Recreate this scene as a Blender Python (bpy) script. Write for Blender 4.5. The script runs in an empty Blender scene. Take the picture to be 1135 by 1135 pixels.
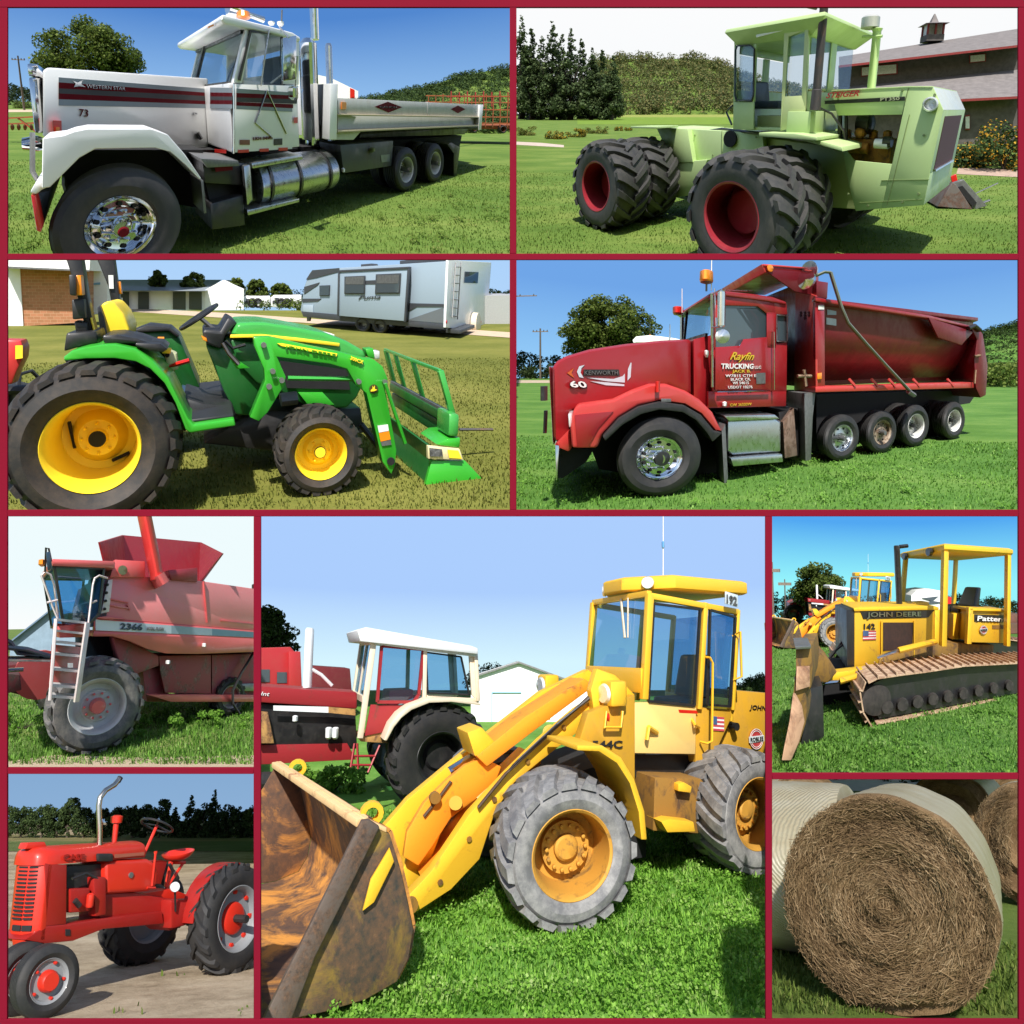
import bpy, bmesh, math, random
import numpy as np
from mathutils import Vector, Matrix

scene = bpy.context.scene
COL = scene.collection
R = math.radians

# ------------------------------------------------------------------ camera, sky, sun, exposure
FOC, PX, PY, PW = 1100.0, 567.5, 480.0, 1135.0      # focal length and principal point, in photo pixels
cam = bpy.data.objects.new('camera', bpy.data.cameras.new('camera'))
COL.objects.link(cam)
cam.rotation_euler = (R(90), 0, 0)
cam.data.sensor_width = 36.0
cam.data.lens = 36.0 * FOC / PW
cam.data.shift_y = -(PW / 2 - PY) / PW
cam.data.clip_start = 0.1
cam.data.clip_end = 500000
scene.camera = cam

SUN_AZ, SUN_EL = R(3), R(46)                        # high sun almost straight behind the camera
world = bpy.data.worlds.new('World')
scene.world = world
world.use_nodes = True
wn = world.node_tree.nodes
sky = wn.new('ShaderNodeTexSky')
sky.sky_type = 'NISHITA'
sky.sun_disc = False
sky.sun_elevation = SUN_EL
sky.sun_rotation = R(180) + SUN_AZ
sky.air_density = 1.0
bg = wn['Background']
bg.inputs['Strength'].default_value = 0.115
world.node_tree.links.new(sky.outputs[0], bg.inputs['Color'])
sun = bpy.data.objects.new('sun', bpy.data.lights.new('sun', 'SUN'))
COL.objects.link(sun)
sun.data.energy = 5.0
sun.data.angle = R(1.1)
sun.data.color = (1.0, 0.955, 0.89)
sun.rotation_euler = Vector((-math.sin(SUN_AZ) * math.cos(SUN_EL), -math.cos(SUN_AZ) * math.cos(SUN_EL), math.sin(SUN_EL))).to_track_quat('Z', 'Y').to_euler()
scene.view_settings.view_transform = 'Standard'
scene.view_settings.look = 'None'
scene.view_settings.exposure = 0.55
scene.view_settings.gamma = 1.0
try:
    scene.cycles.max_bounces = 7
    scene.cycles.transparent_max_bounces = 12
    scene.cycles.caustics_reflective = False
    scene.cycles.caustics_refractive = False
except Exception:
    pass

# ------------------------------------------------------------------ frames
class Frame:
    """a right-handed metric frame (x along, y away, z up) placed in the world"""
    def __init__(s, M, planes=None):
        s.M = np.array(M, float); s.I = np.linalg.inv(s.M); s.planes = planes
        z = s.M[:3, 2]; sc = np.linalg.norm(z); z = z / sc; x = s.M[:3, 0] - z * (s.M[:3, 0] @ z); x = x / np.linalg.norm(x)
        B = np.eye(4); B[:3, 0] = x * sc; B[:3, 1] = np.cross(z, x) * sc; B[:3, 2] = z * sc; B[:3, 3] = s.M[:3, 3]
        s.B = B; s.A = (np.linalg.inv(B) @ s.M)[:3, :3]; s.matrix = Matrix(B.tolist())
    def on(s, px, py, x=None, y=None, z=None):
        """where the line of sight through a photo pixel meets a plane of this frame"""
        d = s.I[:3, :3] @ np.array([(px - PX) / FOC, 1.0, (PY - py) / FOC]); o = s.I[:3, 3]
        a, v = (0, x) if x is not None else (1, y) if y is not None else (2, 0.0 if z is None else z)
        return Vector(o + d * ((v - o[a]) / d[a]))
    def poly(s, pts, **k):
        return [s.on(a, b, **k) for a, b in pts]
    def px(s, p):
        w = s.M[:3, :3] @ np.array(p, float) + s.M[:3, 3]
        return PX + FOC * w[0] / w[1], PY - FOC * w[2] / w[1]
    def sub(s, loc, rz=0.0):
        c, n = math.cos(rz), math.sin(rz)
        L = np.array([[c, -n, 0, loc[0]], [n, c, 0, loc[1]], [0, 0, 1, loc[2]], [0, 0, 0, 1.0]])
        return Frame(s.M @ L, s.planes)
    def heading(s, a, b):
        p, q = s.on(*a), s.on(*b); d = q - p
        return s.sub(p, math.atan2(d[1], d[0]))
    def local_planes(s):
        out = []
        for n in s.planes or []:
            n = np.array(n); out.append((s.M[:3, :3].T @ n, float(n @ s.M[:3, 3])))
        return out

def bay(rect, cx, yh, h, scale, depth, k=0.3):
    """the ground frame of one bay of the stand: each bay is a raked stage with its own depth"""
    rx, rz = (cx - PX) / FOC, (PY - yh) / FOC
    F = np.array([rx, 1, rz]); F /= np.linalg.norm(F)
    ux, uz = -rz * rx * k, 1 + rx * rx * k
    u = np.array([ux, -(rx * ux + rz * uz), uz]); u /= np.linalg.norm(u)
    r = np.cross(F, u)
    M = np.eye(4); M[:3, 0] = r * scale; M[:3, 1] = F * scale * depth; M[:3, 2] = u * scale; M[:3, 3] = -h * u * scale
    x0, y0, x1, y1 = rect
    planes = [(1, -(x0 - PX) / FOC, 0), (-1, (x1 - PX) / FOC, 0), (0, (PY - y0) / FOC, -1), (0, -(PY - y1) / FOC, 1)]
    f = Frame(M, planes); f.rect = rect; f.h = h; f.yh = yh; f.cx = cx
    return f

# ------------------------------------------------------------------ materials
MATS = {}
def nodes_of(name):
    m = bpy.data.materials.new(name); m.use_nodes = True
    nt = m.node_tree
    return m, nt.nodes, nt.links, nt.nodes['Principled BSDF']
def noise(n, l, scale, detail=4, rough=.6, coord=None, dist=0.0):
    t = n.new('ShaderNodeTexNoise'); t.inputs['Scale'].default_value = scale; t.inputs['Detail'].default_value = detail
    t.inputs['Roughness'].default_value = rough; t.inputs['Distortion'].default_value = dist
    if coord is None:
        coord = n.new('ShaderNodeTexCoord').outputs['Object']
    l.new(coord, t.inputs['Vector'])
    return t.outputs['Fac']
def ramp(n, l, fac, stops):
    r = n.new('ShaderNodeValToRGB'); cr = r.color_ramp
    while len(cr.elements) < len(stops): cr.elements.new(.5)
    for e, (p, c) in zip(cr.elements, stops):
        e.position = p; e.color = (*c, 1) if len(c) == 3 else c
    l.new(fac, r.inputs[0])
    return r.outputs[0]
def mixc(n, l, fac, a, b):
    m = n.new('ShaderNodeMix'); m.data_type = 'RGBA'
    for s, v in ((m.inputs[0], fac), (m.inputs[6], a), (m.inputs[7], b)):
        if isinstance(v, (int, float)): s.default_value = v
        elif isinstance(v, tuple): s.default_value = (*v, 1)
        else: l.new(v, s)
    return m.outputs[2]
def bump(n, l, b, fac, strength=.2, dist=.01):
    u = n.new('ShaderNodeBump'); u.inputs['Strength'].default_value = strength; u.inputs['Distance'].default_value = dist
    l.new(fac, u.inputs['Height']); l.new(u.outputs[0], b.inputs['Normal'])
def paint(name, col, rough=.35, coat=.35, grime=.35, gcol=(.2, .15, .1), scale=3.0, metal=0.0, bmp=.03, spec=.35):
    """painted or bare metal with dust, scuffs and small dents"""
    if name in MATS: return MATS[name]
    m, n, l, b = nodes_of(name)
    f = ramp(n, l, noise(n, l, scale, 8, .7), [(.45, (0, 0, 0)), (.8, (1, 1, 1))])
    f2 = ramp(n, l, noise(n, l, scale * 4, 6, .6), [(.55, (0, 0, 0)), (.8, (1, 1, 1))])
    c = mixc(n, l, f, col, tuple(x * (1 - grime * .5) + g * grime * .5 for x, g in zip(col, gcol)))
    mm = n.new('ShaderNodeMath'); mm.operation = 'MULTIPLY'; mm.inputs[1].default_value = grime * .4; l.new(f2, mm.inputs[0])
    c = mixc(n, l, mm.outputs[0], c, gcol)
    l.new(c, b.inputs['Base Color'])
    rr = n.new('ShaderNodeMapRange'); rr.inputs[3].default_value = rough; rr.inputs[4].default_value = min(1, rough + .35)
    l.new(f, rr.inputs[0]); l.new(rr.outputs[0], b.inputs['Roughness'])
    b.inputs['Metallic'].default_value = metal; b.inputs['Specular IOR Level'].default_value = spec
    b.inputs['Coat Weight'].default_value = coat * .6; b.inputs['Coat Roughness'].default_value = .12
    if bmp: bump(n, l, b, noise(n, l, 2.2, 3), bmp, .05)
    MATS[name] = m
    return m
def plain(name, col, rough=.6, metal=0.0, var=.25, scale=12, bmp=.15, emit=None):
    if name in MATS: return MATS[name]
    m, n, l, b = nodes_of(name)
    f = noise(n, l, scale, 6, .65)
    c = ramp(n, l, f, [(.3, tuple(x * (1 - var) for x in col)), (.7, tuple(min(1, x * (1 + var)) for x in col))])
    l.new(c, b.inputs['Base Color']); b.inputs['Roughness'].default_value = rough; b.inputs['Metallic'].default_value = metal
    if bmp: bump(n, l, b, f, bmp, .01)
    if emit:
        b.inputs['Emission Color'].default_value = (*col, 1); b.inputs['Emission Strength'].default_value = emit
    MATS[name] = m
    return m
def rusty(name, base, rust=(.16, .07, .03), amount=.5, scale=2.5, rough=.75, dark=(.05, .035, .025)):
    """worn steel: paint left in patches over rust and bare dark metal"""
    if name in MATS: return MATS[name]
    m, n, l, b = nodes_of(name)
    f = ramp(n, l, noise(n, l, scale, 10, .72, dist=.6), [(amount - .07, (0, 0, 0)), (amount + .07, (1, 1, 1))])
    g = ramp(n, l, noise(n, l, scale * 7, 6, .75), [(.35, dark), (.6, rust), (.8, tuple(min(1, x * 1.9) for x in rust))])
    l.new(mixc(n, l, f, g, base), b.inputs['Base Color']); b.inputs['Roughness'].default_value = rough
    bump(n, l, b, noise(n, l, scale * 12, 5, .7), .25, .01)
    MATS[name] = m
    return m
def rubber(name, col=(.012, .012, .013), dust=(.075, .065, .052), amount=.4):
    if name in MATS: return MATS[name]
    m, n, l, b = nodes_of(name)
    f = ramp(n, l, noise(n, l, 5, 8, .75), [(.4, (0, 0, 0)), (.85, (amount,) * 3)])
    l.new(mixc(n, l, f, col, dust), b.inputs['Base Color']); b.inputs['Roughness'].default_value = .7
    bump(n, l, b, noise(n, l, 60, 3), .15, .005)
    MATS[name] = m
    return m
def chrome(name, col=(.82, .84, .86), rough=.08):
    if name in MATS: return MATS[name]
    m, n, l, b = nodes_of(name)
    f = noise(n, l, 9, 5, .6)
    l.new(ramp(n, l, f, [(.3, tuple(x * .8 for x in col)), (.7, col)]), b.inputs['Base Color'])
    b.inputs['Metallic'].default_value = 1
    rr = n.new('ShaderNodeMapRange'); rr.inputs[3].default_value = rough * .6; rr.inputs[4].default_value = rough * 2.2
    l.new(f, rr.inputs[0]); l.new(rr.outputs[0], b.inputs['Roughness'])
    MATS[name] = m
    return m
def glass(name, tint=(.35, .45, .5), clear=.6, rough=.02):
    """window glass: a tinted see-through sheet with a mirror-like surface"""
    if name in MATS: return MATS[name]
    m, n, l, b = nodes_of(name)
    out = n['Material Output']; n.remove(b)
    tr = n.new('ShaderNodeBsdfTransparent'); tr.inputs[0].default_value = (*tint, 1)
    gl = n.new('ShaderNodeBsdfGlossy'); gl.inputs['Roughness'].default_value = rough; gl.inputs[0].default_value = (.9, .95, 1, 1)
    di = n.new('ShaderNodeBsdfDiffuse'); di.inputs[0].default_value = (.12, .16, .19, 1)
    fr = n.new('ShaderNodeLayerWeight'); fr.inputs[0].default_value = .3
    fm = n.new('ShaderNodeMath'); fm.operation = 'MULTIPLY_ADD'; fm.inputs[1].default_value = .1; fm.inputs[2].default_value = .05; l.new(fr.outputs['Facing'], fm.inputs[0])
    m1 = n.new('ShaderNodeMixShader'); m1.inputs[0].default_value = 1 - clear; l.new(tr.outputs[0], m1.inputs[1]); l.new(di.outputs[0], m1.inputs[2])
    m2 = n.new('ShaderNodeMixShader'); l.new(fm.outputs[0], m2.inputs[0]); l.new(m1.outputs[0], m2.inputs[1]); l.new(gl.outputs[0], m2.inputs[2])
    l.new(m2.outputs[0], out.inputs[0])
    MATS[name] = m
    return m
def foliage(name, cols, trans=.25):
    """leaves or grass: every leaf gets its own shade"""
    if name in MATS: return MATS[name]
    m, n, l, b = nodes_of(name)
    g = n.new('ShaderNodeNewGeometry')
    big = ramp(n, l, noise(n, l, 1.1, 4, .65), [(.32, (0, 0, 0)), (.68, (1, 1, 1))])
    ad = n.new('ShaderNodeMath'); ad.operation = 'MULTIPLY_ADD'; ad.inputs[1].default_value = .58
    l.new(g.outputs['Random Per Island'], ad.inputs[0])
    sc = n.new('ShaderNodeMath'); sc.operation = 'MULTIPLY'; sc.inputs[1].default_value = .42; l.new(big, sc.inputs[0]); l.new(sc.outputs[0], ad.inputs[2])
    c = ramp(n, l, ad.outputs[0], [(i / (len(cols) - 1) * .9 + .05, x) for i, x in enumerate(cols)])
    l.new(c, b.inputs['Base Color']); b.inputs['Roughness'].default_value = .75
    b.inputs['Specular IOR Level'].default_value = .2
    out = n['Material Output']
    t = n.new('ShaderNodeBsdfTranslucent'); l.new(c, t.inputs[0])
    mx = n.new('ShaderNodeMixShader'); mx.inputs[0].default_value = trans
    l.new(b.outputs[0], mx.inputs[1]); l.new(t.outputs[0], mx.inputs[2]); l.new(mx.outputs[0], out.inputs[0])
    MATS[name] = m
    return m
def soil(name, stops, s1=.35, s2=6.0, rough=.95, bm=.6):
    """ground: large patches broken up by fine mottling"""
    if name in MATS: return MATS[name]
    m, n, l, b = nodes_of(name)
    a = noise(n, l, s1, 5, .6); f = noise(n, l, s2, 8, .75); f3 = noise(n, l, s2 * 7, 4, .8)
    mm = n.new('ShaderNodeMath'); mm.operation = 'MULTIPLY_ADD'; mm.inputs[1].default_value = .5; l.new(a, mm.inputs[0])
    m2 = n.new('ShaderNodeMath'); m2.operation = 'MULTIPLY_ADD'; m2.inputs[1].default_value = .3; l.new(f, m2.inputs[0])
    m3 = n.new('ShaderNodeMath'); m3.operation = 'MULTIPLY'; m3.inputs[1].default_value = .2; l.new(f3, m3.inputs[0])
    l.new(m3.outputs[0], m2.inputs[2]); l.new(m2.outputs[0], mm.inputs[2])
    l.new(ramp(n, l, mm.outputs[0], stops), b.inputs['Base Color']); b.inputs['Roughness'].default_value = rough
    b.inputs['Specular IOR Level'].default_value = .15
    bump(n, l, b, mm.outputs[0], bm, .08)
    MATS[name] = m
    return m
def skymat(name, low, high, z0, z1, strength=1.0):
    """open sky seen behind one bay: paler towards its horizon, as skies are"""
    m, n, l, b = nodes_of(name)
    out = n['Material Output']; n.remove(b)
    tc = n.new('ShaderNodeTexCoord'); sp = n.new('ShaderNodeSeparateXYZ'); l.new(tc.outputs['Object'], sp.inputs[0])
    mr = n.new('ShaderNodeMapRange'); mr.inputs[1].default_value = z0; mr.inputs[2].default_value = z1; l.new(sp.outputs[2], mr.inputs[0])
    e = n.new('ShaderNodeEmission'); e.inputs[1].default_value = strength * 2 ** -scene.view_settings.exposure
    m.cycles.emission_sampling = 'NONE'
    l.new(ramp(n, l, mr.outputs[0], [(0, low), (1, high)]), e.inputs[0]); l.new(e.outputs[0], out.inputs[0])
    return m
def srgb(r, g, b):
    f = lambda c: (c / 255 / 12.92) if c <= 10 else ((c / 255 + .055) / 1.055) ** 2.4
    return (f(r), f(g), f(b))

# ------------------------------------------------------------------ things, parts, mesh building
def tag(o, label=None, cat=None, group=None, kind=None):
    if label: o['label'] = label
    if cat: o['category'] = cat
    if group: o['group'] = group
    if kind: o['kind'] = kind
    return o
class Thing:
    def __init__(s, fr, name, label, cat, group=None, at=(0, 0, 0)):
        s.o = bpy.data.objects.new(name, None); COL.objects.link(s.o)
        s.o.empty_display_size = .3
        s.fr = fr.sub(at) if any(at) else fr
        s.o.matrix_world = s.fr.matrix
        tag(s.o, label, cat, group)
V3 = lambda p: Vector(p)
class MB:
    def __init__(s): s.v = []; s.f = []; s.c = []
    def add(s, vs, fs):
        k = len(s.v); s.c.append((k, len(s.f))); s.v += [tuple(p) for p in vs]; s.f += [tuple(i + k for i in f) for f in fs]; return s
    def box(s, a, b):
        x0, y0, z0 = a; x1, y1, z1 = b
        return s.add([(x, y, z) for z in (z0, z1) for y in (y0, y1) for x in (x0, x1)],
                     [(0, 2, 3, 1), (4, 5, 7, 6), (0, 1, 5, 4), (2, 6, 7, 3), (0, 4, 6, 2), (1, 3, 7, 5)])
    def hexa(s, p): return s.add(p, [(0, 3, 2, 1), (4, 5, 6, 7), (0, 1, 5, 4), (1, 2, 6, 5), (2, 3, 7, 6), (3, 0, 4, 7)])
    def slab(s, pts, vec):
        n = len(pts); vec = Vector(vec); a = [Vector(p) for p in pts]; b = [p + vec for p in a]
        return s.add(a + b, [tuple(range(n - 1, -1, -1)), tuple(range(n, 2 * n))] + [(i, (i + 1) % n, n + (i + 1) % n, n + i) for i in range(n)])
    def sheet(s, pts): return s.add(pts, [tuple(range(len(pts)))])
    def loft(s, rings, cap=True, closed=True):
        n = len(rings[0]); vs = [p for r in rings for p in r]; fs = []
        for j in range(len(rings) - 1):
            for i in range(n if closed else n - 1):
                a, b = j * n + i, j * n + (i + 1) % n
                fs.append((a, b, b + n, a + n))
        if cap and closed:
            fs.append(tuple(range(n - 1, -1, -1))); fs.append(tuple(range((len(rings) - 1) * n, len(rings) * n)))
        return s.add(vs, fs)
    def tube(s, pts, r, n=8, cap=True):
        pts = [Vector(p) for p in pts]; rs = r if isinstance(r, (list, tuple)) else [r] * len(pts)
        rings = []; up = None
        for i, p in enumerate(pts):
            d = (pts[min(i + 1, len(pts) - 1)] - pts[max(i - 1, 0)]).normalized()
            if up is None:
                up = Vector((0, 0, 1)) if abs(d.z) < .9 else Vector((1, 0, 0))
            a = d.cross(up).normalized(); b = a.cross(d).normalized(); up = b
            rings.append([p + (a * math.cos(t * 2 * math.pi / n) + b * math.sin(t * 2 * math.pi / n)) * rs[i] for t in range(n)])
        return s.loft(rings, cap)
    def bar(s, p, q, w, h, up=(0, 0, 1)):
        """a straight bar of rectangular section from p to q"""
        p, q = Vector(p), Vector(q); d = (q - p).normalized(); u = Vector(up)
        a = d.cross(u).normalized() * (w / 2); b = a.cross(d).normalized() * (h / 2)
        return s.loft([[c - a - b, c + a - b, c + a + b, c - a + b] for c in (p, q)])
    def lathe(s, prof, c, axis=(0, 1, 0), n=40, cap=False, arc=None):
        """profile of (along, radius) turned about an axis through c"""
        c = Vector(c); ax = Vector(axis).normalized(); u = Vector((0, 0, 1)) if abs(ax.z) < .9 else Vector((1, 0, 0))
        e1 = ax.cross(u).normalized(); e2 = e1.cross(ax)
        rings = [[c + ax * t + (e1 * math.cos(k * 2 * math.pi / n) + e2 * math.sin(k * 2 * math.pi / n)) * r for k in range(n)] for t, r in prof]
        return s.loft(rings, cap)
    def ball(s, c, r, n=12):
        rx, ry, rz = r if isinstance(r, (tuple, list)) else (r, r, r); c = Vector(c); rings = []
        for j in range(1, n // 2):
            a = math.pi * j / (n // 2)
            rings.append([c + Vector((rx * math.sin(a) * math.cos(2 * math.pi * k / n), ry * math.sin(a) * math.sin(2 * math.pi * k / n), -rz * math.cos(a))) for k in range(n)])
        return s.loft(rings)
    def disc(s, c, r, axis=(0, 1, 0), t=.004, n=24): return s.lathe([(-t / 2, r), (t / 2, r)], c, axis, n, True)
    def xf(s, M, k=0):
        for i in range(k, len(s.v)): s.v[i] = tuple(M @ Vector(s.v[i]))
        return s
    def each(s, name, mat, T, **k):
        """every piece collected so far becomes a part of its own"""
        out = []; b = s.c + [(len(s.v), len(s.f))]
        for (v0, f0), (v1, f1) in zip(b[:-1], b[1:]):
            m = MB(); m.add(s.v[v0:v1], [tuple(i - v0 for i in f) for f in s.f[f0:f1]]); out.append(m.build(name, mat, T, **k))
        return next((o for o in out if o), None)
    def build(s, name, mat, T, bevel=0.0, seg=2, smooth=38, label=None, parent=None, recalc=True):
        fr = T.fr
        bm = bmesh.new()
        vs = [bm.verts.new(p) for p in s.v]
        for f in s.f:
            try: bm.faces.new([vs[i] for i in f])
            except ValueError: pass
        if recalc: bmesh.ops.recalc_face_normals(bm, faces=bm.faces)
        if bevel:
            es = [e for e in bm.edges if len(e.link_faces) == 2 and e.calc_face_angle(0) > R(28)]
            try: bmesh.ops.bevel(bm, geom=es, offset=bevel, segments=seg, profile=.6, affect='EDGES', clamp_overlap=True)
            except Exception: pass
        A = np.array([v.co[:] for v in bm.verts]) if len(bm.verts) else np.zeros((0, 3))
        for nrm, dd in fr.local_planes():
            A = np.array([v.co[:] for v in bm.verts]) if len(bm.verts) else np.zeros((0, 3))
            if len(A) and (A @ nrm + dd).min() < -1e-6:
                L = np.linalg.norm(nrm); nn = nrm / L
                bmesh.ops.bisect_plane(bm, geom=bm.verts[:] + bm.edges[:] + bm.faces[:], plane_co=Vector(-nn * dd / L), plane_no=Vector(nn), clear_inner=True)
        if not len(bm.faces): bm.free(); return None
        me = bpy.data.meshes.new(name); bm.to_mesh(me); bm.free(); bake(me, fr)
        return link(me, name, mat, T, smooth, label, parent)
def bake(me, fr):
    n = len(me.vertices); co = np.empty(n * 3); me.vertices.foreach_get('co', co)
    me.vertices.foreach_set('co', (co.reshape(-1, 3) @ fr.A.T).ravel()); me.update()
def link(me, name, mat, T, smooth=38, label=None, parent=None):
    me.materials.append(mat)
    if smooth:
        me.shade_smooth(); me.set_sharp_from_angle(angle=R(smooth))
    o = bpy.data.objects.new(name, me); COL.objects.link(o)
    if parent is not None: o.parent = parent
    elif isinstance(T, Thing): o.parent = T.o
    if label: o['label'] = label
    return o
def solo(o, fr, label, cat=None, group=None, kind=None):
    """a thing that is one mesh"""
    if o is None: return None
    o.parent = None; o.matrix_world = fr.matrix
    return tag(o, label, cat, group, kind)
class Loose:
    """stands in for a Thing while a one-mesh thing is built"""
    def __init__(s, fr): s.fr = fr
def one(mb, name, mat, fr, label, cat=None, group=None, kind=None, **k):
    return solo(mb.build(name, mat, Loose(fr), **k), fr, label, cat, group, kind)

def lettering(T, txt, o, r, u, mat, name='lettering', parent=None, shear=0.0, thick=0.004, label=None, bold=0.0):
    """raised letters: baseline from o to r, cap height up to u"""
    cu = bpy.data.curves.new('txt', 'FONT'); cu.body = txt; cu.shear = shear; cu.extrude = .02; cu.resolution_u = 2; cu.offset = bold
    ob = bpy.data.objects.new('txt', cu); me = bpy.data.meshes.new_from_object(ob)
    bpy.data.objects.remove(ob); bpy.data.curves.remove(cu)
    n = len(me.vertices)
    if not n: return None
    co = np.empty(n * 3); me.vertices.foreach_get('co', co); co = co.reshape(-1, 3)
    x0, x1 = co[:, 0].min(), co[:, 0].max(); y1 = co[:, 1].max()
    o, r, u = np.array(o), np.array(r), np.array(u)
    ex = (r - o) / (x1 - x0); ey = (u - o) / y1; nz = np.cross(ex, ey); nz = nz / np.linalg.norm(nz) * thick
    new = o + (co[:, :1] - x0) * ex + co[:, 1:2] * ey + (co[:, 2:] / .02) * nz
    for nrm, dd in T.fr.local_planes():
        if (new @ nrm + dd).min() < 0:
            bm = bmesh.new(); me.vertices.foreach_set('co', new.ravel()); bm.from_mesh(me)
            L = np.linalg.norm(nrm); nn = nrm / L
            bmesh.ops.bisect_plane(bm, geom=bm.verts[:] + bm.edges[:] + bm.faces[:], plane_co=Vector(-nn * dd / L), plane_no=Vector(nn), clear_inner=True)
            bm.to_mesh(me); bm.free()
            co2 = np.empty(len(me.vertices) * 3); me.vertices.foreach_get('co', co2); new = co2.reshape(-1, 3)
            if not len(new): return None
    me.vertices.foreach_set('co', new.ravel()); bake(me, T.fr); me.name = name
    return link(me, name, mat, T, 0, label, parent)

# ------------------------------------------------------------------ wheels
def wheel(T, c, Rt, W, Rr, tyre_mat, rim_mat, hub_mat=None, dish=.1, holes=0, nuts=10, lugs=0, steer=0.0, camber=0.0, flip=1,
          lug_h=.04, lug_w=.05, bulge=.02, hubR=None, hubL=.06, name='wheel', hole_mat=None, grooves=True, n=44, label=None, rows=3, disc_r=None, nut_mat=None):
    """c: centre of the OUTER face.  thing > wheel (rim) > tyre, hub"""
    X = Matrix.Translation(Vector(c)) @ Matrix.Rotation(steer, 4, 'Z') @ Matrix.Rotation(camber, 4, 'X')
    if flip < 0: X = X @ Matrix.Rotation(math.pi, 4, 'Z')
    rb = hubR or Rr * .38
    m = MB()
    e = W * .04
    m.lathe([(e + .03, Rr * .97), (e + .004, Rr * 1.02), (e, Rr * 1.0), (e + .012, Rr * .94), (e + dish * .35, Rr * .88), (e + dish * .55, Rr * .86), (e + dish, Rr * .8),
             (e + dish, Rr * .62), (e + dish * .8, rb * 1.05), (e + dish * .8, rb * .5), (e + dish * .8, .001)], (0, 0, 0), n=n)
    m.lathe([(W * .96, Rr * 1.0), (W * .9, Rr * .9), (max(W * .4, e + dish + .02), Rr * .86), (max(W * .4, e + dish + .02), .01)], (0, 0, 0), n=28)
    o = m.xf(X).build(name, rim_mat, T, label=label, recalc=True)
    if o is None: return None
    t = MB(); s = (Rt - Rr)
    p = [(e + .012, Rr * .97), (e - bulge * .3, Rr + s * .12), (e - bulge, Rr + s * .4), (e - bulge * .6, Rr + s * .68), (e + W * .03, Rr + s * .88), (W * .14, Rt * .992)]
    if grooves and not lugs:
        k = 5
        for i in range(k):
            a = W * (.14 + .72 * (i + .0) / k); b = W * (.14 + .72 * (i + 1) / k)
            p += [(a + .001, Rt), (b - W * .035, Rt), (b - W * .03, Rt - .014), (b - W * .005, Rt - .014)]
        p = p[:-2]
    else:
        p += [(W * .5, Rt * 1.004)]
    p += [(W * .86, Rt * .992), (W * .97, Rr + s * .85), (W + bulge, Rr + s * .4), (W - e, Rr * .97)]
    t.lathe(p, (0, 0, 0), n=n)
    if lugs:
        for i in range(lugs):
            for side in (0, 1):
                th0 = 2 * math.pi * (i + side * .5) / lugs; rings = []
                for j in range(6):
                    f = j / 5; y = W * (.5 + (.53 * f - .04) * (-1 if side == 0 else 1)); th = th0 + f * (2 * math.pi / lugs) * .95
                    drop = s * .17 * max(0, f - .72) / .28; rr = Rt + lug_h - drop; rl = Rt - s * .25 * max(0, f - .5)
                    hw = lug_w * (.5 + .25 * f) / Rt
                    rings.append([Vector((math.cos(a) * q, y, math.sin(a) * q)) for a, q in ((th - hw * 1.25, rl - .02), (th - hw * .8, rr), (th + hw * .8, rr), (th + hw * 1.25, rl - .02))])
                t.loft(rings)
    t.xf(X).build('tyre', tyre_mat, T, parent=o, smooth=32)
    if hub_mat:
        h = MB(); hy = e + dish * .8
        h.lathe([(hy, rb * .55), (hy - hubL * .7, rb * .52), (hy - hubL, rb * .42), (hy - hubL, .001)], (0, 0, 0), n=20)
        for k in range(nuts):
            a = 2 * math.pi * k / nuts; q = rb * .86
            h.lathe([(hy + .004, rb * .085), (hy - .03, rb * .085), (hy - .034, .001)], (math.cos(a) * q, 0, math.sin(a) * q), n=6)
        h.xf(X).build('hub', hub_mat, T, parent=o)
    if holes:
        h = MB()
        for k in range(holes):
            a = 2 * math.pi * (k + .5) / holes; q = Rr * .7
            h.disc((math.cos(a) * q, e + dish - .004, math.sin(a) * q), Rr * .075, n=12)
        h.xf(X).each('hand_hole', hole_mat or MATS.get('dark') or plain('dark', (.008, .008, .008), .9), T, parent=o)
    return o

# ------------------------------------------------------------------ vegetation and ground
def quads(fr, P, N, size, mat, name, up=None, aspect=1.0, rng=None):
    """many small leaf quads as one mesh (points P, normals N)"""
    n = len(P); rng = rng or np.random.default_rng(1)
    for nrm, dd in fr.local_planes():
        k = (P @ nrm + dd) > np.linalg.norm(nrm) * size * .5; P = P[k]; N = N[k]; n = len(P)
    if n == 0: return None
    N = N / np.linalg.norm(N, axis=1, keepdims=True)
    a = np.cross(N, rng.normal(size=(n, 3))); a /= np.linalg.norm(a, axis=1, keepdims=True); b = np.cross(N, a)
    sz = size * (.55 + .9 * rng.random((n, 1))); a *= sz * aspect; b *= sz
    V = np.stack([P - a * .5 - b * .2, P + b * .62 - a * .1, P + a * .55 + b * .1, P - b * .55 + a * .1], 1).reshape(-1, 3)
    return rawmesh(V @ fr.A.T, 4, n, name, mat)
def rawmesh(V, k, n, name, mat):
    me = bpy.data.meshes.new(name); me.vertices.add(len(V)); me.vertices.foreach_set('co', V.ravel())
    me.loops.add(n * k); me.loops.foreach_set('vertex_index', np.arange(n * k, dtype=np.int32))
    me.polygons.add(n); me.polygons.foreach_set('loop_start', np.arange(n, dtype=np.int32) * k)
    try: me.polygons.foreach_set('loop_total', np.full(n, k, np.int32))
    except Exception: pass
    me.update(); me.validate(); me.materials.append(mat)
    o = bpy.data.objects.new(name, me); COL.objects.link(o)
    return o
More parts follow.
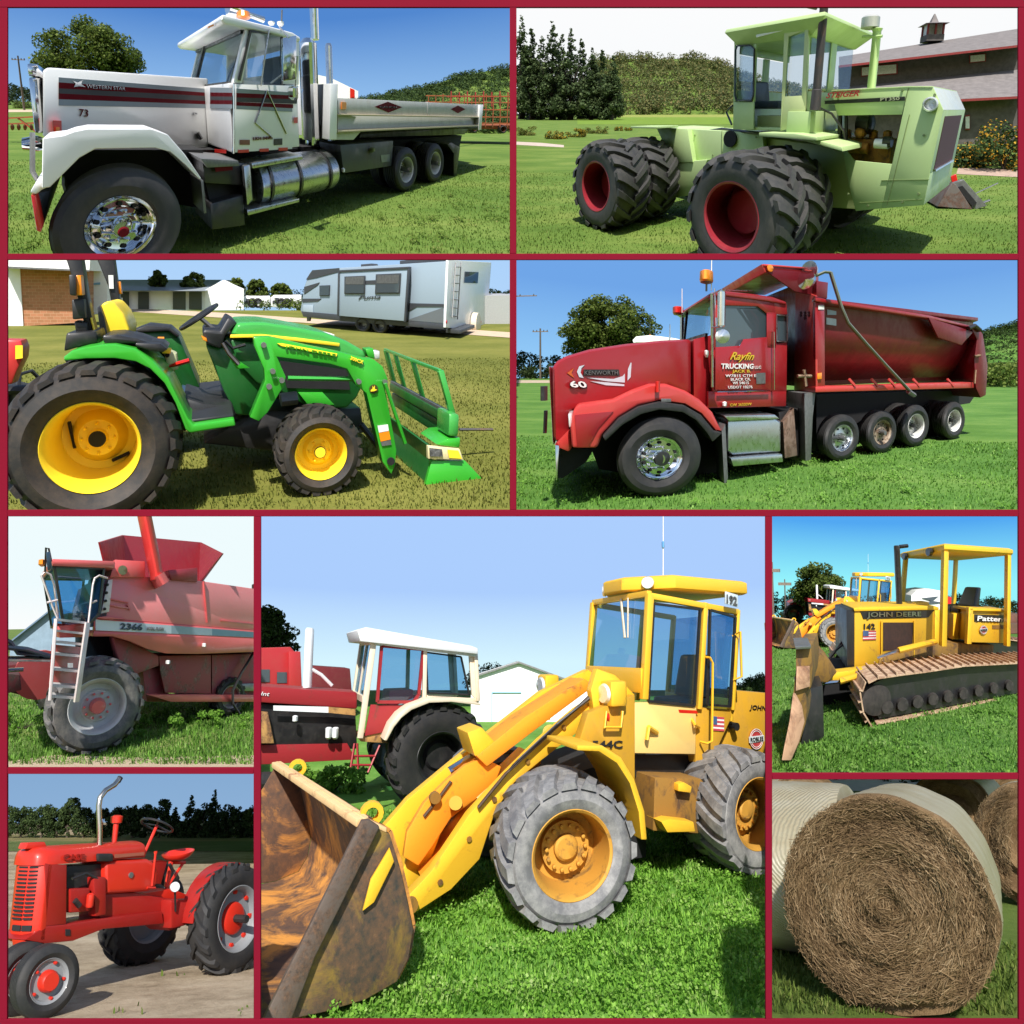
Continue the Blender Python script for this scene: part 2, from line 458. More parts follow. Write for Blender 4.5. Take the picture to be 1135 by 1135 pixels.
def clump_points(rng, centres, radii, n, squash=.8):
    """points on the shells of leaf clumps with outward normals"""
    k = rng.choice(len(centres), n, p=radii ** 2 / (radii ** 2).sum())
    d = rng.normal(size=(n, 3)); d /= np.linalg.norm(d, axis=1, keepdims=True)
    r = radii[k][:, None] * (.45 + .6 * rng.random((n, 1)) ** .5)
    P = centres[k] + d * r * np.array([1, 1, squash])
    N = d + rng.normal(size=(n, 3)) * .55
    return P, N
def tree(fr, at, H, RX, mat, bark, label, cat='tree', group=None, seed=1, n=5000, leaf=.3, clumps=60, base=.12, name='tree', shape=1.0, RY=None, name_crown='crown', kind='round'):
    rng = np.random.default_rng(seed); T = Thing(fr, name, label, cat, group, at=tuple(at)); RY = RY or RX
    th = H * (base + .25)
    m = MB(); m.tube([(0, 0, 0), (.02 * H, 0, th * .5), (-.01 * H, .01, th), (0, 0, H * .7)], [H * .035, H * .027, H * .02, H * .006], 8)
    for k in range(6):
        a = k * 1.05 + rng.random(); z = th * (.75 + .5 * rng.random())
        m.tube([(0, 0, z), (math.cos(a) * RX * .35, math.sin(a) * RY * .35, z + H * .15), (math.cos(a) * RX * .7, math.sin(a) * RY * .7, z + H * .3)], [H * .014, H * .009, H * .003], 6)
    m.build('trunk', bark, T)
    u = rng.normal(size=(clumps, 3)); u /= np.linalg.norm(u, axis=1, keepdims=True); q = (.4 + .62 * rng.random((clumps, 1)) ** .55)
    zc, rz = H * (1 + base) / 2, H * (1 - base) / 2
    if kind == 'pine':
        f = rng.random(clumps) ** .8; a = rng.random(clumps) * 6.283; rr = RX * (1.05 - f) * (.3 + .75 * rng.random(clumps))
        C = np.stack([np.cos(a) * rr, np.sin(a) * rr, H * (base + (1 - base) * f)], 1); rad = RX * (.3 + .28 * rng.random(clumps)) * (1.15 - f)
    else:
        C = u * q * np.array([RX * .85, RY * .85, rz * .85]) + np.array([0, 0, zc]); rad = min(RX, rz) * (.13 + .21 * rng.random(clumps))
        C[:, 0] *= 1 - .25 * np.clip((C[:, 2] - zc) / rz, 0, 1) * shape
    P, N = clump_points(rng, C, rad, n)
    o = quads(T.fr, P, N, leaf, mat, name_crown, rng=rng)
    if o: o.parent = T.o
    return T
def bush(fr, at, rx, ry, h, mat, label, seed=1, n=900, leaf=.1, cat='shrub', name='shrub', group=None, extra=None):
    rng = np.random.default_rng(seed); T = Thing(fr, name, label, cat, group, at=tuple(at)); k = 22
    u = rng.random((k, 3)); C = np.stack([(u[:, 0] - .5) * 1.6 * rx, (u[:, 1] - .5) * 1.6 * ry, u[:, 2] ** 1.3 * h * .75 + h * .05], 1)
    C[:, 2] *= 1 - .45 * (np.abs(C[:, 0]) / rx) ** 2
    rad = h * (.16 + .16 * rng.random(k)); P, N = clump_points(rng, C, rad, n); P[:, 2] = np.abs(P[:, 2])
    o = quads(T.fr, P, N, leaf, mat, 'foliage', rng=rng)
    if o: o.parent = T.o
    m = MB()
    for j in range(5): m.tube([(0, 0, 0), ((rng.random() - .5) * rx, (rng.random() - .5) * ry, h * .6)], [h * .02, h * .005], 5)
    m.build('stem', MATS['bark'], T)
    if extra:
        P2, N2 = clump_points(rng, C, rad * 1.1, n // 3); P2[:, 2] = np.abs(P2[:, 2]); f = quads(T.fr, P2, N2, leaf * .8, extra, 'flowers', rng=rng)
        if f: f.parent = T.o; f['kind'] = 'stuff'
    return T
def woods(fr, pts, mat, name, label, seed=1, rad=2.0, per=60, leaf=.8, cat=None, kind='stuff', jitter=.35, tall=1.0):
    """a far wood read as one mass: crowns standing on the points given"""
    rng = np.random.default_rng(seed); C = np.array(pts, float)
    rd = rad * (.6 + .8 * rng.random(len(C))); C[:, 2] += rd * .7 * tall; C[:, :2] += rng.normal(size=(len(C), 2)) * rad * jitter
    P, N = clump_points(rng, C, rd, per * len(C), squash=1.0 * tall)
    return solo(quads(fr, P, N, leaf, mat, name, rng=rng), fr, label, cat, None, kind)
def terrain(fr, mat, name, ys, xr, hf=None, nx=50, label=None, cat=None, kind='structure', lift=0.0):
    """a ground sheet between distances ys[0] and ys[1]; hf gives the height at (x, y)"""
    y0, y1 = ys; ny = 46; rows = [y0 * (y1 / y0) ** (j / ny) for j in range(ny + 1)]; m = MB()
    vs = []
    for y in rows:
        for i in range(nx + 1):
            x = (xr[0] + (xr[1] - xr[0]) * i / nx) * y
            vs.append((x, y, lift + (hf(x, y) if hf else 0)))
    fs = [(j * (nx + 1) + i, j * (nx + 1) + i + 1, (j + 1) * (nx + 1) + i + 1, (j + 1) * (nx + 1) + i) for j in range(ny) for i in range(nx)]
    m.add(vs, fs)
    return one(m, name, mat, fr, label, cat, None, kind, smooth=60)
def patch(fr, mat, name, pts, lift=.004, label=None, kind='structure', hf=None, cat=None):
    m = MB(); m.sheet([(p[0], p[1], lift + (hf(p[0], p[1]) if hf else 0)) for p in pts])
    return one(m, name, mat, fr, label, cat, None, kind, smooth=0)
def grass(fr, mat, label, n, ys, hgt, seed=1, width=.012, name='grass', keep=None, lean=.5, xr=(-.6, .6), power=1.6, tuft=.0):
    """single blades of grass, thinning out with distance"""
    rng = np.random.default_rng(seed); u = rng.random(n); y = ys[0] + (ys[1] - ys[0]) * u ** power
    x = (xr[0] + (xr[1] - xr[0]) * rng.random(n)) * y
    if tuft:
        x += rng.normal(size=n) * tuft * np.sin(x * 7.1 + y * 3.3); y += tuft * np.cos(x * 5 + y * 6)
    if keep is not None:
        k = keep(x, y); x, y = x[k], y[k]
    P = np.stack([x, y, np.zeros_like(x)], 1)
    for nrm, dd in fr.local_planes():
        P = P[(P @ nrm + dd) > np.linalg.norm(nrm) * hgt * .6]
    n = len(P); a = rng.random(n) * 6.283; patchy = .65 + .5 * np.sin(P[:, 0] * 2.3 + 1.3 * np.sin(P[:, 1] * 1.1)) * np.sin(P[:, 1] * 1.7)
    h = hgt * (.35 + .8 * rng.random(n)) * (.6 + .5 * patchy); w = width * (.6 + .8 * rng.random(n)) * (1 + (P[:, 1] - ys[0]) / ys[0] * .5)
    D = np.stack([np.cos(a), np.sin(a), np.zeros(n)], 1); S = np.stack([-np.sin(a), np.cos(a), np.zeros(n)], 1)
    ln = (lean * (.2 + rng.random(n)) * h)[:, None]; Z = np.array([0, 0, 1.0])
    mid = P + D * ln * .3 + Z * (h * .6)[:, None]; tip = P + D * ln + Z * h[:, None]; S = S * w[:, None]
    V = np.stack([P - S - Z * .01, P + S - Z * .01, mid + S * .8, tip, mid - S * .8], 1).reshape(-1, 3)
    return solo(rawmesh(V @ fr.A.T, 5, n, name, mat), fr, label, None, None, 'stuff')
def clover(fr, mat, label, n, ys, xr, h=.1, size=.03, seed=1, keep=None):
    """low broad leaved weeds growing in clusters"""
    rng = np.random.default_rng(seed); k = max(8, n // 45); y = ys[0] + (ys[1] - ys[0]) * rng.random(k) ** 1.5; x = (xr[0] + (xr[1] - xr[0]) * rng.random(k)) * y; i = rng.integers(0, k, n)
    if keep is not None: i = i[keep(x[i], y[i])]; n = len(i)
    r = (.05 + .16 * rng.random(k))[i]; a = rng.random(n) * 6.283; q = rng.random(n) ** .6 * r
    P = np.stack([x[i] + np.cos(a) * q, y[i] + np.sin(a) * q, h * (.25 + .75 * rng.random(n)) * (1.1 - q / .24)], 1); N = rng.normal(size=(n, 3)) * .6 + np.array([0, -.3, 1.0])
    return solo(quads(fr, P, N, size, mat, 'clover', rng=rng), fr, label, None, None, 'stuff')
def clear_of(G, V, x0, x1, y0, y1):
    """keeps plants out of a rectangle of the machine's own frame"""
    Q = V.I @ G.M
    def f(x, y):
        u = Q[0, 0] * x + Q[0, 1] * y + Q[0, 3]; v = Q[1, 0] * x + Q[1, 1] * y + Q[1, 3]
        return ~((u > x0) & (u < x1) & (v > y0) & (v < y1))
    return f
def sky_sheet(fr, mat, y, z0, z1, xr=(-1, 1)):
    m = MB(); n = 16
    vs = []
    for i in range(n + 1):
        t = xr[0] + (xr[1] - xr[0]) * i / n
        for z in (z0, z1): vs.append((t * y, y * math.sqrt(max(.2, 1.3 - t * t)), z))
    m.add(vs, [(2 * i, 2 * i + 2, 2 * i + 3, 2 * i + 1) for i in range(n)])
    return one(m, 'sky', mat, fr, 'open sky behind the machines', None, None, 'structure', smooth=60)

# ------------------------------------------------------------------ shared materials
dark = plain('dark', (.008, .008, .009), .9)
black = paint('black', (.014, .014, .015), .45, .2, .5, (.08, .07, .06))
blackplastic = plain('blackplastic', (.02, .02, .022), .5)
steel = paint('steel', (.28, .28, .28), .4, 0, .5, (.1, .08, .06), metal=.8)
greysteel = plain('greysteel', (.16, .16, .16), .55, .5)
alu = chrome('alu', (.72, .74, .76), .22)
chr_ = chrome('chrome')
rub = rubber('rubber')
cabglass = glass('cabglass', (.85, .9, .92), .94)
darkglass = glass('darkglass', (.1, .14, .17), .5)
bark = plain('bark', (.06, .045, .032), .9, 0, .5, 8, .6)
amber = plain('amber', (.85, .25, .01), .3, 0, .1, 5, 0)
redlens = plain('redlens', (.55, .015, .01), .3, 0, .15, 20, 0)
whitep = plain('whitep', (.78, .78, .76), .5, 0, .06, 6, .02)
lampglass = plain('lampglass', (.75, .76, .76), .15, .3, .15, 40, .1)
grassA = foliage('grass_green', [(.06, .12, .016), (.105, .185, .026), (.165, .25, .045), (.3, .3, .1)], .5)
grassB = foliage('grass_lush', [(.07, .18, .022), (.15, .33, .045), (.24, .45, .08), (.4, .55, .2)], .5)
leafA = foliage('leaf_olive', [(.03, .05, .008), (.07, .11, .018), (.12, .16, .03), (.19, .23, .06)], .35)
leafB = foliage('leaf_green', [(.016, .034, .01), (.032, .06, .015), (.05, .085, .02), (.08, .115, .028)])
leafC = foliage('leaf_dark', [(.01, .02, .008), (.02, .035, .012), (.032, .05, .016), (.05, .07, .02)])
leafY = foliage('leaf_yellow', [(.04, .06, .01), (.1, .13, .02), (.22, .22, .04), (.4, .3, .05)])
lawn = soil('lawn', [(.3, (.04, .08, .012)), (.46, (.08, .14, .022)), (.58, (.135, .185, .038)), (.7, (.24, .22, .07))])
lush = soil('lush', [(.3, (.04, .1, .015)), (.48, (.08, .18, .03)), (.6, (.14, .24, .05)), (.74, (.24, .24, .08))])

# ------------------------------------------------------------------ unseen green sheet added for bounce light and reflections; frame colour
WORLD = Frame(np.eye(4))
gm = MB(); gm.add([(x * 600.0, y * 600.0, -330) for y in range(-8, 9) for x in range(-8, 9)], [(j * 17 + i, j * 17 + i + 1, j * 17 + i + 18, j * 17 + i + 17) for j in range(16) for i in range(16)])
one(gm, 'ground', lawn, WORLD, 'wide unseen green sheet added under the stand for bounce light', None, None, 'structure', smooth=0)
crimson = plain('crimson', (.155, .0035, .016), .85, 0, .04, 3, 0)
crimson.node_tree.nodes['Principled BSDF'].inputs['Specular IOR Level'].default_value = .1

# ------------------------------------------------------------------ shorthand for building a machine from its side view
class Machine(Thing):
    """x runs along the machine towards the right of its bay, y away from the near side, z up; ground at z = 0"""
    def __init__(s, fr, name, label, cat, group=None):
        super().__init__(fr, name, label, cat, group)
    def S(s, pts, y): return [s.fr.on(a, b, y=y) for a, b in pts]
    def FX(s, pts, x): return [s.fr.on(a, b, x=x) for a, b in pts]
    def slab(s, pts, y, d, name, mat, bevel=.01, parent=None, label=None, **k):
        return MB().slab(s.S(pts, y), (0, d, 0)).build(name, mat, s, bevel=bevel, parent=parent, label=label, **k)
    def slabs(s, lst, name, mat, bevel=.01, parent=None, label=None, **k):
        m = MB()
        for pts, y, d in lst: m.slab(s.S(pts, y), (0, d, 0))
        return m.each(name, mat, s, bevel=bevel, parent=parent, label=label, **k)
    def face(s, pts, x, d, name, mat, bevel=.01, parent=None, label=None, **k):
        return MB().slab(s.FX(pts, x), (d, 0, 0)).build(name, mat, s, bevel=bevel, parent=parent, label=label, **k)
    def decal(s, pts, y, mat, name='stripe', parent=None, t=.006, label=None):
        return MB().slab(s.S(pts, y - t), (0, t - .002, 0)).build(name, mat, s, parent=parent, label=label, smooth=0)
    def text(s, txt, a, b, c, y, mat, parent=None, name='lettering', lift=.008, **k):
        """baseline pixel a to b, top of the first letter at c, on the side plane y"""
        return lettering(s, txt, *[s.fr.on(*p, y=y - lift) for p in (a, b, c)], mat, name=name, parent=parent, **k)
    def tube(s, pts, r, name, mat, n=8, parent=None, label=None):
        return MB().tube(pts, r, n).build(name, mat, s, parent=parent, label=label)
    def tubes(s, lst, name, mat, n=8, parent=None, label=None):
        m = MB()
        for pts, r in lst: m.tube(pts, r, n)
        return m.each(name, mat, s, parent=parent, label=label)
    def at(s, px, py, y): return s.fr.on(px, py, y=y)
    def upright(s, px, y, pys, rs, name, mat, n=20, parent=None, label=None):
        """a turned upright: radii rs at photo heights pys on the line through (px, y)"""
        p = s.fr.on(px, pys[0], y=y); zs = [s.fr.on(px, q, y=y).z for q in pys]
        return MB().lathe([(z, r) for z, r in zip(zs, rs)], (p.x, p.y, 0), (0, 0, 1), n, True).build(name, mat, s, parent=parent, label=label)
def scenery_tree(G, px, base_y, top_y, half_w, depth, mat, label, **k):
    """a tree standing where (px, base_y) meets the ground, its crown reaching up to top_y"""
    depth = depth or G.on(px, base_y, z=0).y
    b = G.on(px, base_y, y=depth); t = G.on(px, top_y, y=depth); e = G.on(px + half_w, base_y, y=depth); mpp = abs(e.x - b.x) / half_w
    k['leaf'] = k.get('leaf', 2.4) * mpp
    rx = abs(e.x - b.x)
    return tree(G, (b.x, depth, b.z), t.z - b.z, rx, mat, bark, label, RY=k.pop('RY', rx * .45), **k)
def pole(G, px, base_y, top_y, depth, label, arms=(.1,), span=1.0, r=.14):
    depth = depth or G.on(px, base_y, z=0).y
    b = G.on(px, base_y, y=depth); t = G.on(px, top_y, y=depth); H = t.z - b.z
    T = Thing(G, 'utility_pole', label, 'utility pole', None, at=(b.x, depth, b.z)); w = MATS.get('polewood') or plain('polewood', (.17, .14, .115), .9)
    MB().tube([(0, 0, 0), (0, 0, H)], [r, r * .7], 8).build('pole', w, T)
    for a in arms:
        m = MB(); z = H * (1 - a); m.box((-span, -.03, z - .09), (span, .03, z + .05)); o = m.build('crossarm', w, T)
        if span < .6: continue
        i = MB()
        for q in (-.9, -.45, .45, .9): i.lathe([(0, .06), (.12, .07), (.2, .03)], (q * span, 0, z + .05), (0, 0, 1), 8, True)
        i.build('insulator', MATS['greysteel'], T, parent=o)
    return T
def skyline_woods(G, line, base, depth, n, mat, name, label, seed=1, rad=7.0, per=40, leaf=2.0, deep=.3, jitter=.3, tall=1.0, kind='stuff', drop=1.0, ground=None):
    """crowns standing on a rising bank whose tree tops follow the line of (px, py) points; rad and leaf in photo pixels"""
    r = np.random.default_rng(seed); xs = [a for a, b in line]; ys = [b for a, b in line]; out = []
    depth = depth or G.on((xs[0] + xs[-1]) / 2, base, z=0).y
    pm = G.on(xs[0], base, y=depth); p1 = G.on(xs[0], base - 1, y=depth); mpp = abs(p1.z - pm.z); off = rad * 1.35 * tall * drop
    for i in range(n):
        x = xs[0] + (xs[-1] - xs[0]) * r.random(); t = r.random() ** .85; top = np.interp(x, xs, ys) + off
        if top > base: top = base
        out.append(tuple(G.on(x, base + (top - base) * t, y=depth * (1 + deep * t))))
    o = woods(G, out, mat, name, label, seed, rad * mpp, per, leaf * mpp, None, kind, jitter, tall)
    if ground:
        m = MB(); k = 16
        for i in range(k + 1):
            x = xs[0] + (xs[-1] - xs[0]) * i / k; top = min(base - 1, np.interp(x, xs, ys) + off)
            m.v += [tuple(G.on(x, base + 4, y=depth * .99)), tuple(G.on(x, top, y=depth * (1.02 + deep)))]
        m.f = [(2 * i, 2 * i + 2, 2 * i + 3, 2 * i + 1) for i in range(k)]
        one(m, 'hill', ground, G, 'bank of earth under the distant trees', None, None, 'structure')
    return o

# ================================================================== bay 1: white flatbed dump truck
def bay_white_truck():
    G = bay((4, 4, 569, 285), 284, 116, 1.75, 26.0, 4.2)
    sk = skymat('sky_blue', srgb(150, 195, 240), srgb(82, 136, 208), 0, 75)
    sky_sheet(G, sk, 210, -14, 130)
    terrain(G, lawn, 'ground', (2.0, 200), (-1.5, 1.5), None)
    grass(G, grassA, 'short green grass around the white truck', 40000, (2.2, 8), .045, 3, .0035, xr=(-1.35, 1.35))
    V = G.heading((137, 316), (453, 213))
    T = Machine(V, 'flatbed_truck', 'white dump flatbed truck with maroon stripes, long hood and chrome front wheel', 'truck')
    white = paint('truck_white', (.8, .8, .8), .3, .4, .08, (.5, .48, .44))
    silver = paint('stripe_silver', (.07, .07, .075), .6, 0, .1, spec=.05); pale = paint('stripe_pale', (.26, .3, .33), .6, 0, .1, spec=.05)
    maroon = paint('stripe_maroon', (.11, .003, .008), .6, 0, .08, spec=.05)
    yc = .14
    xc = V.on(258, 165, y=yc).x
    yh = V.on(231, 165, x=xc).y
    yfar = max(yc + 1.5, V.on(203, 84, x=xc).y)
    wh = 1.1
    print('> cab', xc, yh, yfar, V.on(203, 84, x=xc).y)
    # hood
    hood = T.slab([(47, 152), (47, 78), (52, 74.5), (231, 87), (231, 169), (200, 169), (185, 155), (95, 150)], yh, wh, 'hood', white, .05)
    D = lambda a, m: T.decal(a, yh, m, parent=hood)
    D([(65, 85.6), (230, 98.5), (230, 102.7), (65, 91.2)], pale); D([(65, 91.2), (230, 102.7), (230, 106.5), (65, 97.9)], maroon)
    D([(65, 97.9), (230, 106.5), (230, 112), (65, 103.5)], silver); D([(65, 103.5), (230, 112), (230, 115.7), (65, 110)], maroon)
    D([(65, 110), (230, 115.7), (230, 120), (65, 117)], pale)
    T.text('73', (88, 128.6), (98, 129.4), (88, 120.5), yh, maroon, parent=hood)
    T.text('WESTERN STAR', (96, 97.6), (139, 100.4), (96, 93.4), yh - .006, chr_, parent=hood)
    T.decal([(80, 89), (86, 91.5), (92, 88.5), (90, 93), (95, 96.5), (88, 95.5), (82, 96.5), (84, 92.5)], yh - .006, chr_, 'emblem', hood)
    T.upright(217, yh - .012, [127.5, 126.2, 124.8], [.02, .035, .02], 'hood_latch', chr_, 10)
    T.tubes([([T.at(219, 147, yh - .03), T.at(223, 154, yh - .03)], .03)], 'hood_latch', black)
    T.decal([(58.5, 133.5), (68, 134), (68.5, 148), (59.5, 147.5)], yh - .004, redlens, 'side_marker', t=.03)
    T.decal([(62, 141), (66, 141), (66, 147), (62, 147)], yh - .035, amber, 'turn_signal', t=.006)
    # chrome grille shell and dark grille
    xf = V.on(47, 110, y=yh).x
    z0, z1 = V.on(47, 148, y=yh).z, V.on(47, 71, y=yh).z
    m = MB(); m.box((xf - .1, yh + .02, z1 - .14), (xf - .003, yh + wh - .02, z1)); m.box((xf - .1, yh + .02, z0), (xf - .003, yh + .1, z1 - .145)); m.box((xf - .1, yh + wh - .1, z0), (xf - .003, yh + wh - .02, z1 - .145))
    g = m.build('grille_surround', chr_, T, bevel=.03)
    m = MB(); m.box((xf - .06, yh + .105, z0), (xf - .004, yh + wh - .105, z1 - .15))
    for i in range(9): m.box((xf - .085, yh + .12 + i * (wh - .26) / 8, z0), (xf - .06, yh + .14 + i * (wh - .26) / 8, z1 - .16))
    m.build('grille', black, T, parent=g)
    # fender
    yf = .0
    T.slab([(47, 153), (70, 150), (82, 145.5), (97, 142.5), (168, 142.5), (186, 149), (205, 171), (223.5, 198), (221, 199), (205, 182.5), (189, 168.6), (172, 164), (106, 165), (88, 175), (70, 193), (55, 208), (46, 209)], yf, .5, 'fender', white, .045, seg=3)
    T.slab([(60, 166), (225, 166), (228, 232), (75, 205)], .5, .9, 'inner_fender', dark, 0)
    T.slab([(222.5, 199), (225.5, 200), (229, 236), (226, 237)], .05, .4, 'mudflap', greysteel, .005)
    # bumper
    T.slabs([([(32.5, 214), (43, 196), (51, 199), (53, 208), (46, 211), (40, 216)], .03, 2.3)], 'bumper', white, .02)
    T.slab([(34, 216.5), (40, 216.5), (47.5, 252), (45, 258), (40.5, 256)], .03, 2.3, 'bumper_lower', redlens, .01)
    T.slab([(41, 214), (56, 211), (52, 232), (48, 250)], .15, 2.0, 'bumper_bracket', black, .01)
    h = V.on(44, 159, y=yh + .1)
    MB().lathe([(-.12, .001), (-.12, .07), (0, .09), (.05, .07)], (h.x - .02, h.y, h.z), (1, 0, 0), 20, True).build('headlight', chr_, T)
    T.tubes([([T.at(36, 147, .1), T.at(36, 190, .1), T.at(42, 200, .1)], .018)], 'guide_bar', steel)
    # cab
    bz = V.on(258, 170, y=yc).z; rz = V.on(258, 92, y=yc).z; xr = V.on(332, 150, y=yc).x
    cab = MB().box((xc, yc, bz), (xr, yfar, rz)).build('cab', white, T, bevel=.03)
    A, B = T.at(258.5, 92, yc), T.at(272.5, 32, yc); Wc = Vector((0, yfar - yc, 0))
    m = MB(); e = Vector((0, .05, 0))
    for o in (Vector((0, 0, 0)), Wc - e * 1.6):
        m.slab([A + o, A + o + Vector((.13, 0, 0)), B + o + Vector((.11, 0, 0)), B + o], e * 1.6)
    topR, botR = T.at(332, 43, yc), T.at(331.5, 94, yc); tB = T.at(313, 38, yc); bB = T.at(312.5, 93, yc)
    for o in (Vector((0, 0, 0)), Wc - e): m.slab([bB + o, botR + o, topR + o, tB + o], e)
    m.each('cab_pillar', white, T, bevel=.015)
    m = MB()
    for f0, f1, g0, g1 in ((0, 1, 0, .3), (0, 1, .85, 1), (0, .14, .3, .85), (.86, 1, .3, .85)):
        q = lambda f, g: (botR + e * 1.02).lerp(botR + Wc - e * 1.02, f).lerp((topR + e * 1.02).lerp(topR + Wc - e * 1.02, f), g)
        m.slab([q(f0, g0), q(f1, g0), q(f1, g1), q(f0, g1)], (-.04, 0, 0))
    m.build('rear_wall', whitep, T, bevel=0)
    roof = T.slab([(246.5, 15.5), (262, 19.5), (300, 29), (325, 36), (333.5, 41.5), (333, 46), (300, 37), (272, 31.5), (250, 27), (245, 22)], yc - .03, yfar - yc + .06, 'roof', white, .05, seg=3)
    ws = MB().slab([A + Vector((-.01, .1, 0)), A + Wc + Vector((-.01, -.1, 0)), B + Wc + Vector((-.01, -.1, -.05)), B + Vector((-.01, .1, -.05))], (.012, 0, 0)).build('windshield', cabglass, T)
    m = MB(); k = .74
    m.bar(A.lerp(A + Wc, k) + Vector((-.03, 0, 0)), B.lerp(B + Wc, k) + Vector((-.03, 0, 0)), .05, .05, up=(1, 0, 0)); m.build('windshield_divider', black, T, parent=ws)
    m = MB(); m.bar(A + Vector((-.03, .06, 0)), A + Wc + Vector((-.03, -.06, 0)), .04, .04, up=(1, 0, 0)); m.bar(B + Vector((-.03, .06, -.03)), B + Wc + Vector((-.03, -.06, -.03)), .04, .04, up=(1, 0, 0))
    m.build('windshield_gasket', black, T, parent=ws)
    door = T.slab([(260, 169), (260, 93), (331, 95), (324, 120), (324, 165)], yc - .012, .01, 'door', white, .004)
    T.slab([(266, 88.5), (278, 35.5), (312, 38.5), (311.5, 93)], yc + .02, .01, 'side_window', cabglass, 0, parent=door)
    m = MB()
    for a, b in (((265, 89), (277.5, 34.5)), ((312.3, 37.5), (312, 94)), ((277, 34.5), (313, 38))): m.bar(T.at(*a, yc), T.at(*b, yc), .03, .035, up=(0, 1, 0))
    m.build('window_frame', black, T, parent=door)
    E2 = lambda a, mt: T.decal(a, yc - .012, mt, parent=door)
    E2([(262, 98), (331, 103), (330, 106), (262, 103)], pale); E2([(262, 103), (330, 106), (330, 110), (262, 108)], maroon); E2([(262, 108), (329.5, 110), (329, 115), (262, 113)], silver)
    E2([(262, 113), (325, 115.5), (325, 120), (262, 117)], maroon); E2([(262, 117), (324, 120), (324, 124), (262, 121)], pale)
    T.tube([T.at(259, 93, yc - .02), T.at(258.8, 170, yc - .02)], .018, 'door_hinge', chr_, parent=door)
    T.decal([(266, 155), (277, 155), (277, 160.5), (266, 160.5)], yc - .013, paint('plate_brown', (.16, .03, .02)), 'permit_sticker', door)
    T.decal([(304, 154), (313, 153.5), (313, 160.5), (304, 161)], yc - .013, black, 'permit_sticker', door)
    T.text('LKH-34W1', (281, 155.5), (302, 154.5), (281, 152), yc - .012, maroon, parent=door)
    T.decal([(326, 130), (330, 130), (330, 136.5), (326, 136.5)], yc - .012, redlens, 'side_marker')
    for a in ((239, 250), (264, 276), (288, 298), (309, 319)):
        q = (lambda x: 169.5 - (x - 258) * .05)
        if a[0] > 255: T.decal([(a[0], q(a[0]) - 3), (a[1], q(a[1]) - 3), (a[1], q(a[1]) + .3), (a[0], q(a[0]) + .3)], yc - .012, redlens, 'reflector')
    for ys, mt in (((97, 102.5), pale), ((102.5, 106.8), maroon), ((106.8, 111), silver), ((111, 115.4), maroon), ((115.4, 120), pale)):
        MB().slab(T.FX([(233, ys[0]), (257.5, ys[0] + .3), (257.5, ys[1] + .3), (233, ys[1])], xc - .004), (-.003, 0, 0)).build('stripe', mt, T, parent=cab, smooth=0)
    MB().slab(T.FX([(238, 165), (251, 166), (251, 170), (238, 169)], xc - .004), (-.003, 0, 0)).build('reflector', redlens, T, parent=cab, smooth=0)
    m = MB(); s0 = T.at(290, 112, yc + .55); m.box((s0.x - .25, yc + .3, bz + .35), (s0.x + .25, yc + .8, bz + .55)); m.box((s0.x + .2, yc + .3, bz + .5), (s0.x + .34, yc + .8, rz + .5)); m.build('seat', blackplastic, T, bevel=.05)
    w0 = Vector((xc + .32, yc + .5, rz + .06)); m = MB()
    m.tube([w0 + Vector((math.cos(a) * .09, math.cos(a + 1.57) * .22, math.sin(a + 1.57) * .12 + math.cos(a) * .16)) for a in [i * .3927 for i in range(17)]], .016, 6); m.build('steering_wheel', black, T)
    # roof furniture
    T.upright(270, yc + .25, [21, 19.5, 14, 13], [.07, .1, .09, .03], 'beacon', amber, 16)
    T.tubes([([T.at(312, 26, yc + .2), T.at(312.5, 11, yc + .2)], .012)], 'antenna', greysteel)
    T.upright(311, yc + .1, [29, 27, 24.5, 24], [.03, .05, .05, .01], 'marker_light', whitep, 12); T.upright(301, yc + .1, [28, 26, 24.5, 24], [.03, .05, .05, .01], 'marker_light', whitep, 12)
    MB().lathe([(0, .05), (.25, .04), (.6, .1), (.62, .001)], T.at(292, 22, yc + .45), (-1, 0, .1), 14, True).build('air_horn', chr_, T)
    T.upright(257, yc + 1.1, [18, 14, 6], [.1, .1, .1], 'roof_vent', whitep, 12)
    for a, b in (((231, 29), (237, 26.5)), ((239, 26), (245, 24.5))):
        T.decal([a, b, (b[0], b[1] + 2), (a[0], a[1] + 2)], yc + .2, amber, 'cab_light', t=.03)
    # mirror and its arms
    ym = yc - .28
    m = MB(); m.slab(T.S([(313.5, 42), (329, 39), (329, 88), (314, 90)], ym), (0, .05, 0)); mi = m.build('mirror', chr_, T, bevel=.015)
    T.upright(325, ym - .03, [111, 108, 98, 95], [.02, .07, .07, .02], 'spot_mirror', chr_, 18, parent=mi)
    T.tubes([([T.at(299, 29, yc), T.at(294, 60, ym + .1), T.at(289, 96, yc)], .01), ([T.at(296, 100, yc - .02), T.at(283.5, 136, yc - .02)], .009), ([T.at(296, 100, yc - .02), T.at(318, 148, yc - .02)], .009),
             ([T.at(283.5, 136, yc - .02), T.at(302, 152, yc - .02)], .009), ([T.at(300, 92, yc), T.at(316, 80, ym)], .012), ([T.at(310, 30, yc), T.at(320, 42, ym)], .012), ([T.at(330, 62, ym), T.at(326, 112, yc)], .012)], 'mirror_arm', alu, parent=mi)
    # exhaust stack
    st = T.upright(345, .42, [160, 155, 154, 50, 46, 44], [.1, .1, .155, .155, .1, .085], 'muffler', chr_)
    T.upright(349, .42, [44, 6, 0], [.075, .075, .075], 'exhaust_stack', chr_, parent=st)
    T.upright(367.5, .9, [160, 52, 49], [.07, .07, .05], 'intake_pipe', alu, 14)
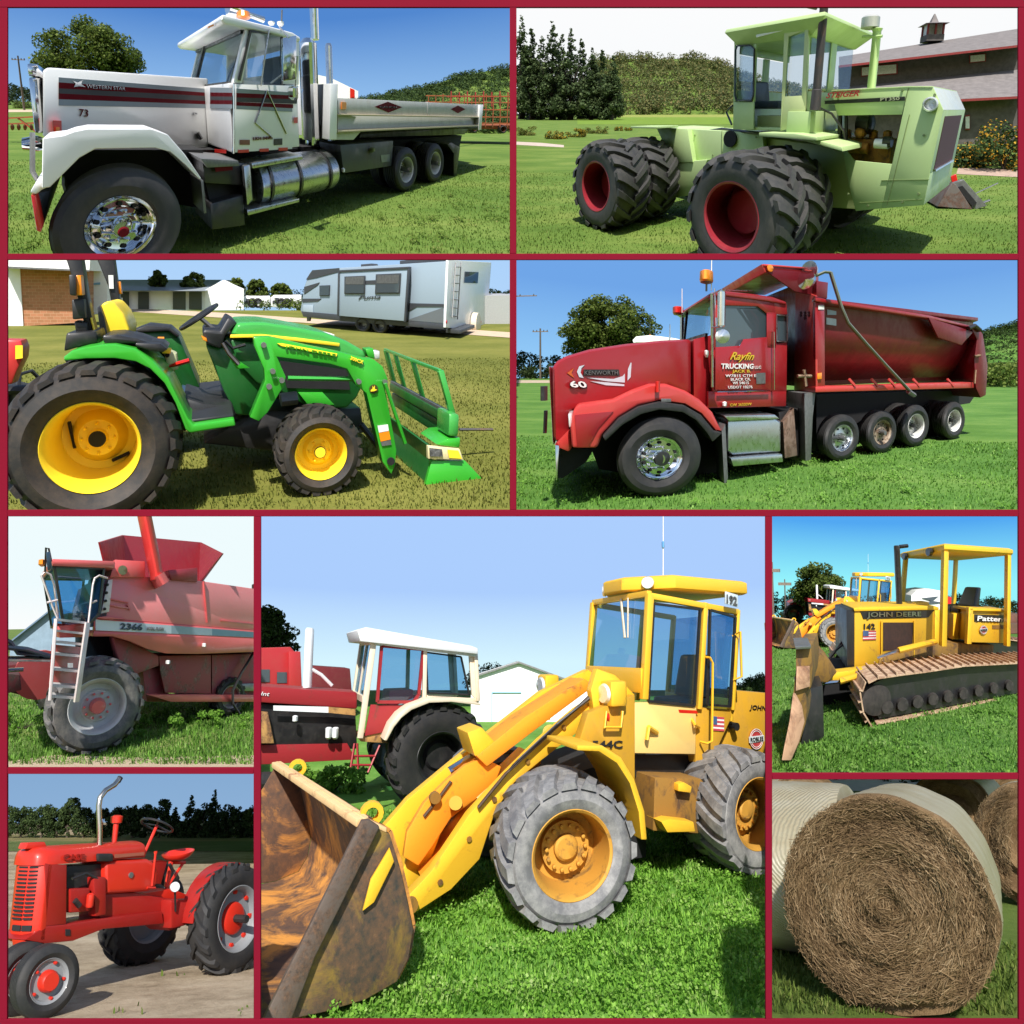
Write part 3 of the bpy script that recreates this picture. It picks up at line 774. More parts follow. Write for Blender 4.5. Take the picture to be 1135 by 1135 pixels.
    # tank, steps, battery box
    ty = .36; p, q = T.at(276, 205, ty), T.at(362, 184, ty); R0 = .335; c0 = (p.z + q.z) / 2
    tank = MB().lathe([(0, .001), (.0, R0 * .8), (.04, R0 * .97), (.07, R0), (q.x - p.x - .07, R0), (q.x - p.x - .03, R0 * .96), (q.x - p.x, R0 * .8), (q.x - p.x, .001)], (p.x, ty, c0), (1, 0, 0), 36).build('fuel_tank', alu, T)
    m = MB()
    for f in (.12, .45, .85): m.lathe([(-.02, R0 + .003), (-.02, R0 + .014), (.02, R0 + .014), (.02, R0 + .003)], (p.x + (q.x - p.x) * f, ty, c0), (1, 0, 0), 36)
    m.build('tank_strap', black, T, parent=tank)
    T.slab([(279, 181), (335, 171.5), (336, 176.5), (280, 187)], .06, .34, 'step', alu, .012); T.slab([(274, 233), (332, 220), (332, 224), (275, 239)], .05, .25, 'step', alu, .012)
    T.slab([(270, 184), (278, 182), (281, 222), (274, 229)], .05, .6, 'tank_end', alu, .03)
    T.slab([(224, 177), (272, 181), (272, 206), (227, 203)], .12, .6, 'battery_box', black, .02); T.slab([(233, 226), (270, 216), (272, 250), (235, 255)], .08, .6, 'tool_box', black, .02)
    T.slab([(228, 203), (272, 206), (271, 217), (233, 226)], .2, .5, 'step_well', dark, 0)
    T.slab([(222, 175.5), (264, 178), (266, 184), (230, 186)], .06, .55, 'step_plate', greysteel, .01)
    T.decal([(238, 185.5), (258, 184), (258, 188.5), (239, 190.5)], .1, maroon, 'reflector')
    # chassis
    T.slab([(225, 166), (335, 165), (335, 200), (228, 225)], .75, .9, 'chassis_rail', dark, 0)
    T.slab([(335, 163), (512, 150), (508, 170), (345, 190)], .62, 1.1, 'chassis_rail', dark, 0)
    box = T.slab([(377, 161), (436, 156), (434, 184), (381, 192)], .1, .5, 'tool_chest', paint('chest', (.055, .06, .06), .5, .1, .6), .012)
    T.decal([(422, 172), (432, 171), (432, 179), (423, 180)], .1, paint('plate', (.14, .16, .16)), 'data_plate', box); T.upright(412, .08, [169, 167, 164, 163], [.02, .06, .06, .02], 'chest_latch', paint('olive', (.1, .12, .04)), 14, parent=box)
    T.upright(380.5, .08, [191, 190, 187, 186], [.01, .03, .03, .01], 'clearance_light', whitep, 10)
    T.slab([(500, 158), (510, 163), (506, 195), (503, 196), (503, 170), (496, 160)], .05, .55, 'mudflap', black, .006)
    # dump bed
    bw = 2.35; grey = paint('bed_grey', (.42, .43, .42), .5, .1, .5, (.2, .15, .1)); lite = paint('bed_light', (.58, .6, .62), .4, .1, .4, (.3, .24, .16))
    bed = T.slabs([([(374.5, 108.5), (535, 116.4), (533, 129.4), (374.5, 126)], .03, .06), ([(374.5, 108.5), (535, 116.4), (533, 129.4), (374.5, 126)], bw - .06, .06)], 'bed_side', grey, .008)
    T.slab([(374.5, 127.6), (532, 130.4), (531.5, 138.6), (374.5, 144.5)], .1, bw - .2, 'bed_beam', lite, .008)
    T.slabs([([(374.5, 126), (533, 129.3), (533, 130.6), (374.5, 127.8)], .0, bw), ([(374.5, 144.2), (532, 138.2), (532, 140), (374.5, 147)], .0, bw)], 'bed_ledge', paint('ledge', (.5, .42, .28), .5, .1, .5), .006)
    T.slab([(366.5, 92.5), (374.5, 93), (373.5, 155), (365, 155)], -.02, .16, 'bed_post', white, .015); T.slab([(366.5, 92.5), (374.5, 93), (373.5, 155), (365, 155)], .15, bw - .3, 'bulkhead', whitep, .01)
    T.slab([(532, 116), (536, 116), (533.5, 144), (530.5, 144)], -.01, bw, 'tailgate', white, .01)
    T.slab([(474, 113), (475.5, 113.1), (475.5, 128), (474, 128)], .02, .05, 'side_stake', grey, .004)
    T.slab([(374, 147), (400, 146), (392, 155), (372, 155)], .1, 1.9, 'bed_subframe', lite, .01); T.slab([(400, 146), (520, 141), (515, 149), (398, 153)], .5, 1.3, 'bed_subframe', black, .01)
    for a in ([(415.5, 118.3), (430, 112.7), (446, 118.8), (430.7, 124.8)], [(500, 121), (507.6, 117), (516, 121), (507.6, 125.5)]): T.decal(a, .03, maroon, 'diamond_badge', bed)
    T.text('GALION', (421, 119.8), (440, 120.2), (421, 117.4), .022, silver, parent=bed)
    T.decal([(379, 113), (384, 113.4), (384, 121), (379, 121)], .03, amber, 'side_marker', bed, t=.02)
    # wheels
    for (px, py, yy, st, ri) in ((137, 316, .0, 0, chr_),):
        c = V.on(px + 5, py, z=0); Rt = V.on(137, 252, y=0).z
        wheel(T, (c.x + .0, yy, Rt), Rt, .38, Rt * .54, rub, chr_, hub_mat=chr_, dish=.06, holes=10, nuts=10, steer=R(-4), hubR=.17, hubL=.1, grooves=True)
        MB().lathe([(0, .05), (-.02, .04), (-.02, .001)], (c.x, yy - .1, Rt), (0, 1, 0), 14, True).build('hub_cap', maroon, T)
    ws_ = paint('rim_white', (.6, .6, .58), .4, .2, .4)
    for (px, py) in ((453, 213), (490, 204)):
        c = V.on(px, py, z=0)
        wheel(T, (c.x, .02, .47), .47, .3, .27, rub, ws_, hub_mat=black, dish=.16, nuts=8, hubL=.2, n=32)
        wheel(T, (c.x, .36, .47), .47, .28, .27, rub, ws_, n=24); wheel(T, (c.x, 2.3, .47), .47, .5, .27, rub, ws_, flip=-1, n=24)
    c = V.on(137, 316, z=0); wheel(T, (c.x, 2.3, .55), .55, .36, .3, rub, chr_, flip=-1, n=24)

    clover(G, grassA, 'low weeds in clusters beside the white truck', 5000, (2.3, 7), (-1.2, 1.2), .07, .022, 4)
    # ---------------- behind the truck
    scenery_tree(G, 105, 124, 19, 62, None, leafA, 'big round tree rising behind the long white hood', seed=4, n=24000, leaf=2.0, clumps=120)
    pole(G, 27, 122, 62, None, 'grey utility pole beside the far shrub at the left edge', span=1.0, arms=(.07,))
    bush(G, tuple(G.on(24, 120, z=0)), 1.9, .8, 2.0, leafA, 'low rounded shrub in front of the distant hills', 5, 1800, .11)
    skyline_woods(G, [(-10, 88), (12, 91), (25, 95), (60, 93), (200, 98), (330, 104)], 120, None, 420, leafC, 'treeline', 'dark distant treeline along the left horizon', 6, 5, 40, 1.8)
    skyline_woods(G, [(385, 106), (415, 102), (440, 97), (470, 90), (500, 80), (530, 73), (580, 66)], 147, None, 1700, leafB, 'wooded_hill', 'green wooded hill rising on the right behind the flatbed', 7, 5.5, 50, 1.7, deep=.6, ground=lawn)
    rd = [G.on(x, y, z=0) for x, y in ((-20, 121.5), (60, 121.5), (60, 124), (-20, 124.5))]
    patch(G, plain('sand', (.42, .34, .24), .95), 'road', rd, .01)
    # white shed with red door
    b = Thing(G, 'shed', 'white metal shed with a red door strip behind the flatbed', 'shed', at=tuple(G.on(385, 130, y=30)))
    F = b.fr; m = MB(); pr = [F.on(a, c, y=0) for a, c in ((330, 130), (397, 130), (397, 101), (366, 86), (330, 78))]; m.slab(pr, (0, 3, 0)); m.build('wall', whitep, b)
    MB().slab([F.on(a, c, y=-.02) for a, c in ((388, 110), (393, 110), (393, 99.5), (388, 97.5))], (0, .015, 0)).build('door', redlens, b)
    # rusty orange harrow on the right, red one at the left edge
    ora = rusty('implement_orange', (.3, .07, .02), (.22, .09, .03), .45, 3); red = paint('implement_red', (.32, .02, .02), .5, .1, .5)
    I = Thing(G, 'hay_rack', 'rusty orange and red slatted hay rack at the right edge beyond the flatbed', 'farm implement', at=tuple(G.on(528, 147, y=13)))
    F = I.fr; m = MB()
    P = lambda x, y, d=0: F.on(x, y, y=d)
    for d in (0, 1.0):
        for i in range(14):
            x = 474 + i * 8; m.bar(P(x, 141, d), P(x + 1, 106 - (i % 3), d), .03, .03)
        for y in (106, 113, 121, 129, 136): m.bar(P(472, y, d), P(590, y + 1, d), .03, .05)
    m.each('rack_bar', ora, I)
    m = MB()
    for i in range(9): m.bar(P(500 + i * 9, 118, .5), P(500 + i * 9, 101 + (i % 2), .5), .04, .04)
    m.bar(P(495, 107, .5), P(590, 107, .5), .05, .05); m.build('tine_frame', red, I)
    m = MB(); m.slab([P(480, 139, .1), P(590, 139, .1), P(590, 143, .1), P(480, 143, .1)], (0, .9, 0)); m.build('bed_floor', ora, I)
    for x in (524, 556):
        c = P(x, 143.5, .1); wheel(I, (c.x, c.y - .1, max(c.z, .2)), .22, .16, .12, rub, ora, n=20)
    I = Thing(G, 'disc_harrow', 'low orange disc harrow lying in the grass at the left edge', 'farm implement', at=tuple(G.on(25, 147, y=11)))
    F = I.fr; m = MB(); P = lambda x, y, d=0: F.on(x, y, y=d)
    for i in range(7): m.lathe([(-.01, .13), (.02, .09), (.03, .001)], P(0 + i * 7, 141, .1), (1, .3, 0), 14, True)
    m.build('disc', ora, I); m = MB(); m.bar(P(-10, 132, .1), P(46, 129, .1), .06, .06); m.bar(P(-10, 138, .4), P(46, 136, .4), .06, .06); m.bar(P(20, 131, .1), P(40, 146, .1), .05, .05); m.build('frame', ora, I)
bay_white_truck()

# ================================================================== bay 2: green articulated tractor on dual wheels
def bay_green_tractor():
    G = bay((569, 4, 1133, 285), 850, 122, 2.34, 36.0, 2.9, .05)
    sk = skymat('sky_overcast', (.93, .95, .97), (.98, .985, .99), 0, 120)
    sky_sheet(G, sk, 330, -20, 160)
    terrain(G, lawn, 'ground', (3.5, 320), (-.9, .9), None)
    grass(G, grassA, 'short mown grass under the green articulated tractor', 30000, (4, 14), .05, 13, .005, xr=(-.75, .75))
    V = G.heading((657, 254), (803, 307))
    print('> st wheelbase', [tuple(round(x, 2) for x in V.on(*p, z=0)) for p in ((803, 307),)], 'top', V.on(803, 172, y=0).z)
    T = Machine(V, 'articulated_tractor', 'pale green articulated tractor with open cab door and huge dual tyres on dark red rims', 'tractor')
    gr = paint('tractor_lime', (.43, .56, .25), .45, .15, .12, (.4, .42, .26)); gd = paint('tractor_lime_dull', (.47, .53, .25), .5, .1, .2, (.4, .38, .2))
    rim = paint('rim_red', (.26, .02, .03), .45, .2, .3, (.3, .12, .1)); rb = rubber('rubber_ag', (.028, .028, .028), (.1, .09, .075), .6)
    eng = rusty('engine_ochre', (.36, .16, .02), (.2, .09, .02), .45, 6)
    xw = V.on(803, 307, z=0).x
    Rt = .86
    for x in (0, xw):
        for y in (0, .8): wheel(T, (x, y, Rt), Rt, .76, .5 if y == 0 else .46, rb, rim, dish=.42, hubR=.3, lugs=17, lug_h=.06, lug_w=.1, bulge=.015, nuts=0, hub_mat=None, n=48)
        for y in (3.62, 4.4): wheel(T, (x, y, Rt), Rt, .72, .42, rb, rim, dish=.4, hubR=.3, lugs=15, lug_h=.06, lug_w=.1, flip=-1, n=32)
    yb = 1.6
    # rear frame and fenders
    a = T.S([(727, 141), (762, 143), (780, 177), (745, 180)], yb); a[0].y += .0
    T.slab([(727, 141), (762, 143), (768, 180), (745, 180)], yb, 1.2, 'rear_fender', gr, .015)
    T.slab([(745, 180), (784, 177), (768, 216), (742, 220)], yb + .02, 1.1, 'rear_frame', gr, .015)
    T.slab([(762, 143), (845, 147.5), (850, 205), (780, 205), (768, 180)], yb + .12, 1.0, 'hitch_frame', gr, .015)
    T.slab([(699, 140), (728, 140), (728, 142.5), (699, 142)], yb - .55, .6, 'fender_top', gr, .008)
    MB().disc(T.at(809.5, 154, yb + .1), .16, (0, 1, 0), .05).build('access_hole', dark, T)
    T.slab([(841, 147), (880, 148), (905, 152), (905, 156), (841, 151)], .95, 1.4, 'front_fender', gr, .01)
    T.slab([(880, 148), (933, 163), (934, 168), (880, 153)], 1.1, 1.2, 'front_fender', gr, .01)
    T.slab([(845, 152), (935, 165), (950, 232), (850, 225)], yb + .25, .9, 'chassis', gd, .01)
    # nose: side plates, hood, raked radiator front
    yh = 1.72
    W = V.on(1054.5, 218, x=V.on(1024, 227.4, y=yh).x).y - yh
    print('> nose width', W)
    W = min(max(W, .8), 1.85)
    sides = MB(); t = .03
    for o in (0, W - t):
        for pp in ([(921, 100.5), (1007, 96), (999.6, 127), (928, 128)], [(1007, 96), (1034, 96), (1045.6, 122), (1030.6, 192), (1024, 227.4), (977, 231), (988.7, 182)],
                   [(933, 160), (947, 178), (988.7, 182), (977, 231), (948.5, 234), (941, 205)]):
            sides.slab(T.S(pp, yh + o), (0, t, 0))
    sides.each('nose_side', gr, T, bevel=.006)
    A = T.S([(1034, 96), (1045.6, 122), (1031, 192), (1024, 227.4)], yh + .002); w = Vector((0, W - .004, 0))
    m = MB()
    hood = T.slab([(922, 99.8), (1007, 95.4), (1034, 95.4), (1034, 97.5), (1007, 97.5), (922, 102)], yh - .004, W + .008, 'hood', gr, .008)
    m = MB().slab([A[0], A[0] + w, A[1] + w, A[1]], (-.04, 0, -.0)); m.build('nose_top', paint('nose_pale', (.55, .58, .52), .3, .5), T, bevel=.01)
    m = MB(); B = [A[1].lerp(A[2], .1), A[1].lerp(A[2], .98)]
    m.slab([A[1], A[1] + w, A[2] + w, A[2]], (-.05, 0, 0)); m.slab([A[2], A[2] + w, A[3] + w, A[3]], (-.05, 0, 0)); fr = m.build('nose_front', gr, T, bevel=.012)
    d = Vector((.006, 0, 0)); i0 = Vector((0, W * .1, 0)); i1 = Vector((0, W * .84, 0))
    MB().slab([B[0] + i0 + d, B[0] + i1 + d, B[1] + i1 + d, B[1] + i0 + d], (-.01, 0, 0)).build('grille', plain('grille_maroon', (.07, .008, .012), .7, 0, .4, 60, .4), T, parent=fr)
    m = MB(); m.bar(B[1] + i0 + d * 2, B[1] + i1 + d * 2, .04, .03); m.build('grille_sill', alu, T, parent=fr)
    c = T.at(1031.5, 115.5, yh - .01); MB().lathe([(.02, .1), (-.03, .1), (-.035, .08), (-.01, .07), (-.01, .001)], c, (0, 1, 0), 24, True).build('headlight', lampglass, T)
    T.text('STEIGER', (915.5, 108.8), (952, 106.2), (916, 102.8), yh, paint('decal_red', (.42, .012, .03), .4), parent=hood, shear=.35, bold=.02, lift=.02)
    T.decal([(914, 111.5), (1003, 107), (1003, 111.5), (914, 115.5)], yh, black, 'hood_stripe', hood)
    T.text('PT350', (976, 112), (997, 110.8), (976, 108.6), yh - .008, paint('decal_cream', (.6, .62, .4)), parent=hood)
    m = MB()
    for a, b in (((977, 200), (1030, 199)), ((1007, 97), (1003, 112)), ((1008, 127), (983, 228)), ((952, 225), (1022, 221)), ((768, 181), (845, 180)), ((800, 145), (800, 180))): m.bar(T.at(*a, (yh if a[0] > 900 else yb + .12) - .004), T.at(*b, (yh if b[0] > 900 else yb + .12) - .003), .007, .007)
    for a in ((940, 215), (962, 228), (1000, 224), (1018, 215), (1024, 150), (1036, 105), (930, 104), (1000, 100), (770, 150), (838, 152), (790, 172)): m.disc(T.at(*a, (yh if a[0] > 900 else yb + .12) - .003), .018, (0, 1, 0), .016, 8)
    m.build('panel_seam', paint('seam', (.2, .26, .11), .6, 0, .3), T)
    # engine in the open bay
    m = MB(); p = T.at(958, 165, yh + .3); q = T.at(985, 165, yh + .3); m.box((p.x - .5, yh + .25, p.z - .25), (q.x + .05, yh + .75, p.z + .16))
    for i in range(5): m.lathe([(0, .07), (.12, .07), (.14, .03)], (p.x - .35 + i * .22, yh + .4, p.z + .16), (0, 0, 1), 12, True)
    m.lathe([(0, .09), (.55, .09)], (p.x - .45, yh + .2, p.z + .02), (1, 0, 0), 14, True); m.ball(T.at(954, 147, yh + .25), .1, 12)
    m.build('engine', eng, T, bevel=.01)
    MB().lathe([(0, .17), (.2, .17), (.24, .1)], T.at(952, 137, yh + .35), (1, 0, 0), 20, True).build('turbocharger', black, T)
    MB().lathe([(0, .075), (.2, .075)], T.at(970, 159, yh + .12), (1, 0, 0), 16, True).build('oil_filter', whitep, T); MB().lathe([(0, .08), (.12, .08)], T.at(979.5, 157, yh + .12), (1, 0, 0), 16, True).build('filter_cap', black, T)
    T.tubes([([T.at(905, 118, yh), T.at(922, 126, yh - .02), T.at(935, 145, yh), T.at(939, 170, yh + .1)], .02), ([T.at(931, 128, yh + .1), T.at(931, 155, yh + .1)], .04), ([T.at(938, 128, yh + .1), T.at(938, 155, yh + .1)], .03)], 'hose', black)
    MB().box((T.at(930, 150, yh).x, yh + .9, T.at(930, 180, yh).z), (T.at(998, 150, yh).x, yh + .95, T.at(930, 165, yh).z)).build('engine_shield', dark, T)
    # step box
    yc = 1.35
    p, q = T.at(873, 123.5, yc - .1), T.at(897, 150, yc - .1); T_ = V.on(927, 137, x=q.x).y
    MB().box((p.x, yc - .1, q.z), (q.x, min(T_, yc + .9), p.z)).build('tool_box', gr, T, bevel=.012)
    # cab
    x0, x1 = T.at(812.5, 143, yc).x, T.at(893, 121, yc).x; zt = T.at(814, 51.5, yc).z; zb = T.at(813, 143.5, yc).z
    yf = V.on(946, 80, x=x1).y
    print('> cab', x0, x1, yc, yf, zb, zt)
    yf = min(max(yf, yc + 1.3), yc + 1.9); Wc = yf - yc
    cabm = MB()
    def wall(o, rear_win=True):
        for pp in ([(812.5, 143.5), (835, 143.5), (835.4, 113), (812.8, 113)], [(812.8, 113), (815, 113), (815, 50), (813.8, 50)], [(834, 113), (836, 113), (838.5, 49), (835, 49)], [(813.8, 50), (838.5, 49), (839, 39.5), (813.5, 45)],
                   [(838, 40), (870, 33), (869.5, 38), (838, 45)]): cabm.slab(T.S(pp, yc + o), (0, .04, 0))
    wall(0); wall(Wc - .04)
    m2 = cabm
    for o in (0, Wc - .04):
        m2.slab(T.S([(889, 110), (893.4, 120), (897.5, 24), (893.5, 28)], yc + o), (0, .04, 0))
        m2.slab(T.S([(870, 33), (897.5, 24), (897, 29), (870, 38)], yc + o), (0, .04, 0))
    za, zc_ = T.at(893, 101, yc).z, zt
    m2.box((x1 - .05, yc + .045, zb), (x1, yf - .045, za)); m2.box((x0, yc + .045, zb), (x0 + .04, yf - .045, zb + .7)); m2.box((x0, yc + .045, zt - .14), (x0 + .04, yf - .045, zt))
    m2.box((x0, yc + Wc * .45, zb + .7), (x0 + .05, yc + Wc * .55, zt - .15)); m2.box((x1 - .05, yc + Wc * .42, za), (x1 - .01, yc + Wc * .55, zt))
    m2.box((x0 + .05, yc + .05, zb), (x1 - .06, yf - .05, zb + .05))
    cab = m2.build('cab', gr, T, bevel=.008)
    MB().slab(T.S([(814.5, 112), (835.2, 112), (837, 50), (814.5, 51)], yc + .015), (0, .01, 0)).build('rear_side_window', cabglass, T, parent=cab)
    m = MB(); pw = T.S([(816, 111), (833, 111), (835, 105), (836, 54), (832, 50.5), (817, 51), (815, 56), (814.5, 105)], yc - .01)
    for i in range(8): m.bar(pw[i], pw[(i + 1) % 8], .02, .03, up=(0, 1, 0))
    m.build('window_gasket', black, T, parent=cab)
    m = MB(); pw = T.S([(866, 145), (889, 139), (894, 121), (897.5, 24), (870.5, 32.5)], yc - .03); pg = T.S([(871, 107), (889.5, 106), (893, 34), (875, 41)], yc - .03)
    outer = pw; inn = [pg[0], pg[1], pg[1], pg[2], pg[3]]
    dd = Vector((0, -.03, 0))
    for pp in ([outer[0], outer[1], outer[2], inn[1], inn[0]], [outer[2], outer[3], inn[3], inn[1]], [outer[3], outer[4], inn[4], inn[3]], [outer[4], outer[0], inn[0], inn[4]]): m.slab(pp, dd)
    door = m.build('door', gd, T, bevel=.004)
    MB().slab(pg, dd * .4).build('door_glass', cabglass, T, parent=door)
    MB().box((x1 - .035, yc + .06, za + .02), (x1 - .02, yf - .06, zt - .02)).build('windshield', cabglass, T, parent=cab)
    MB().box((x0 + .01, yc + .06, zb + .72), (x0 + .025, yf - .06, zt - .16)).build('rear_window', cabglass, T, parent=cab)
    # flared roof
    N0, N1 = T.at(803.8, 38, yc - .14), T.at(899, 18.5, yc - .14); zr = (N0.z + N1.z) / 2
    xr0, xr1 = N0.x, max(N1.x, x1 + .28); m = MB()
    ring = lambda xa, xb, ya, yb_, z: [Vector((xa, ya, z)), Vector((xb, ya, z)), Vector((xb, yb_, z)), Vector((xa, yb_, z))]
    m.loft([ring(x0 + .0, x1, yc, yf, zt - .005), ring(xr0, xr1, yc - .16, yf + .16, zr), ring(xr0 + .02, xr1 - .02, yc - .14, yf + .14, zr + .06), ring(xr0 + .3, xr1 - .3, yc + .2, yf - .2, zr + .1)])
    m.build('roof', gr, T, bevel=.01)
    T.slab([(838, 38.5), (871, 30), (871, 33), (838, 41.5)], yc - .09, .08, 'rain_rail', whitep, .004)
    # exhaust, intake, seat
    ex = T.upright(903.5, yc - .05, [122, 100, 99, 30, 0], [.085, .075, .065, .065, .065], 'exhaust_stack', rusty('stack_rust', (.035, .03, .03), (.13, .06, .04), .42, 3))
    T.tubes([([T.at(907, 30, yc), T.at(918, 17, yc + .1), T.at(912, 11, yc)], .02), ([T.at(895, 7, yc), T.at(905, 9, yc)], .03)], 'stack_bracket', black, parent=ex)
    ip = T.upright(965.5, yh + .75, [100, 36, 33, 32], [.07, .07, .09, .06], 'intake_pipe', gr)
    T.upright(964, yh + .75, [33, 31, 20, 18, 17], [.06, .15, .15, .12, .02], 'air_cleaner', paint('cap_grey', (.4, .4, .38), .5), parent=ip); T.tube([T.at(956, 41, yh + .7), T.at(978, 40, yh + .7)], .025, 'pipe_bracket', gr, parent=ip)
    m = MB(); s0 = T.at(852, 117, yc + .5); b0 = T.at(842, 90, yc + .5)
    m.box((s0.x - .3, yc + .3, s0.z - .06), (s0.x + .32, yc + .85, s0.z + .08)); m.loft([[Vector((s0.x - .32, y, s0.z + .06)) for y in (yc + .3, yc + .85)] + [Vector((s0.x - .2, y, s0.z + .06)) for y in (yc + .85, yc + .3)],
            [Vector((b0.x - .12, y, b0.z)) for y in (yc + .36, yc + .79)] + [Vector((b0.x + .02, y, b0.z)) for y in (yc + .79, yc + .36)]])
    m.build('seat', paint('seat_blue', (.02, .03, .05), .5, .1), T, bevel=.05, seg=3)
    T.slab([(839, 128), (866, 128), (866, 141), (839, 141)], yc + .35, .5, 'seat_base', gd, .02)
    T.tubes([([T.at(812, 117, yc), T.at(805, 124, yc + .1), T.at(811, 138, yc)], .02), ([T.at(845, 148, yb), T.at(800, 143, yb + .3), T.at(780, 146, yb + .3)], .03)], 'hydraulic_hose', black)

    # ---------------- the place behind it
    pine = foliage('pine', [(.03, .05, .02), (.05, .08, .03), (.08, .115, .042), (.12, .15, .06)], .3)
    for i, (x, top, hw, dep) in enumerate(((578, 17, 15, 24), (589, 30, 13, 26), (601, 40, 14, 25), (612, 22, 14, 26), (622, 38, 12, 27), (632, 32, 13, 26), (643, 44, 13, 27), (655, 52, 12, 28), (666, 56, 12, 29), (678, 62, 11, 30))):
        scenery_tree(G, x, 132 + i % 2, top, hw + 3, None, pine, 'tall dark pine, %s in the row counted from the left edge of the lawn' % ['first', 'second', 'third', 'fourth', 'fifth', 'sixth', 'seventh', 'eighth', 'ninth', 'tenth'][i], group='pines along the lawn', kind='pine', seed=20 + i, n=5200, leaf=1.7, clumps=90, base=.02, name='pine_tree')
    mix = foliage('autumn_mix', [(.035, .055, .018), (.07, .095, .028), (.11, .13, .04), (.17, .15, .055), (.2, .15, .06)], .3)
    skyline_woods(G, [(655, 58), (700, 56), (730, 57), (770, 56), (790, 58), (812, 68), (850, 86), (960, 100)], 127, None, 1700, mix, 'wooded_hill', 'rounded wooded hill with first autumn colour behind the green tractor', 9, 6.5, 50, 1.8, deep=.5, ground=lawn)
    fy = soil('field_yellow', [(.3, (.1, .14, .025)), (.5, (.2, .23, .05)), (.7, (.32, .29, .09))]); fg = soil('field_green', [(.3, (.07, .13, .015)), (.6, (.15, .23, .03))])
    for (a, b, mt, nm) in ((125.5, 130, fy, 'field'), (130, 138, fg, 'field')):
        patch(G, mt, nm, [G.on(x, y, z=0) for x, y in ((640, b), (960, b), (960, a), (640, a))], .02)
    patch(G, plain('gravel_pink', (.42, .34, .29), .95, 0, .2, 3), 'path', [G.on(x, y, z=0) for x, y in ((560, 160), (625, 163.5), (625, 161), (600, 158.5), (560, 156.5))], .012)
    wd = foliage('weeds', [(.04, .07, .012), (.1, .13, .02), (.16, .17, .04), (.3, .22, .04)], .3); fl = foliage('flowers_yellow', [(.5, .3, .02), (.7, .45, .04)], .3)
    for i, (x, y, hw, h, ex) in enumerate(((585, 150, 1.5, 1.0, None), (612, 154, 1.3, .8, fl), (640, 152, 1.2, .9, fl), (662, 148, 1.4, .9, None), (690, 145, 1.3, .6, fl))):
        b = G.on(x, y, z=0); bush(G, tuple(b), hw, .5, h, wd, ['dull green weed clump nearest the left edge of the lawn', 'weed clump with yellow flowers beside the gravel path', 'yellow flowering weed clump left of the rear dual tyre', 'tall green weed clump above the rear dual tyre', 'low flowering weed clump beside the rear fender'][i], 40 + i, 1500, .08, 'weeds', 'weed_clump', extra=ex)
    # barn
    shin = plain('shingle', (.15, .135, .13), .9, 0, .25, 3); brd = plain('barn_board', (.085, .075, .07), .85, 0, .3, 4); trim = plain('trim_red', (.2, .02, .02), .6); pane = plain('pane_pale', (.55, .58, .56), .4)
    Bt = Thing(G, 'barn', 'weathered brown barn with two roof tiers and a cupola', 'barn', at=tuple(G.on(1040, 140, y=20))); F = Bt.fr
    Q = lambda x, y, d=0: F.on(x, y, y=d)
    def strip(pts, d, dep, mt, nm, parent=None): return MB().slab([Q(x, y, d) for x, y in pts], (0, dep, 0)).build(nm, mt, Bt, parent=parent)
    m = MB(); m.add([Q(930, 74, 1.5), Q(1140, 50, 1.5), Q(1140, 31, 4.5), Q(930, 63.5, 4.5)], [(0, 1, 2, 3)]); m.add([Q(930, 73.5, 1.6), Q(1140, 49.5, 1.6), Q(1140, 30, 4.6), Q(930, 63, 4.6)], [(0, 1, 2, 3)]); rf = m.build('roof', shin, Bt)
    strip([(930, 73), (1140, 49), (1140, 78), (930, 99)], 1.9, .2, brd, 'upper_wall')
    m = MB(); m.add([Q(930, 117, .0), Q(1140, 106.5, .0), Q(1140, 76, 1.9), Q(930, 97, 1.9)], [(0, 1, 2, 3)]); m.build('lower_roof', shin, Bt)
    strip([(930, 116.5), (1140, 106), (1140, 108.8), (930, 119.3)], -.02, .1, trim, 'eave'); strip([(930, 119), (1140, 108.5), (1140, 160), (930, 160)], .3, .2, brd, 'wall')
    strip([(930, 72.5), (1140, 48.5), (1140, 51), (930, 75)], 1.4, .1, trim, 'upper_eave')
    for pts in ([(954.5, 74), (968, 72.5), (968, 83.5), (954.5, 85)], [(971, 72), (995, 70), (995, 82), (971, 84)], [(1074.5, 61), (1093, 59), (1093, 68), (1074.5, 70)], [(1070, 128), (1075, 127), (1075, 144), (1070, 144)]):
        d = 1.86 if pts[0][1] < 100 else .26
        cx_, cy_ = sum(p[0] for p in pts) / 4, sum(p[1] for p in pts) / 4
        w_ = strip([(cx_ + (x - cx_) * 1.0, y) for x, y in pts], d, .03, trim, 'window'); strip([(cx_ + (x - cx_) * .86, cy_ + (y - cy_) * .8) for x, y in pts], d - .02, .02, pane, 'pane', parent=w_)
    c0 = Q(1034, 46, 4.2); sc = abs(Q(1044, 46, 4.2).x - c0.x); m = MB(); m.box((c0.x - sc * .95, 3.9, Q(1034, 46, 4.2).z), (c0.x + sc * .95, 4.9, Q(1034, 39, 4.2).z)); cu = m.build('cupola', brd, Bt)
    m = MB(); zA, zB = Q(1034, 39, 4.2).z, Q(1034, 27, 4.2).z
    for sx in (-1, 0, 1):
        for sy in (4.0, 4.8): m.box((c0.x + sx * sc * .85 - .05, sy - .05, zA), (c0.x + sx * sc * .85 + .05, sy + .05, zB))
    m.each('cupola_post', trim, Bt, parent=cu); MB().box((c0.x - sc * .8, 4.1, zA), (c0.x + sc * .8, 4.7, zB)).build('cupola_glass', pane, Bt, parent=cu)
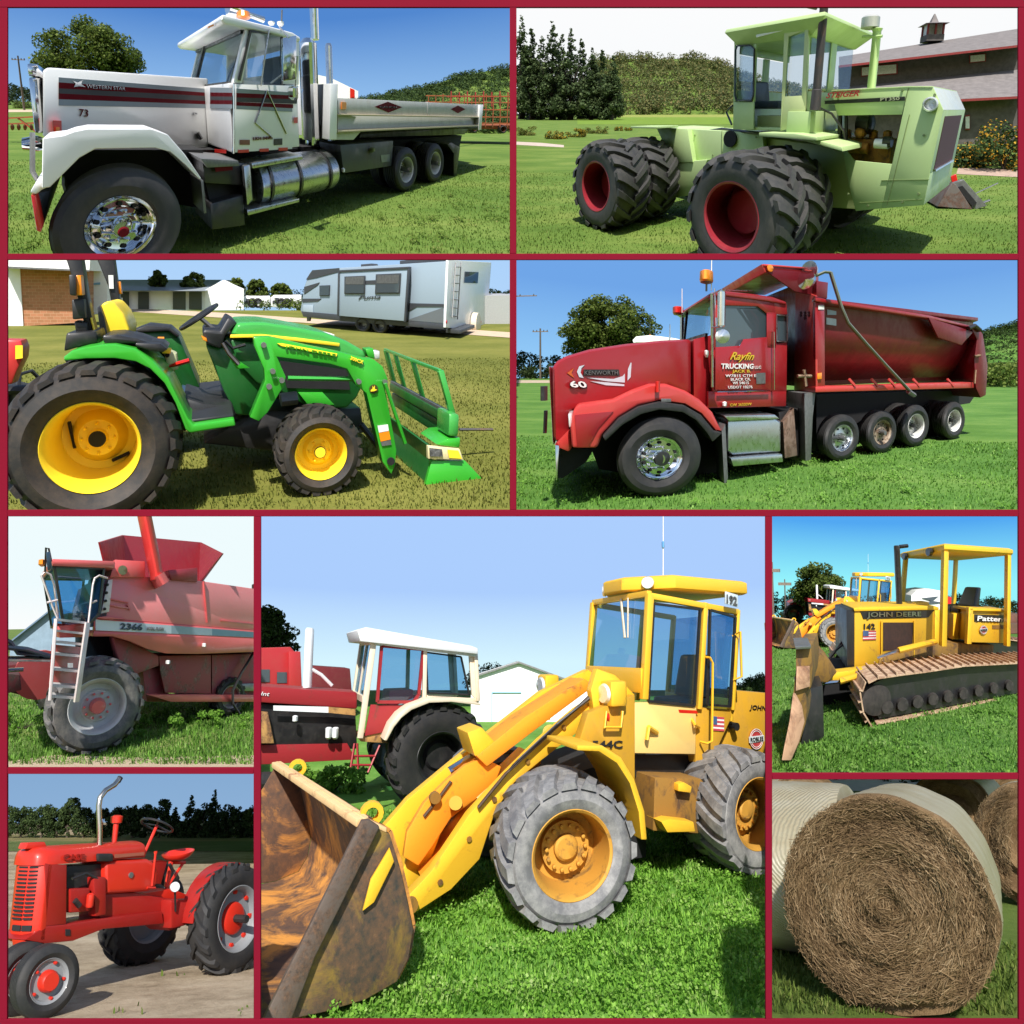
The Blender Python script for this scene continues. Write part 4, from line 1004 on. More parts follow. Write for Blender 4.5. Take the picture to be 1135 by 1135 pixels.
    m = MB(); zc = Q(1034, 24.5, 4.2).z; m.loft([[Vector((c0.x + a * sc * 1.3, 4.4 + b * .65, zB)) for a, b in ((-1, -1), (1, -1), (1, 1), (-1, 1))], [Vector((c0.x + a * sc * .4, 4.4 + b * .2, zc)) for a, b in ((-1, -1), (1, -1), (1, 1), (-1, 1))], [Vector((c0.x + a * sc * .05, 4.4 + b * .03, Q(1034, 14.5, 4.2).z)) for a, b in ((-1, -1), (1, -1), (1, 1), (-1, 1))]]); m.build('cupola_roof', shin, Bt, parent=cu)
    fo = foliage('flowers_orange', [(.5, .2, .02), (.6, .33, .03), (.3, .25, .04)], .3)
    for i, (x, y, hw, h) in enumerate(((1078, 184, 1.0, 1.4), (1112, 188, 1.4, 1.9))):
        b = G.on(x, y, z=0); bush(G, (b.x, b.y, 0), hw, .5, h, leafB, ['smaller green shrub with a few orange flowers beside the tractor nose', 'large shrub covered in orange flowers at the right edge of the lawn'][i], 60 + i, 2200, .09, extra=fo)
    patch(G, plain('dry_earth', (.34, .24, .18), .95, 0, .3, 3), 'bare_ground', [G.on(x, y, z=0) for x, y in ((1060, 193), (1135, 197), (1135, 188), (1062, 186))], .01)
    # loose bucket attachment on the lawn
    I = Machine(G.sub(G.on(1068, 232, z=0)), 'bucket_attachment', 'rusty brown bucket attachment lying on the lawn beside the tractor nose', 'bucket'); ru = rusty('bucket_rust', (.12, .1, .095), (.13, .06, .045), .5, 3)
    I.slab([(1039, 229), (1056, 202), (1060, 205), (1078, 232), (1062, 231)], 0, .9, 'shell', ru, .01); I.slab([(1056, 203), (1068, 199), (1094, 228), (1079, 233)], .05, .08, 'side_plate', greysteel, .006); I.slab([(1060, 208), (1067, 206), (1083, 225), (1078, 229)], .02, .03, 'liner', dark, 0)
    I.tubes([([I.at(1078, 216, .3), I.at(1106, 203, .5)], .015), ([I.at(1086, 226, .1), I.at(1097, 222, .1)], .03)], 'hitch_bar', steel)
    I.slab([(1054, 196), (1060, 193), (1062, 203), (1056, 204)], .3, .05, 'marker', redlens, .004)
bay_green_tractor()

# ================================================================== bay 3: green compact tractor with loader, travel trailer behind
def bay_loader_tractor():
    G = bay((4, 285, 569, 568), 284, 310, 1.76, 5.0, 2.5, .2)
    sky_sheet(G, skymat('sky_pale', srgb(176, 212, 250), srgb(168, 208, 252), 0, 30), 210, -30, 120)
    yl = soil('lawn_dry', [(.3, (.07, .085, .014)), (.46, (.13, .14, .025)), (.58, (.19, .185, .04)), (.7, (.26, .22, .07))])
    terrain(G, yl, 'ground', (2.2, 24), (-.9, .9), None)
    gd = foliage('grass_dry', [(.07, .09, .014), (.13, .15, .025), (.19, .2, .04), (.3, .27, .09)], .45)
    grass(G, gd, 'dry mown grass under the green loader tractor', 40000, (2.4, 9), .035, 33, .004, xr=(-.75, .75))
    V = G.heading((105, 577), (355, 549))
    T = Machine(V, 'compact_tractor', 'bright green compact tractor with yellow seat, yellow rims and front loader', 'tractor')
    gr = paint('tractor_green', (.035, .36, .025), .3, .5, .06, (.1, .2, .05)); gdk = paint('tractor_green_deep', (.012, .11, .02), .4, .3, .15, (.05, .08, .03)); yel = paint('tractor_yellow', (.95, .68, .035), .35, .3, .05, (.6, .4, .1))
    gl = paint('hood_green', (.05, .33, .06), .25, .5, .05, (.1, .2, .05))
    rb = rubber('rubber_turf', (.014, .013, .013), (.12, .085, .055), .6)
    c = V.on(105, 491, y=0); Rt = c.z
    rear = wheel(T, (c.x, -.12, Rt), Rt, .46, Rt * .56, rb, yel, hub_mat=yel, dish=.26, hubR=.13, hubL=.03, nuts=8, lugs=24, lug_h=.025, lug_w=.06, bulge=.03, n=56)
    MB().disc((c.x, .1, Rt), .06, (0, 1, 0), .06, 20).build('axle_cap', dark, T)
    m = MB(); m.bar((c.x - .2, .15, Rt + .12), (c.x - .17, .15, Rt - .08), .03, .02); m.bar((c.x + .08, .15, Rt - .2), (c.x + .2, .15, Rt - .15), .03, .02); m.each('rim_bracket', dark, T)
    c2 = V.on(356, 503, y=0); Rf = c2.z
    wheel(T, (c2.x, -.02, Rf), Rf, .26, Rf * .62, rb, yel, hub_mat=yel, dish=.1, hubR=.1, hubL=.05, nuts=6, lugs=22, lug_h=.02, lug_w=.045, bulge=.02, n=44)
    MB().disc((c2.x, .055, Rf), .05, (0, 1, 0), .06, 18).build('axle_cap', black, T)
    wheel(T, (c.x, 1.45, Rt), Rt, .44, Rt * .62, rb, yel, flip=-1, lugs=24, lug_h=.025, lug_w=.06, n=32); wheel(T, (c2.x, 1.35, Rf), Rf, .26, Rf * .62, rb, yel, flip=-1, lugs=20, lug_h=.02, lug_w=.045, n=28)
    # fenders and platform
    yf = .0
    T.slab([(70, 396), (79, 389), (95, 384.5), (113, 382), (127, 381.5), (150, 386.5), (169, 399), (186.5, 418), (197.6, 440.5), (208.7, 463), (215, 470.6), (259.4, 464), (261.5, 472), (210.5, 480.5), (205, 476), (194, 447), (181.7, 424.7), (166, 409), (150, 401), (127, 397.5), (95, 398), (71, 400.5)], yf, .42, 'fender', gr, .02, seg=3)
    T.slab([(72, 400), (127, 398), (166, 410), (194, 448), (206, 478), (150, 470), (90, 420)], yf + .36, .06, 'inner_fender', dark, 0)
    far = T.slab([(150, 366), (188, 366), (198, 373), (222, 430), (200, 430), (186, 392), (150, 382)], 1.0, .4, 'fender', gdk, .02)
    T.slab([(146, 367), (155, 363.5), (163, 360.5), (188, 363), (199, 372.5), (196, 374), (187, 367), (150, 369)], .98, .3, 'fender_pad', black, .01)
    T.slabs([([(150, 380), (178, 381), (186, 387), (180, 391), (166, 389), (150, 384)], .03, .3)], 'fender_pad', black, .012)
    T.slab([(113, 372), (130, 371), (152, 375), (180, 385), (178, 389), (150, 381), (115, 381)], .06, .34, 'arm_rest', black, .02)
    T.slab([(180, 385), (196, 392), (198, 410), (186, 412)], .34, .1, 'console', paint('console_pale', (.5, .52, .3), .4, .2, .3), .02); MB().disc(V.on(185.5, 393.5, y=.33), .018, (0, 1, 0), .03, 14).build('console_knob', dark, T)
    T.slab([(176, 384), (190, 386), (189, 392), (180, 392)], .3, .03, 'console_plate', yel, .006)
    T.tube([T.at(188, 406, .3), T.at(198, 403, .28), T.at(210, 399.5, .27)], [.012, .02, .02], 'lever', redlens, 8); T.tubes([([T.at(175, 376, .4), T.at(182, 376, .4)], .02)], 'lever_knob', amber)
    fl = V.on(204, 470, y=.05).z
    T.slab([(203, 470), (259, 463), (259, 459), (203, 466)], .05, 1.15, 'platform', blackplastic, .01); 
    T.slab([(201, 432), (220, 438), (247, 436), (248, 440), (222, 444), (203, 438)], .8, .35, 'floor_mat', paint('mat_blue', (.03, .07, .14), .6), .01)
    T.slab([(203, 440), (225, 447), (258, 450), (262, 463), (206, 468)], .3, .5, 'transmission', blackplastic, .03)
    # roll bar and lamps
    rp = .22
    T.slab([(72, 284), (90, 284), (97, 330), (108, 378), (99, 380), (90, 348), (83, 318)], rp, .1, 'roll_bar_post', black, .01); yfar = 1.15
    T.slab([(106, 284), (126, 284), (134, 343), (138, 368), (129, 368), (120, 318)], yfar, .1, 'roll_bar_post', black, .01)
    T.slab([(76, 304.5), (84, 304.5), (84, 328), (77, 327)], rp - .1, .12, 'lamp_housing', blackplastic, .01); T.slab([(83.5, 305), (89.5, 305), (91.5, 327.5), (84.5, 327.5)], rp - .08, .08, 'turn_lamp', amber, .008)
    T.slab([(79, 332), (93, 331), (95, 353), (80, 354.5)], rp - .06, .15, 'tool_box', blackplastic, .015); T.slab([(73, 369), (106, 367), (109, 381), (90, 384), (70, 390)], rp - .1, .3, 'bracket', black, .02); T.slab([(82, 356), (96, 358), (97, 370), (84, 370)], rp - .04, .12, 'bracket', black, .01)
    T.tubes([([T.at(101, 352, rp), T.at(108, 380, rp)], .008)], 'seat_belt', yel)
    T.slab([(120, 305), (125.5, 305), (126, 320), (121, 320)], yfar - .01, .008, 'warning_label', whitep, 0); T.slab([(129, 312), (133.5, 312), (135, 326), (131, 326)], yfar + .02, .05, 'turn_lamp', amber, .006)
    # seat
    T.slab([(107, 341), (111, 338), (116, 352), (120, 372), (144, 375), (146, 380), (116, 380), (110, 365)], .42, .5, 'seat_shell', blackplastic, .02)
    T.slab([(110, 341), (114, 336), (119.8, 333.6), (127, 336), (136.7, 347), (143.8, 364), (142.4, 375), (118.4, 371)], .46, .42, 'seat', yel, .06, seg=4)
    # steering, dash, hood
    c0 = T.at(220.5, 351, .62); ax = Vector((-.55, 0, .83)); e1 = Vector((.83, 0, .55)); m = MB(); rs = .19
    ring = [c0 + (e1 * math.cos(k * math.pi / 12) + Vector((0, 1, 0)) * math.sin(k * math.pi / 12)) * rs for k in range(25)]
    m.tube(ring, .017, 8)
    for k in (2, 10, 18): m.tube([c0, ring[k]], .012, 6)
    sw = m.build('steering_wheel', black, T); T.tube([c0, T.at(240, 368, .62)], .02, 'steering_column', greysteel, parent=sw)
    T.slab([(224, 369), (227, 365), (240, 366), (244, 367), (253, 351.5), (263, 357.5), (250, 372), (245, 387), (229, 381)], .4, .5, 'dashboard', blackplastic, .02); T.slab([(223, 372), (229, 375), (230, 379), (225, 377)], .38, .03, 'indicator', amber, .004)
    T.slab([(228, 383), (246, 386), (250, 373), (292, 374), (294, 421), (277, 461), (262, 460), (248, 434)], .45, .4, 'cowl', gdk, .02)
    T.tubes([([T.at(247, 380, .3), T.at(254, 392, .28), T.at(265, 404, .25)], .02), ([T.at(250, 378, .3), T.at(258, 386, .3), T.at(272, 382, .3)], .015)], 'valve_block', black)
    T.slab([(253, 395), (266, 401), (277, 408), (262, 409)], .3, .02, 'valve_plate', gr, .004)
    yhd = .38
    T.slab([(255, 372), (262.6, 357.5), (280, 356.8), (293, 357), (317, 360.5), (360, 368.5), (385, 378), (404, 389), (408, 398), (395, 400), (340, 390), (280, 376)], yhd, .62, 'hood', gl, .07, seg=4)
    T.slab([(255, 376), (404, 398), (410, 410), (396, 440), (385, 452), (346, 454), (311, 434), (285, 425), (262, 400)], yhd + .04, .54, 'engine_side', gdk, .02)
    T.slab([(255.5, 371), (290, 370.5), (330, 374.5), (376.5, 380.5), (376, 384), (330, 378.5), (290, 374), (255, 374.5)], yhd - .012, .014, 'hood_stripe', yel, .002)
    T.slab([(359, 368), (371, 371), (370, 374), (360, 372)], yhd + .2, .1, 'hood_badge', whitep, .004)
    T.slab([(330.6, 435), (357.7, 435), (370.7, 448.7), (343, 451)], yhd + .02, .02, 'side_panel', gr, .004)
    T.slab([(310, 400), (385, 410), (388, 432), (318, 430)], yhd + .03, .02, 'side_screen', dark, 0)
    T.slabs([([(270, 462), (300, 455), (340, 455), (400, 452), (404, 480), (300, 500), (225, 492)], .5, .4)], 'chassis', black, .02); T.tubes([([T.at(311, 443, .3), T.at(329, 441, .3)], .06), ([T.at(327, 458, .2), T.at(342, 458, .2)], .025)], 'hydraulic_pump', greysteel); T.tube([T.at(330, 505, .3), T.at(385, 505, .3)], .05, 'front_axle', black)
    T.slab([(414, 388.5), (421, 389), (421, 398), (415, 398)], yhd + .05, .08, 'headlight', lampglass, .01); T.slab([(405, 387), (414, 386), (416, 398), (408, 396)], yhd, .1, 'lamp_bracket', gr, .01)
    # loader
    ya = .12
    for y in (ya, 1.08):
        a = T.slab([(281.6, 374), (298.5, 373.4), (341.7, 383.3), (378.7, 390.7), (403, 397), (414, 398), (424, 406), (430, 420), (427, 431), (439.6, 499), (438, 515), (434, 526), (424, 512), (406.3, 436), (394.7, 426.5), (385, 409), (366, 403.5), (307, 395.6), (317, 418), (314.5, 429), (311, 434), (297, 457), (287, 467), (277, 462.7), (294, 421.5), (292.7, 409), (281.6, 383)], y, .09, 'loader_arm', gr, .008)
        T.tube([T.at(319, 419, y + .045), T.at(390, 420, y + .045)], .022, 'lift_cylinder', gl, parent=a)
        T.tube([T.at(427, 425, y - .03), T.at(449, 491, y - .03)], .017, 'tilt_rod', gr, parent=a)
    T.tubes([([T.at(400, 470, .35), T.at(421, 497, .3)], .03)], 'bucket_cylinder', black)
    T.decal([(307, 380.5), (313, 380.5), (374, 392), (373, 395), (312, 383.5)], ya, yel, 'arm_stripe'); T.text('JOHN DEERE', (316, 385.2), (372, 395), (316, 382.5), ya, gr, lift=.008)
    T.text('300CX', (388, 398.3), (402, 403.5), (389, 394.5), ya, yel, bold=.02)
    for p in ((292, 382), (312, 421), (397, 422.5), (302, 411), (298, 428), (426, 423)): MB().disc(T.at(*p, ya), .022, (0, 1, 0), .05, 14).build('pivot_pin', steel, T)
    lg = MB().disc(T.at(414, 431, ya), .04, (0, 1, 0), .012, 20).build('maker_emblem', paint('emblem_dark', (.05, .05, .01), .5), T)
    T.decal([(411, 432.5), (413, 431), (413, 427.5), (414, 430), (415.5, 427.5), (415.3, 431), (418, 432), (415, 433.5), (411, 434)], ya - .008, yel, 'emblem_figure', lg)
    T.decal([(418.5, 472), (430, 470.5), (431, 477.5), (420, 479.5)], ya, whitep, 'warning_label'); T.decal([(420, 480), (431.2, 478), (433, 487), (422, 489.5)], ya, amber, 'warning_label'); T.decal([(422, 490), (433, 487.5), (434, 493), (423.5, 494.5)], ya, greysteel, 'warning_label')
    MB().disc(T.at(433, 511, ya), .035, (0, 1, 0), .02, 18).build('pivot_hole', dark, T)
    # bucket and fork frame
    yb = -.02; xk = T.at(498, 460, yb).x; W = V.on(431, 433, x=xk).y - yb; W = min(max(W, 1.2), 1.9)
    side = [(478.5, 511), (516, 511), (549, 546), (505, 549), (468, 551)]
    m = MB(); m.slab(T.S(side, yb), (0, .03, 0)); m.slab(T.S(side, yb + W), (0, .03, 0)); bk = m.each('bucket_side', gr, T, bevel=.004)
    m = MB(); b0, b1, b2, b3 = T.S([(474.5, 494), (478, 512), (468, 551), (548, 547)], yb + .031); w = Vector((0, W - .032, 0))
    for p, q in ((b0, b1), (b1, b2), (b2, b3)): m.slab([p, p + w, q + w, q], (.012, 0, .008))
    m.build('bucket_shell', gdk, T, parent=bk)
    T.slab([(474.5, 494.4), (509.4, 497.6), (514, 510), (474.5, 508.5)], yb - .01, .03, 'decal_plate', paint('plate_cream', (.7, .62, .35), .4, 0, .4, (.1, .1, .1), 9), .004)
    T.decal([(476, 496.5), (490, 498), (491, 506), (476.5, 506)], yb - .012, paint('plate_ink', (.06, .06, .06), .4, 0, .8, (.5, .5, .5), 12), 'decal_print'); T.decal([(496, 498.5), (508, 499.5), (512, 508.5), (498, 507.5)], yb - .012, yel, 'decal_print')
    T.slab([(484, 493.5), (495, 486.5), (511, 485), (510, 497)], yb, .3, 'bucket_corner', gr, .02); T.slab([(498, 458), (510, 459.5), (508.5, 485), (497, 484)], yb, .2, 'frame_end', gl, .03)
    d = Vector((0, W, 0)); m = MB()
    p = T.at(500, 464, yb + .1); m.bar(p, p + d * .95, .1, .09); p = T.at(500, 481, yb + .1); m.bar(p, p + d * .95, .05, .14); m.build('fork_frame', gdk, T, bevel=.008)
    p = T.at(497, 457, yb + .1); MB().bar(p, p + d * .95, .03, .03).build('frame_rail', greysteel, T)
    m = MB(); t0 = T.at(488, 411, yb + .1); b0 = T.at(501.5, 460, yb + .1); m.bar(b0, t0, .035, .05)
    for f in (.42, .75): m.bar(b0 + d * f, t0 + d * f * .98, .035, .04)
    m.bar(b0 + d * .97, t0 + d * .93, .035, .05); m.bar(t0, t0 + d * .95, .03, .03); m.build('load_guard', gl, T, bevel=.004)
    T.tubes([([T.at(509, 476, .4), T.at(546, 476, .4)], .014), ([T.at(480, 523, .4), T.at(567, 522, .4)], .028)], 'fork_tine', rusty('tine_rust', (.06, .06, .065), (.15, .1, .06), .5, 4))
    # red implement at the left edge
    I = Machine(G.sub(G.on(10, 500, z=0)), 'tiller', 'red rear implement with a yellow sticker hitched at the left edge behind the tractor', 'implement'); rd = paint('implement_red_bright', (.5, .03, .03), .35, .3, .15)
    I.slab([(-10, 376), (23, 377), (26, 386), (25, 397), (18, 412), (13, 426), (-10, 428)], -.3, .12, 'hood', rd, .02); I.decal([(17, 383), (25, 383), (25, 397), (17, 398)], -.3, yel, 'sticker', t=.012)
    I.tubes([([I.at(-5, 432, -.1), I.at(30, 432, -.1), I.at(60, 428, .2)], .05), ([I.at(20, 432, -.1), I.at(22, 415, 0), I.at(35, 411, .1), I.at(48, 424, .2)], .02), ([I.at(10, 432, 0), I.at(12, 500, 0)], .07), ([I.at(-5, 450, -.1), I.at(30, 470, -.1)], .05)], 'hitch', black)
    I.slab([(-10, 430), (30, 440), (20, 540), (-10, 545)], .1, .4, 'gearbox', black, .03)
    # ---------------- behind the tractor
    wsid = plain('siding_white', (.8, .8, .8), .6, 0, .04, 3, 0)
    brk, n, l, b = nodes_of('brick'); tc = n.new('ShaderNodeTexCoord'); mp = n.new('ShaderNodeMapping'); mp.inputs['Rotation'].default_value = (R(90), 0, 0); l.new(tc.outputs['Object'], mp.inputs[0]); bt = n.new('ShaderNodeTexBrick'); l.new(mp.outputs[0], bt.inputs[0])
    for i_, cc in ((1, (.4, .17, .085)), (2, (.24, .12, .05)), (3, (.45, .27, .16))): bt.inputs[i_].default_value = (*cc, 1)
    bt.inputs['Scale'].default_value = 2.2; bt.inputs['Mortar Size'].default_value = .012; bt.inputs['Bias'].default_value = -.4; l.new(bt.outputs[0], b.inputs[0]); b.inputs['Roughness'].default_value = .9
    Bd = Thing(G, 'brick_building', 'building with a patterned brick wall and white corner trim at the left', 'building', at=tuple(G.on(60, 361, z=0))); F = Bd.fr
    def bs(pts, d, dep, mt, nm, parent=None, bevel=0): return MB().slab([F.on(x, y, y=d) for x, y in pts], (0, dep, 0)).build(nm, mt, Bd, parent=parent, bevel=bevel)
    bs([(22, 296), (98, 299), (98, 357), (26, 361.5)], 0, .5, brk, 'brick_wall'); bs([(-10, 294), (21.8, 296), (25.8, 361.8), (-10, 363)], -.03, .6, wsid, 'corner_trim'); bs([(-10, 284), (100, 286), (99, 300), (-10, 295)], -.4, 1.2, wsid, 'fascia')
    bs([(-10, 294.4), (99, 299.3), (99, 301), (-10, 296.6)], -.41, .01, greysteel, 'gutter'); bs([(98.2, 298), (119, 299), (119, 345), (98.2, 350)], .8, .5, wsid, 'side_wall'); bs([(101, 314), (111, 313), (111, 315.5), (101, 316)], .78, .015, paint('sign_blue', (.2, .4, .6)), 'sign')
    Sd = Thing(G, 'storage_building', 'long white storage building with four dark doors', 'building', at=tuple(G.on(190, 343, z=0))); F2 = Sd.fr
    def ss(pts, d, dep, mt, nm, parent=None): return MB().slab([F2.on(x, y, y=d) for x, y in pts], (0, dep, 0)).build(nm, mt, Sd, parent=parent)
    w_ = ss([(110, 321), (227, 321.5), (227, 344), (110, 342.5)], 0, .3, wsid, 'wall'); ss([(227, 321.5), (247, 310.5), (270, 321), (270, 343), (227, 344)], -.02, 8, wsid, 'gable_wall')
    m = MB(); m.add([F2.on(110, 322, y=-.5), F2.on(228.5, 322.5, y=-.5), F2.on(246, 310, y=6), F2.on(125, 310, y=6)], [(0, 1, 2, 3)]); m.build('roof', plain('roof_metal', (.42, .47, .52), .4, .4), Sd)
    for a, c_ in ((134, 143), (153, 165), (191.6, 205.7), (209.5, 223.6)): ss([(a, 323.5), (c_, 323.5), (c_, 343.5), (a, 343)], -.06, .04, paint('door_dark', (.05, .06, .05), .6), 'door', parent=w_)
    ss([(122, 330), (136, 330), (136, 344), (122, 344)], -.1, .02, wsid, 'door_trim')
    for i, (x, tp, hw) in enumerate(((178, 297.5, 13), (215, 298, 15), (262, 306, 12), (286, 307, 13), (312, 312, 12))): scenery_tree(G, x, 341, tp, hw, None, leafA, ['rounded tree behind the storage building roof, left one of two', 'rounded tree behind the storage building roof, right one of two', 'tree just right of the white gable end', 'tree behind the distant white trailers', 'smaller tree left of the big travel trailer'][i], seed=70 + i, n=5000, leaf=1.8, clumps=50)
    skyline_woods(G, [(255, 323), (300, 320), (340, 322), (420, 322), (560, 318), (580, 318)], 344, None, 360, leafA, 'treeline', 'distant green treeline behind the trailers', 36, 5, 40, 1.8)
    patch(G, plain('sand_road', (.5, .38, .27), .95, 0, .15, 3), 'road', [G.on(x, y, z=0) for x, y in ((130, 344.5), (240, 352), (330, 357.5), (570, 375), (570, 369), (330, 352.5), (250, 347), (130, 341))], .012)
    # travel trailer
    P = Machine(G.sub(G.on(420, 369, z=0), R(-40)), 'travel_trailer', 'large blue grey travel trailer with white rear wall parked on the lawn', 'trailer')
    F3 = P.fr; bl = paint('trailer_blue', (.3, .38, .46), .4, .2, .06); wh = paint('trailer_white', (.8, .8, .8), .4, .2, .05); dk = paint('trailer_dark', (.05, .055, .065), .5, .1, .2)
    body = P.slab([(335, 349), (333, 344), (337, 318), (343, 302), (350, 299), (375, 297), (440, 293), (494, 289.5), (492, 360), (374, 351)], 0, 2.4, 'body', bl, .03)
    xr = F3.on(493, 330, y=0).x; W2 = F3.on(537, 330, x=xr).y
    P.face([(494, 288), (542.5, 291), (536.5, 366), (491, 363)], xr + .03, .08, 'rear_wall', wh, .02)
    P.slab([(334, 345), (492, 359), (492, 365), (380, 356), (336, 351)], -.02, 2.3, 'underbelly', dk, .01)
    P.slab([(339, 310), (346, 299.5), (376, 297), (376, 301), (350, 308)], -.015, .02, 'cap_graphic', dk, 0); P.slab([(337, 318), (354, 313), (352, 316), (337, 326)], -.015, .02, 'cap_graphic', dk, 0); P.slab([(335, 331), (356, 331), (352, 334), (335, 335)], -.015, .02, 'cap_graphic', dk, 0)
    sl = P.slab([(376, 301), (452, 297), (449, 356), (375, 350)], -.18, .2, 'slide_out', bl, .015)
    for pts in ([(374.5, 300.5), (376.5, 300.5), (375.5, 350.5), (373.5, 350)], [(451.5, 297), (453.5, 297), (449.5, 357), (447.5, 356.5)], [(374.5, 299.5), (453.5, 295.5), (453.5, 298), (374.5, 302)]): P.slab(pts, -.2, .22, 'slide_trim', dk, .004, parent=sl)
    for pts, yy in (([(381.7, 306.5), (404.8, 305.5), (404.3, 326), (381.5, 326)], -.19), ([(416.5, 304), (444.4, 302.8), (443, 325.5), (415.5, 325.7)], -.19), ([(354, 316.5), (365.5, 316), (365, 328), (354, 328)], -.01)):
        f = P.slab(pts, yy - .02, .03, 'window', dk, .004)
        cx_ = sum(p[0] for p in pts) / 4; cy_ = sum(p[1] for p in pts) / 4
        P.slab([(cx_ + (x - cx_) * .9, cy_ + (y - cy_) * .88) for x, y in pts], yy - .03, .012, 'pane', darkglass, 0, parent=f)
        if yy < -.1: P.slab([(cx_ + (x - cx_) * .88, cy_ - 5 + (y - cy_) * .42) for x, y in pts], yy - .034, .004, 'blind', greysteel, 0, parent=f)
    P.slab([(405, 311), (416.5, 310.5), (416, 315), (405, 315)], -.19, .012, 'trim', dk, 0)
    P.slab([(420, 355), (440, 343), (452, 336), (492, 337), (492, 340), (462, 340), (444, 350), (430, 357)], -.015, .02, 'graphic', dk, 0); P.slab([(462, 351), (491, 341), (491, 358), (450, 355)], -.015, .02, 'graphic', paint('graphic_grey', (.14, .16, .18)), 0)
    P.text('Puma', (397, 332), (421, 331), (398, 327.5), -.19, dk, shear=.3)
    P.slab([(336, 338), (347, 338), (347, 350), (336, 349)], -.015, .02, 'hatch', paint('trailer_blue2', (.36, .44, .52)), .004)
    for x, y in ((402, 367), (421, 368.5)):
        q = F3.on(x, y + 1.5, y=.0); r = abs(F3.on(x, y - 9, y=0).z - q.z) * .85; wheel(P, (q.x, -.02, q.z + r), r, .22, r * .55, rub, steel, n=22)
    for x, y in ((441, 366), (461, 368)):
        q = F3.on(x, y, y=1.9); r = abs(F3.on(x, y - 10, y=1.9).z - q.z) * .8; wheel(P, (q.x, 1.9, q.z + r), r, .22, r * .55, rub, steel, n=18)
    xx = xr + .12
    P.face([(515, 301), (530, 301.5), (529, 314), (514, 313.5)], xx, .02, 'rear_window', darkglass, .01)
    m = MB()
    for a, b_ in (((505, 291), (501, 352)), ((511, 291), (507, 354))): m.tube([F3.on(*a, x=xx + .05), F3.on(*b_, x=xx + .05)], .02, 6)
    for k in range(7): f = k / 6; m.tube([F3.on(505 - 4 * f, 296 + 54 * f, x=xx + .05), F3.on(511 - 4 * f, 296 + 55 * f, x=xx + .05)], .015, 6)
    m.build('ladder', greysteel, P)
    c_ = F3.on(524, 359, x=xx); c9 = F3.on(524, 346, x=xx); MB().lathe([(0, .001), (0, abs(c9.z - c_.z)), (.2, abs(c9.z - c_.z) * .97), (.22, .001)], c_, (1, 0, 0), 24, True).build('spare_cover', paint('cover_beige', (.68, .6, .47), .6), P)
    for p in ((495, 357), (533, 357)): MB().disc(F3.on(*p, x=xx), .05, (1, 0, 0), .03, 12).build('tail_lamp', redlens, P)
    P.text('', (510, 330), (530, 330), (510, 326), 0, dk)
    P.slab([(443, 289), (470, 287), (495, 286), (495, 290), (443, 293)], .8, .8, 'roof_unit', dk, .02); P.slab([(400, 293), (412, 292), (414, 296), (400, 297)], .8, .5, 'roof_vent', dk, .01)
    P.slab([(340, 349), (344, 349), (343, 356), (340, 356)], .3, .1, 'jack', greysteel, .004); P.slab([(494, 364), (510, 366), (510, 370), (494, 369)], .2, 2, 'bumper', dk, .01)
    for i, (x0, x1, yt, yb2) in enumerate(((268, 299, 328, 340.5), (300, 334, 327, 340.5))):
        W3 = Machine(G.sub(G.on((x0 + x1) / 2, 341.5, z=0)), 'travel_trailer', ['small white trailer far off beside the gable end of the storage building', 'small white trailer far off just left of the big travel trailer'][i], 'trailer', 'distant white trailers')
        W3.slab([(x0, yb2), (x0, yt + 3), (x0 + 4, yt), (x1, yt), (x1, yb2)], 0, 2.3, 'body', wh, .02); W3.slab([(x0 + 2, yt + 6), (x1 - 10, yt + 5), (x1 - 10, yt + 8), (x0 + 2, yt + 9)], -.02, .02, 'graphic', dk, 0); W3.slab([(x0 + 5, yt + 3), (x0 + 9, yt + 3), (x0 + 9, yt + 6), (x0 + 5, yt + 6)], -.03, .02, 'window', dk, 0)
        for x in (x0 + 12, x0 + 18): q = W3.at(x, 340.8, 0); wheel(W3, (q.x, -.03, .32), .32, .2, .18, rub, steel, n=14)
    Gs = Thing(G, 'metal_shed', 'grey metal shed wall behind the rear of the travel trailer', 'shed', at=tuple(G.on(555, 359, z=0))); MB().slab([Gs.fr.on(x, y, y=0) for x, y in ((528, 359), (585, 361), (585, 327), (528, 328))], (0, 2, 0)).build('wall', plain('shed_grey', (.42, .42, .42), .5, .3, .1, 20), Gs)
bay_loader_tractor()

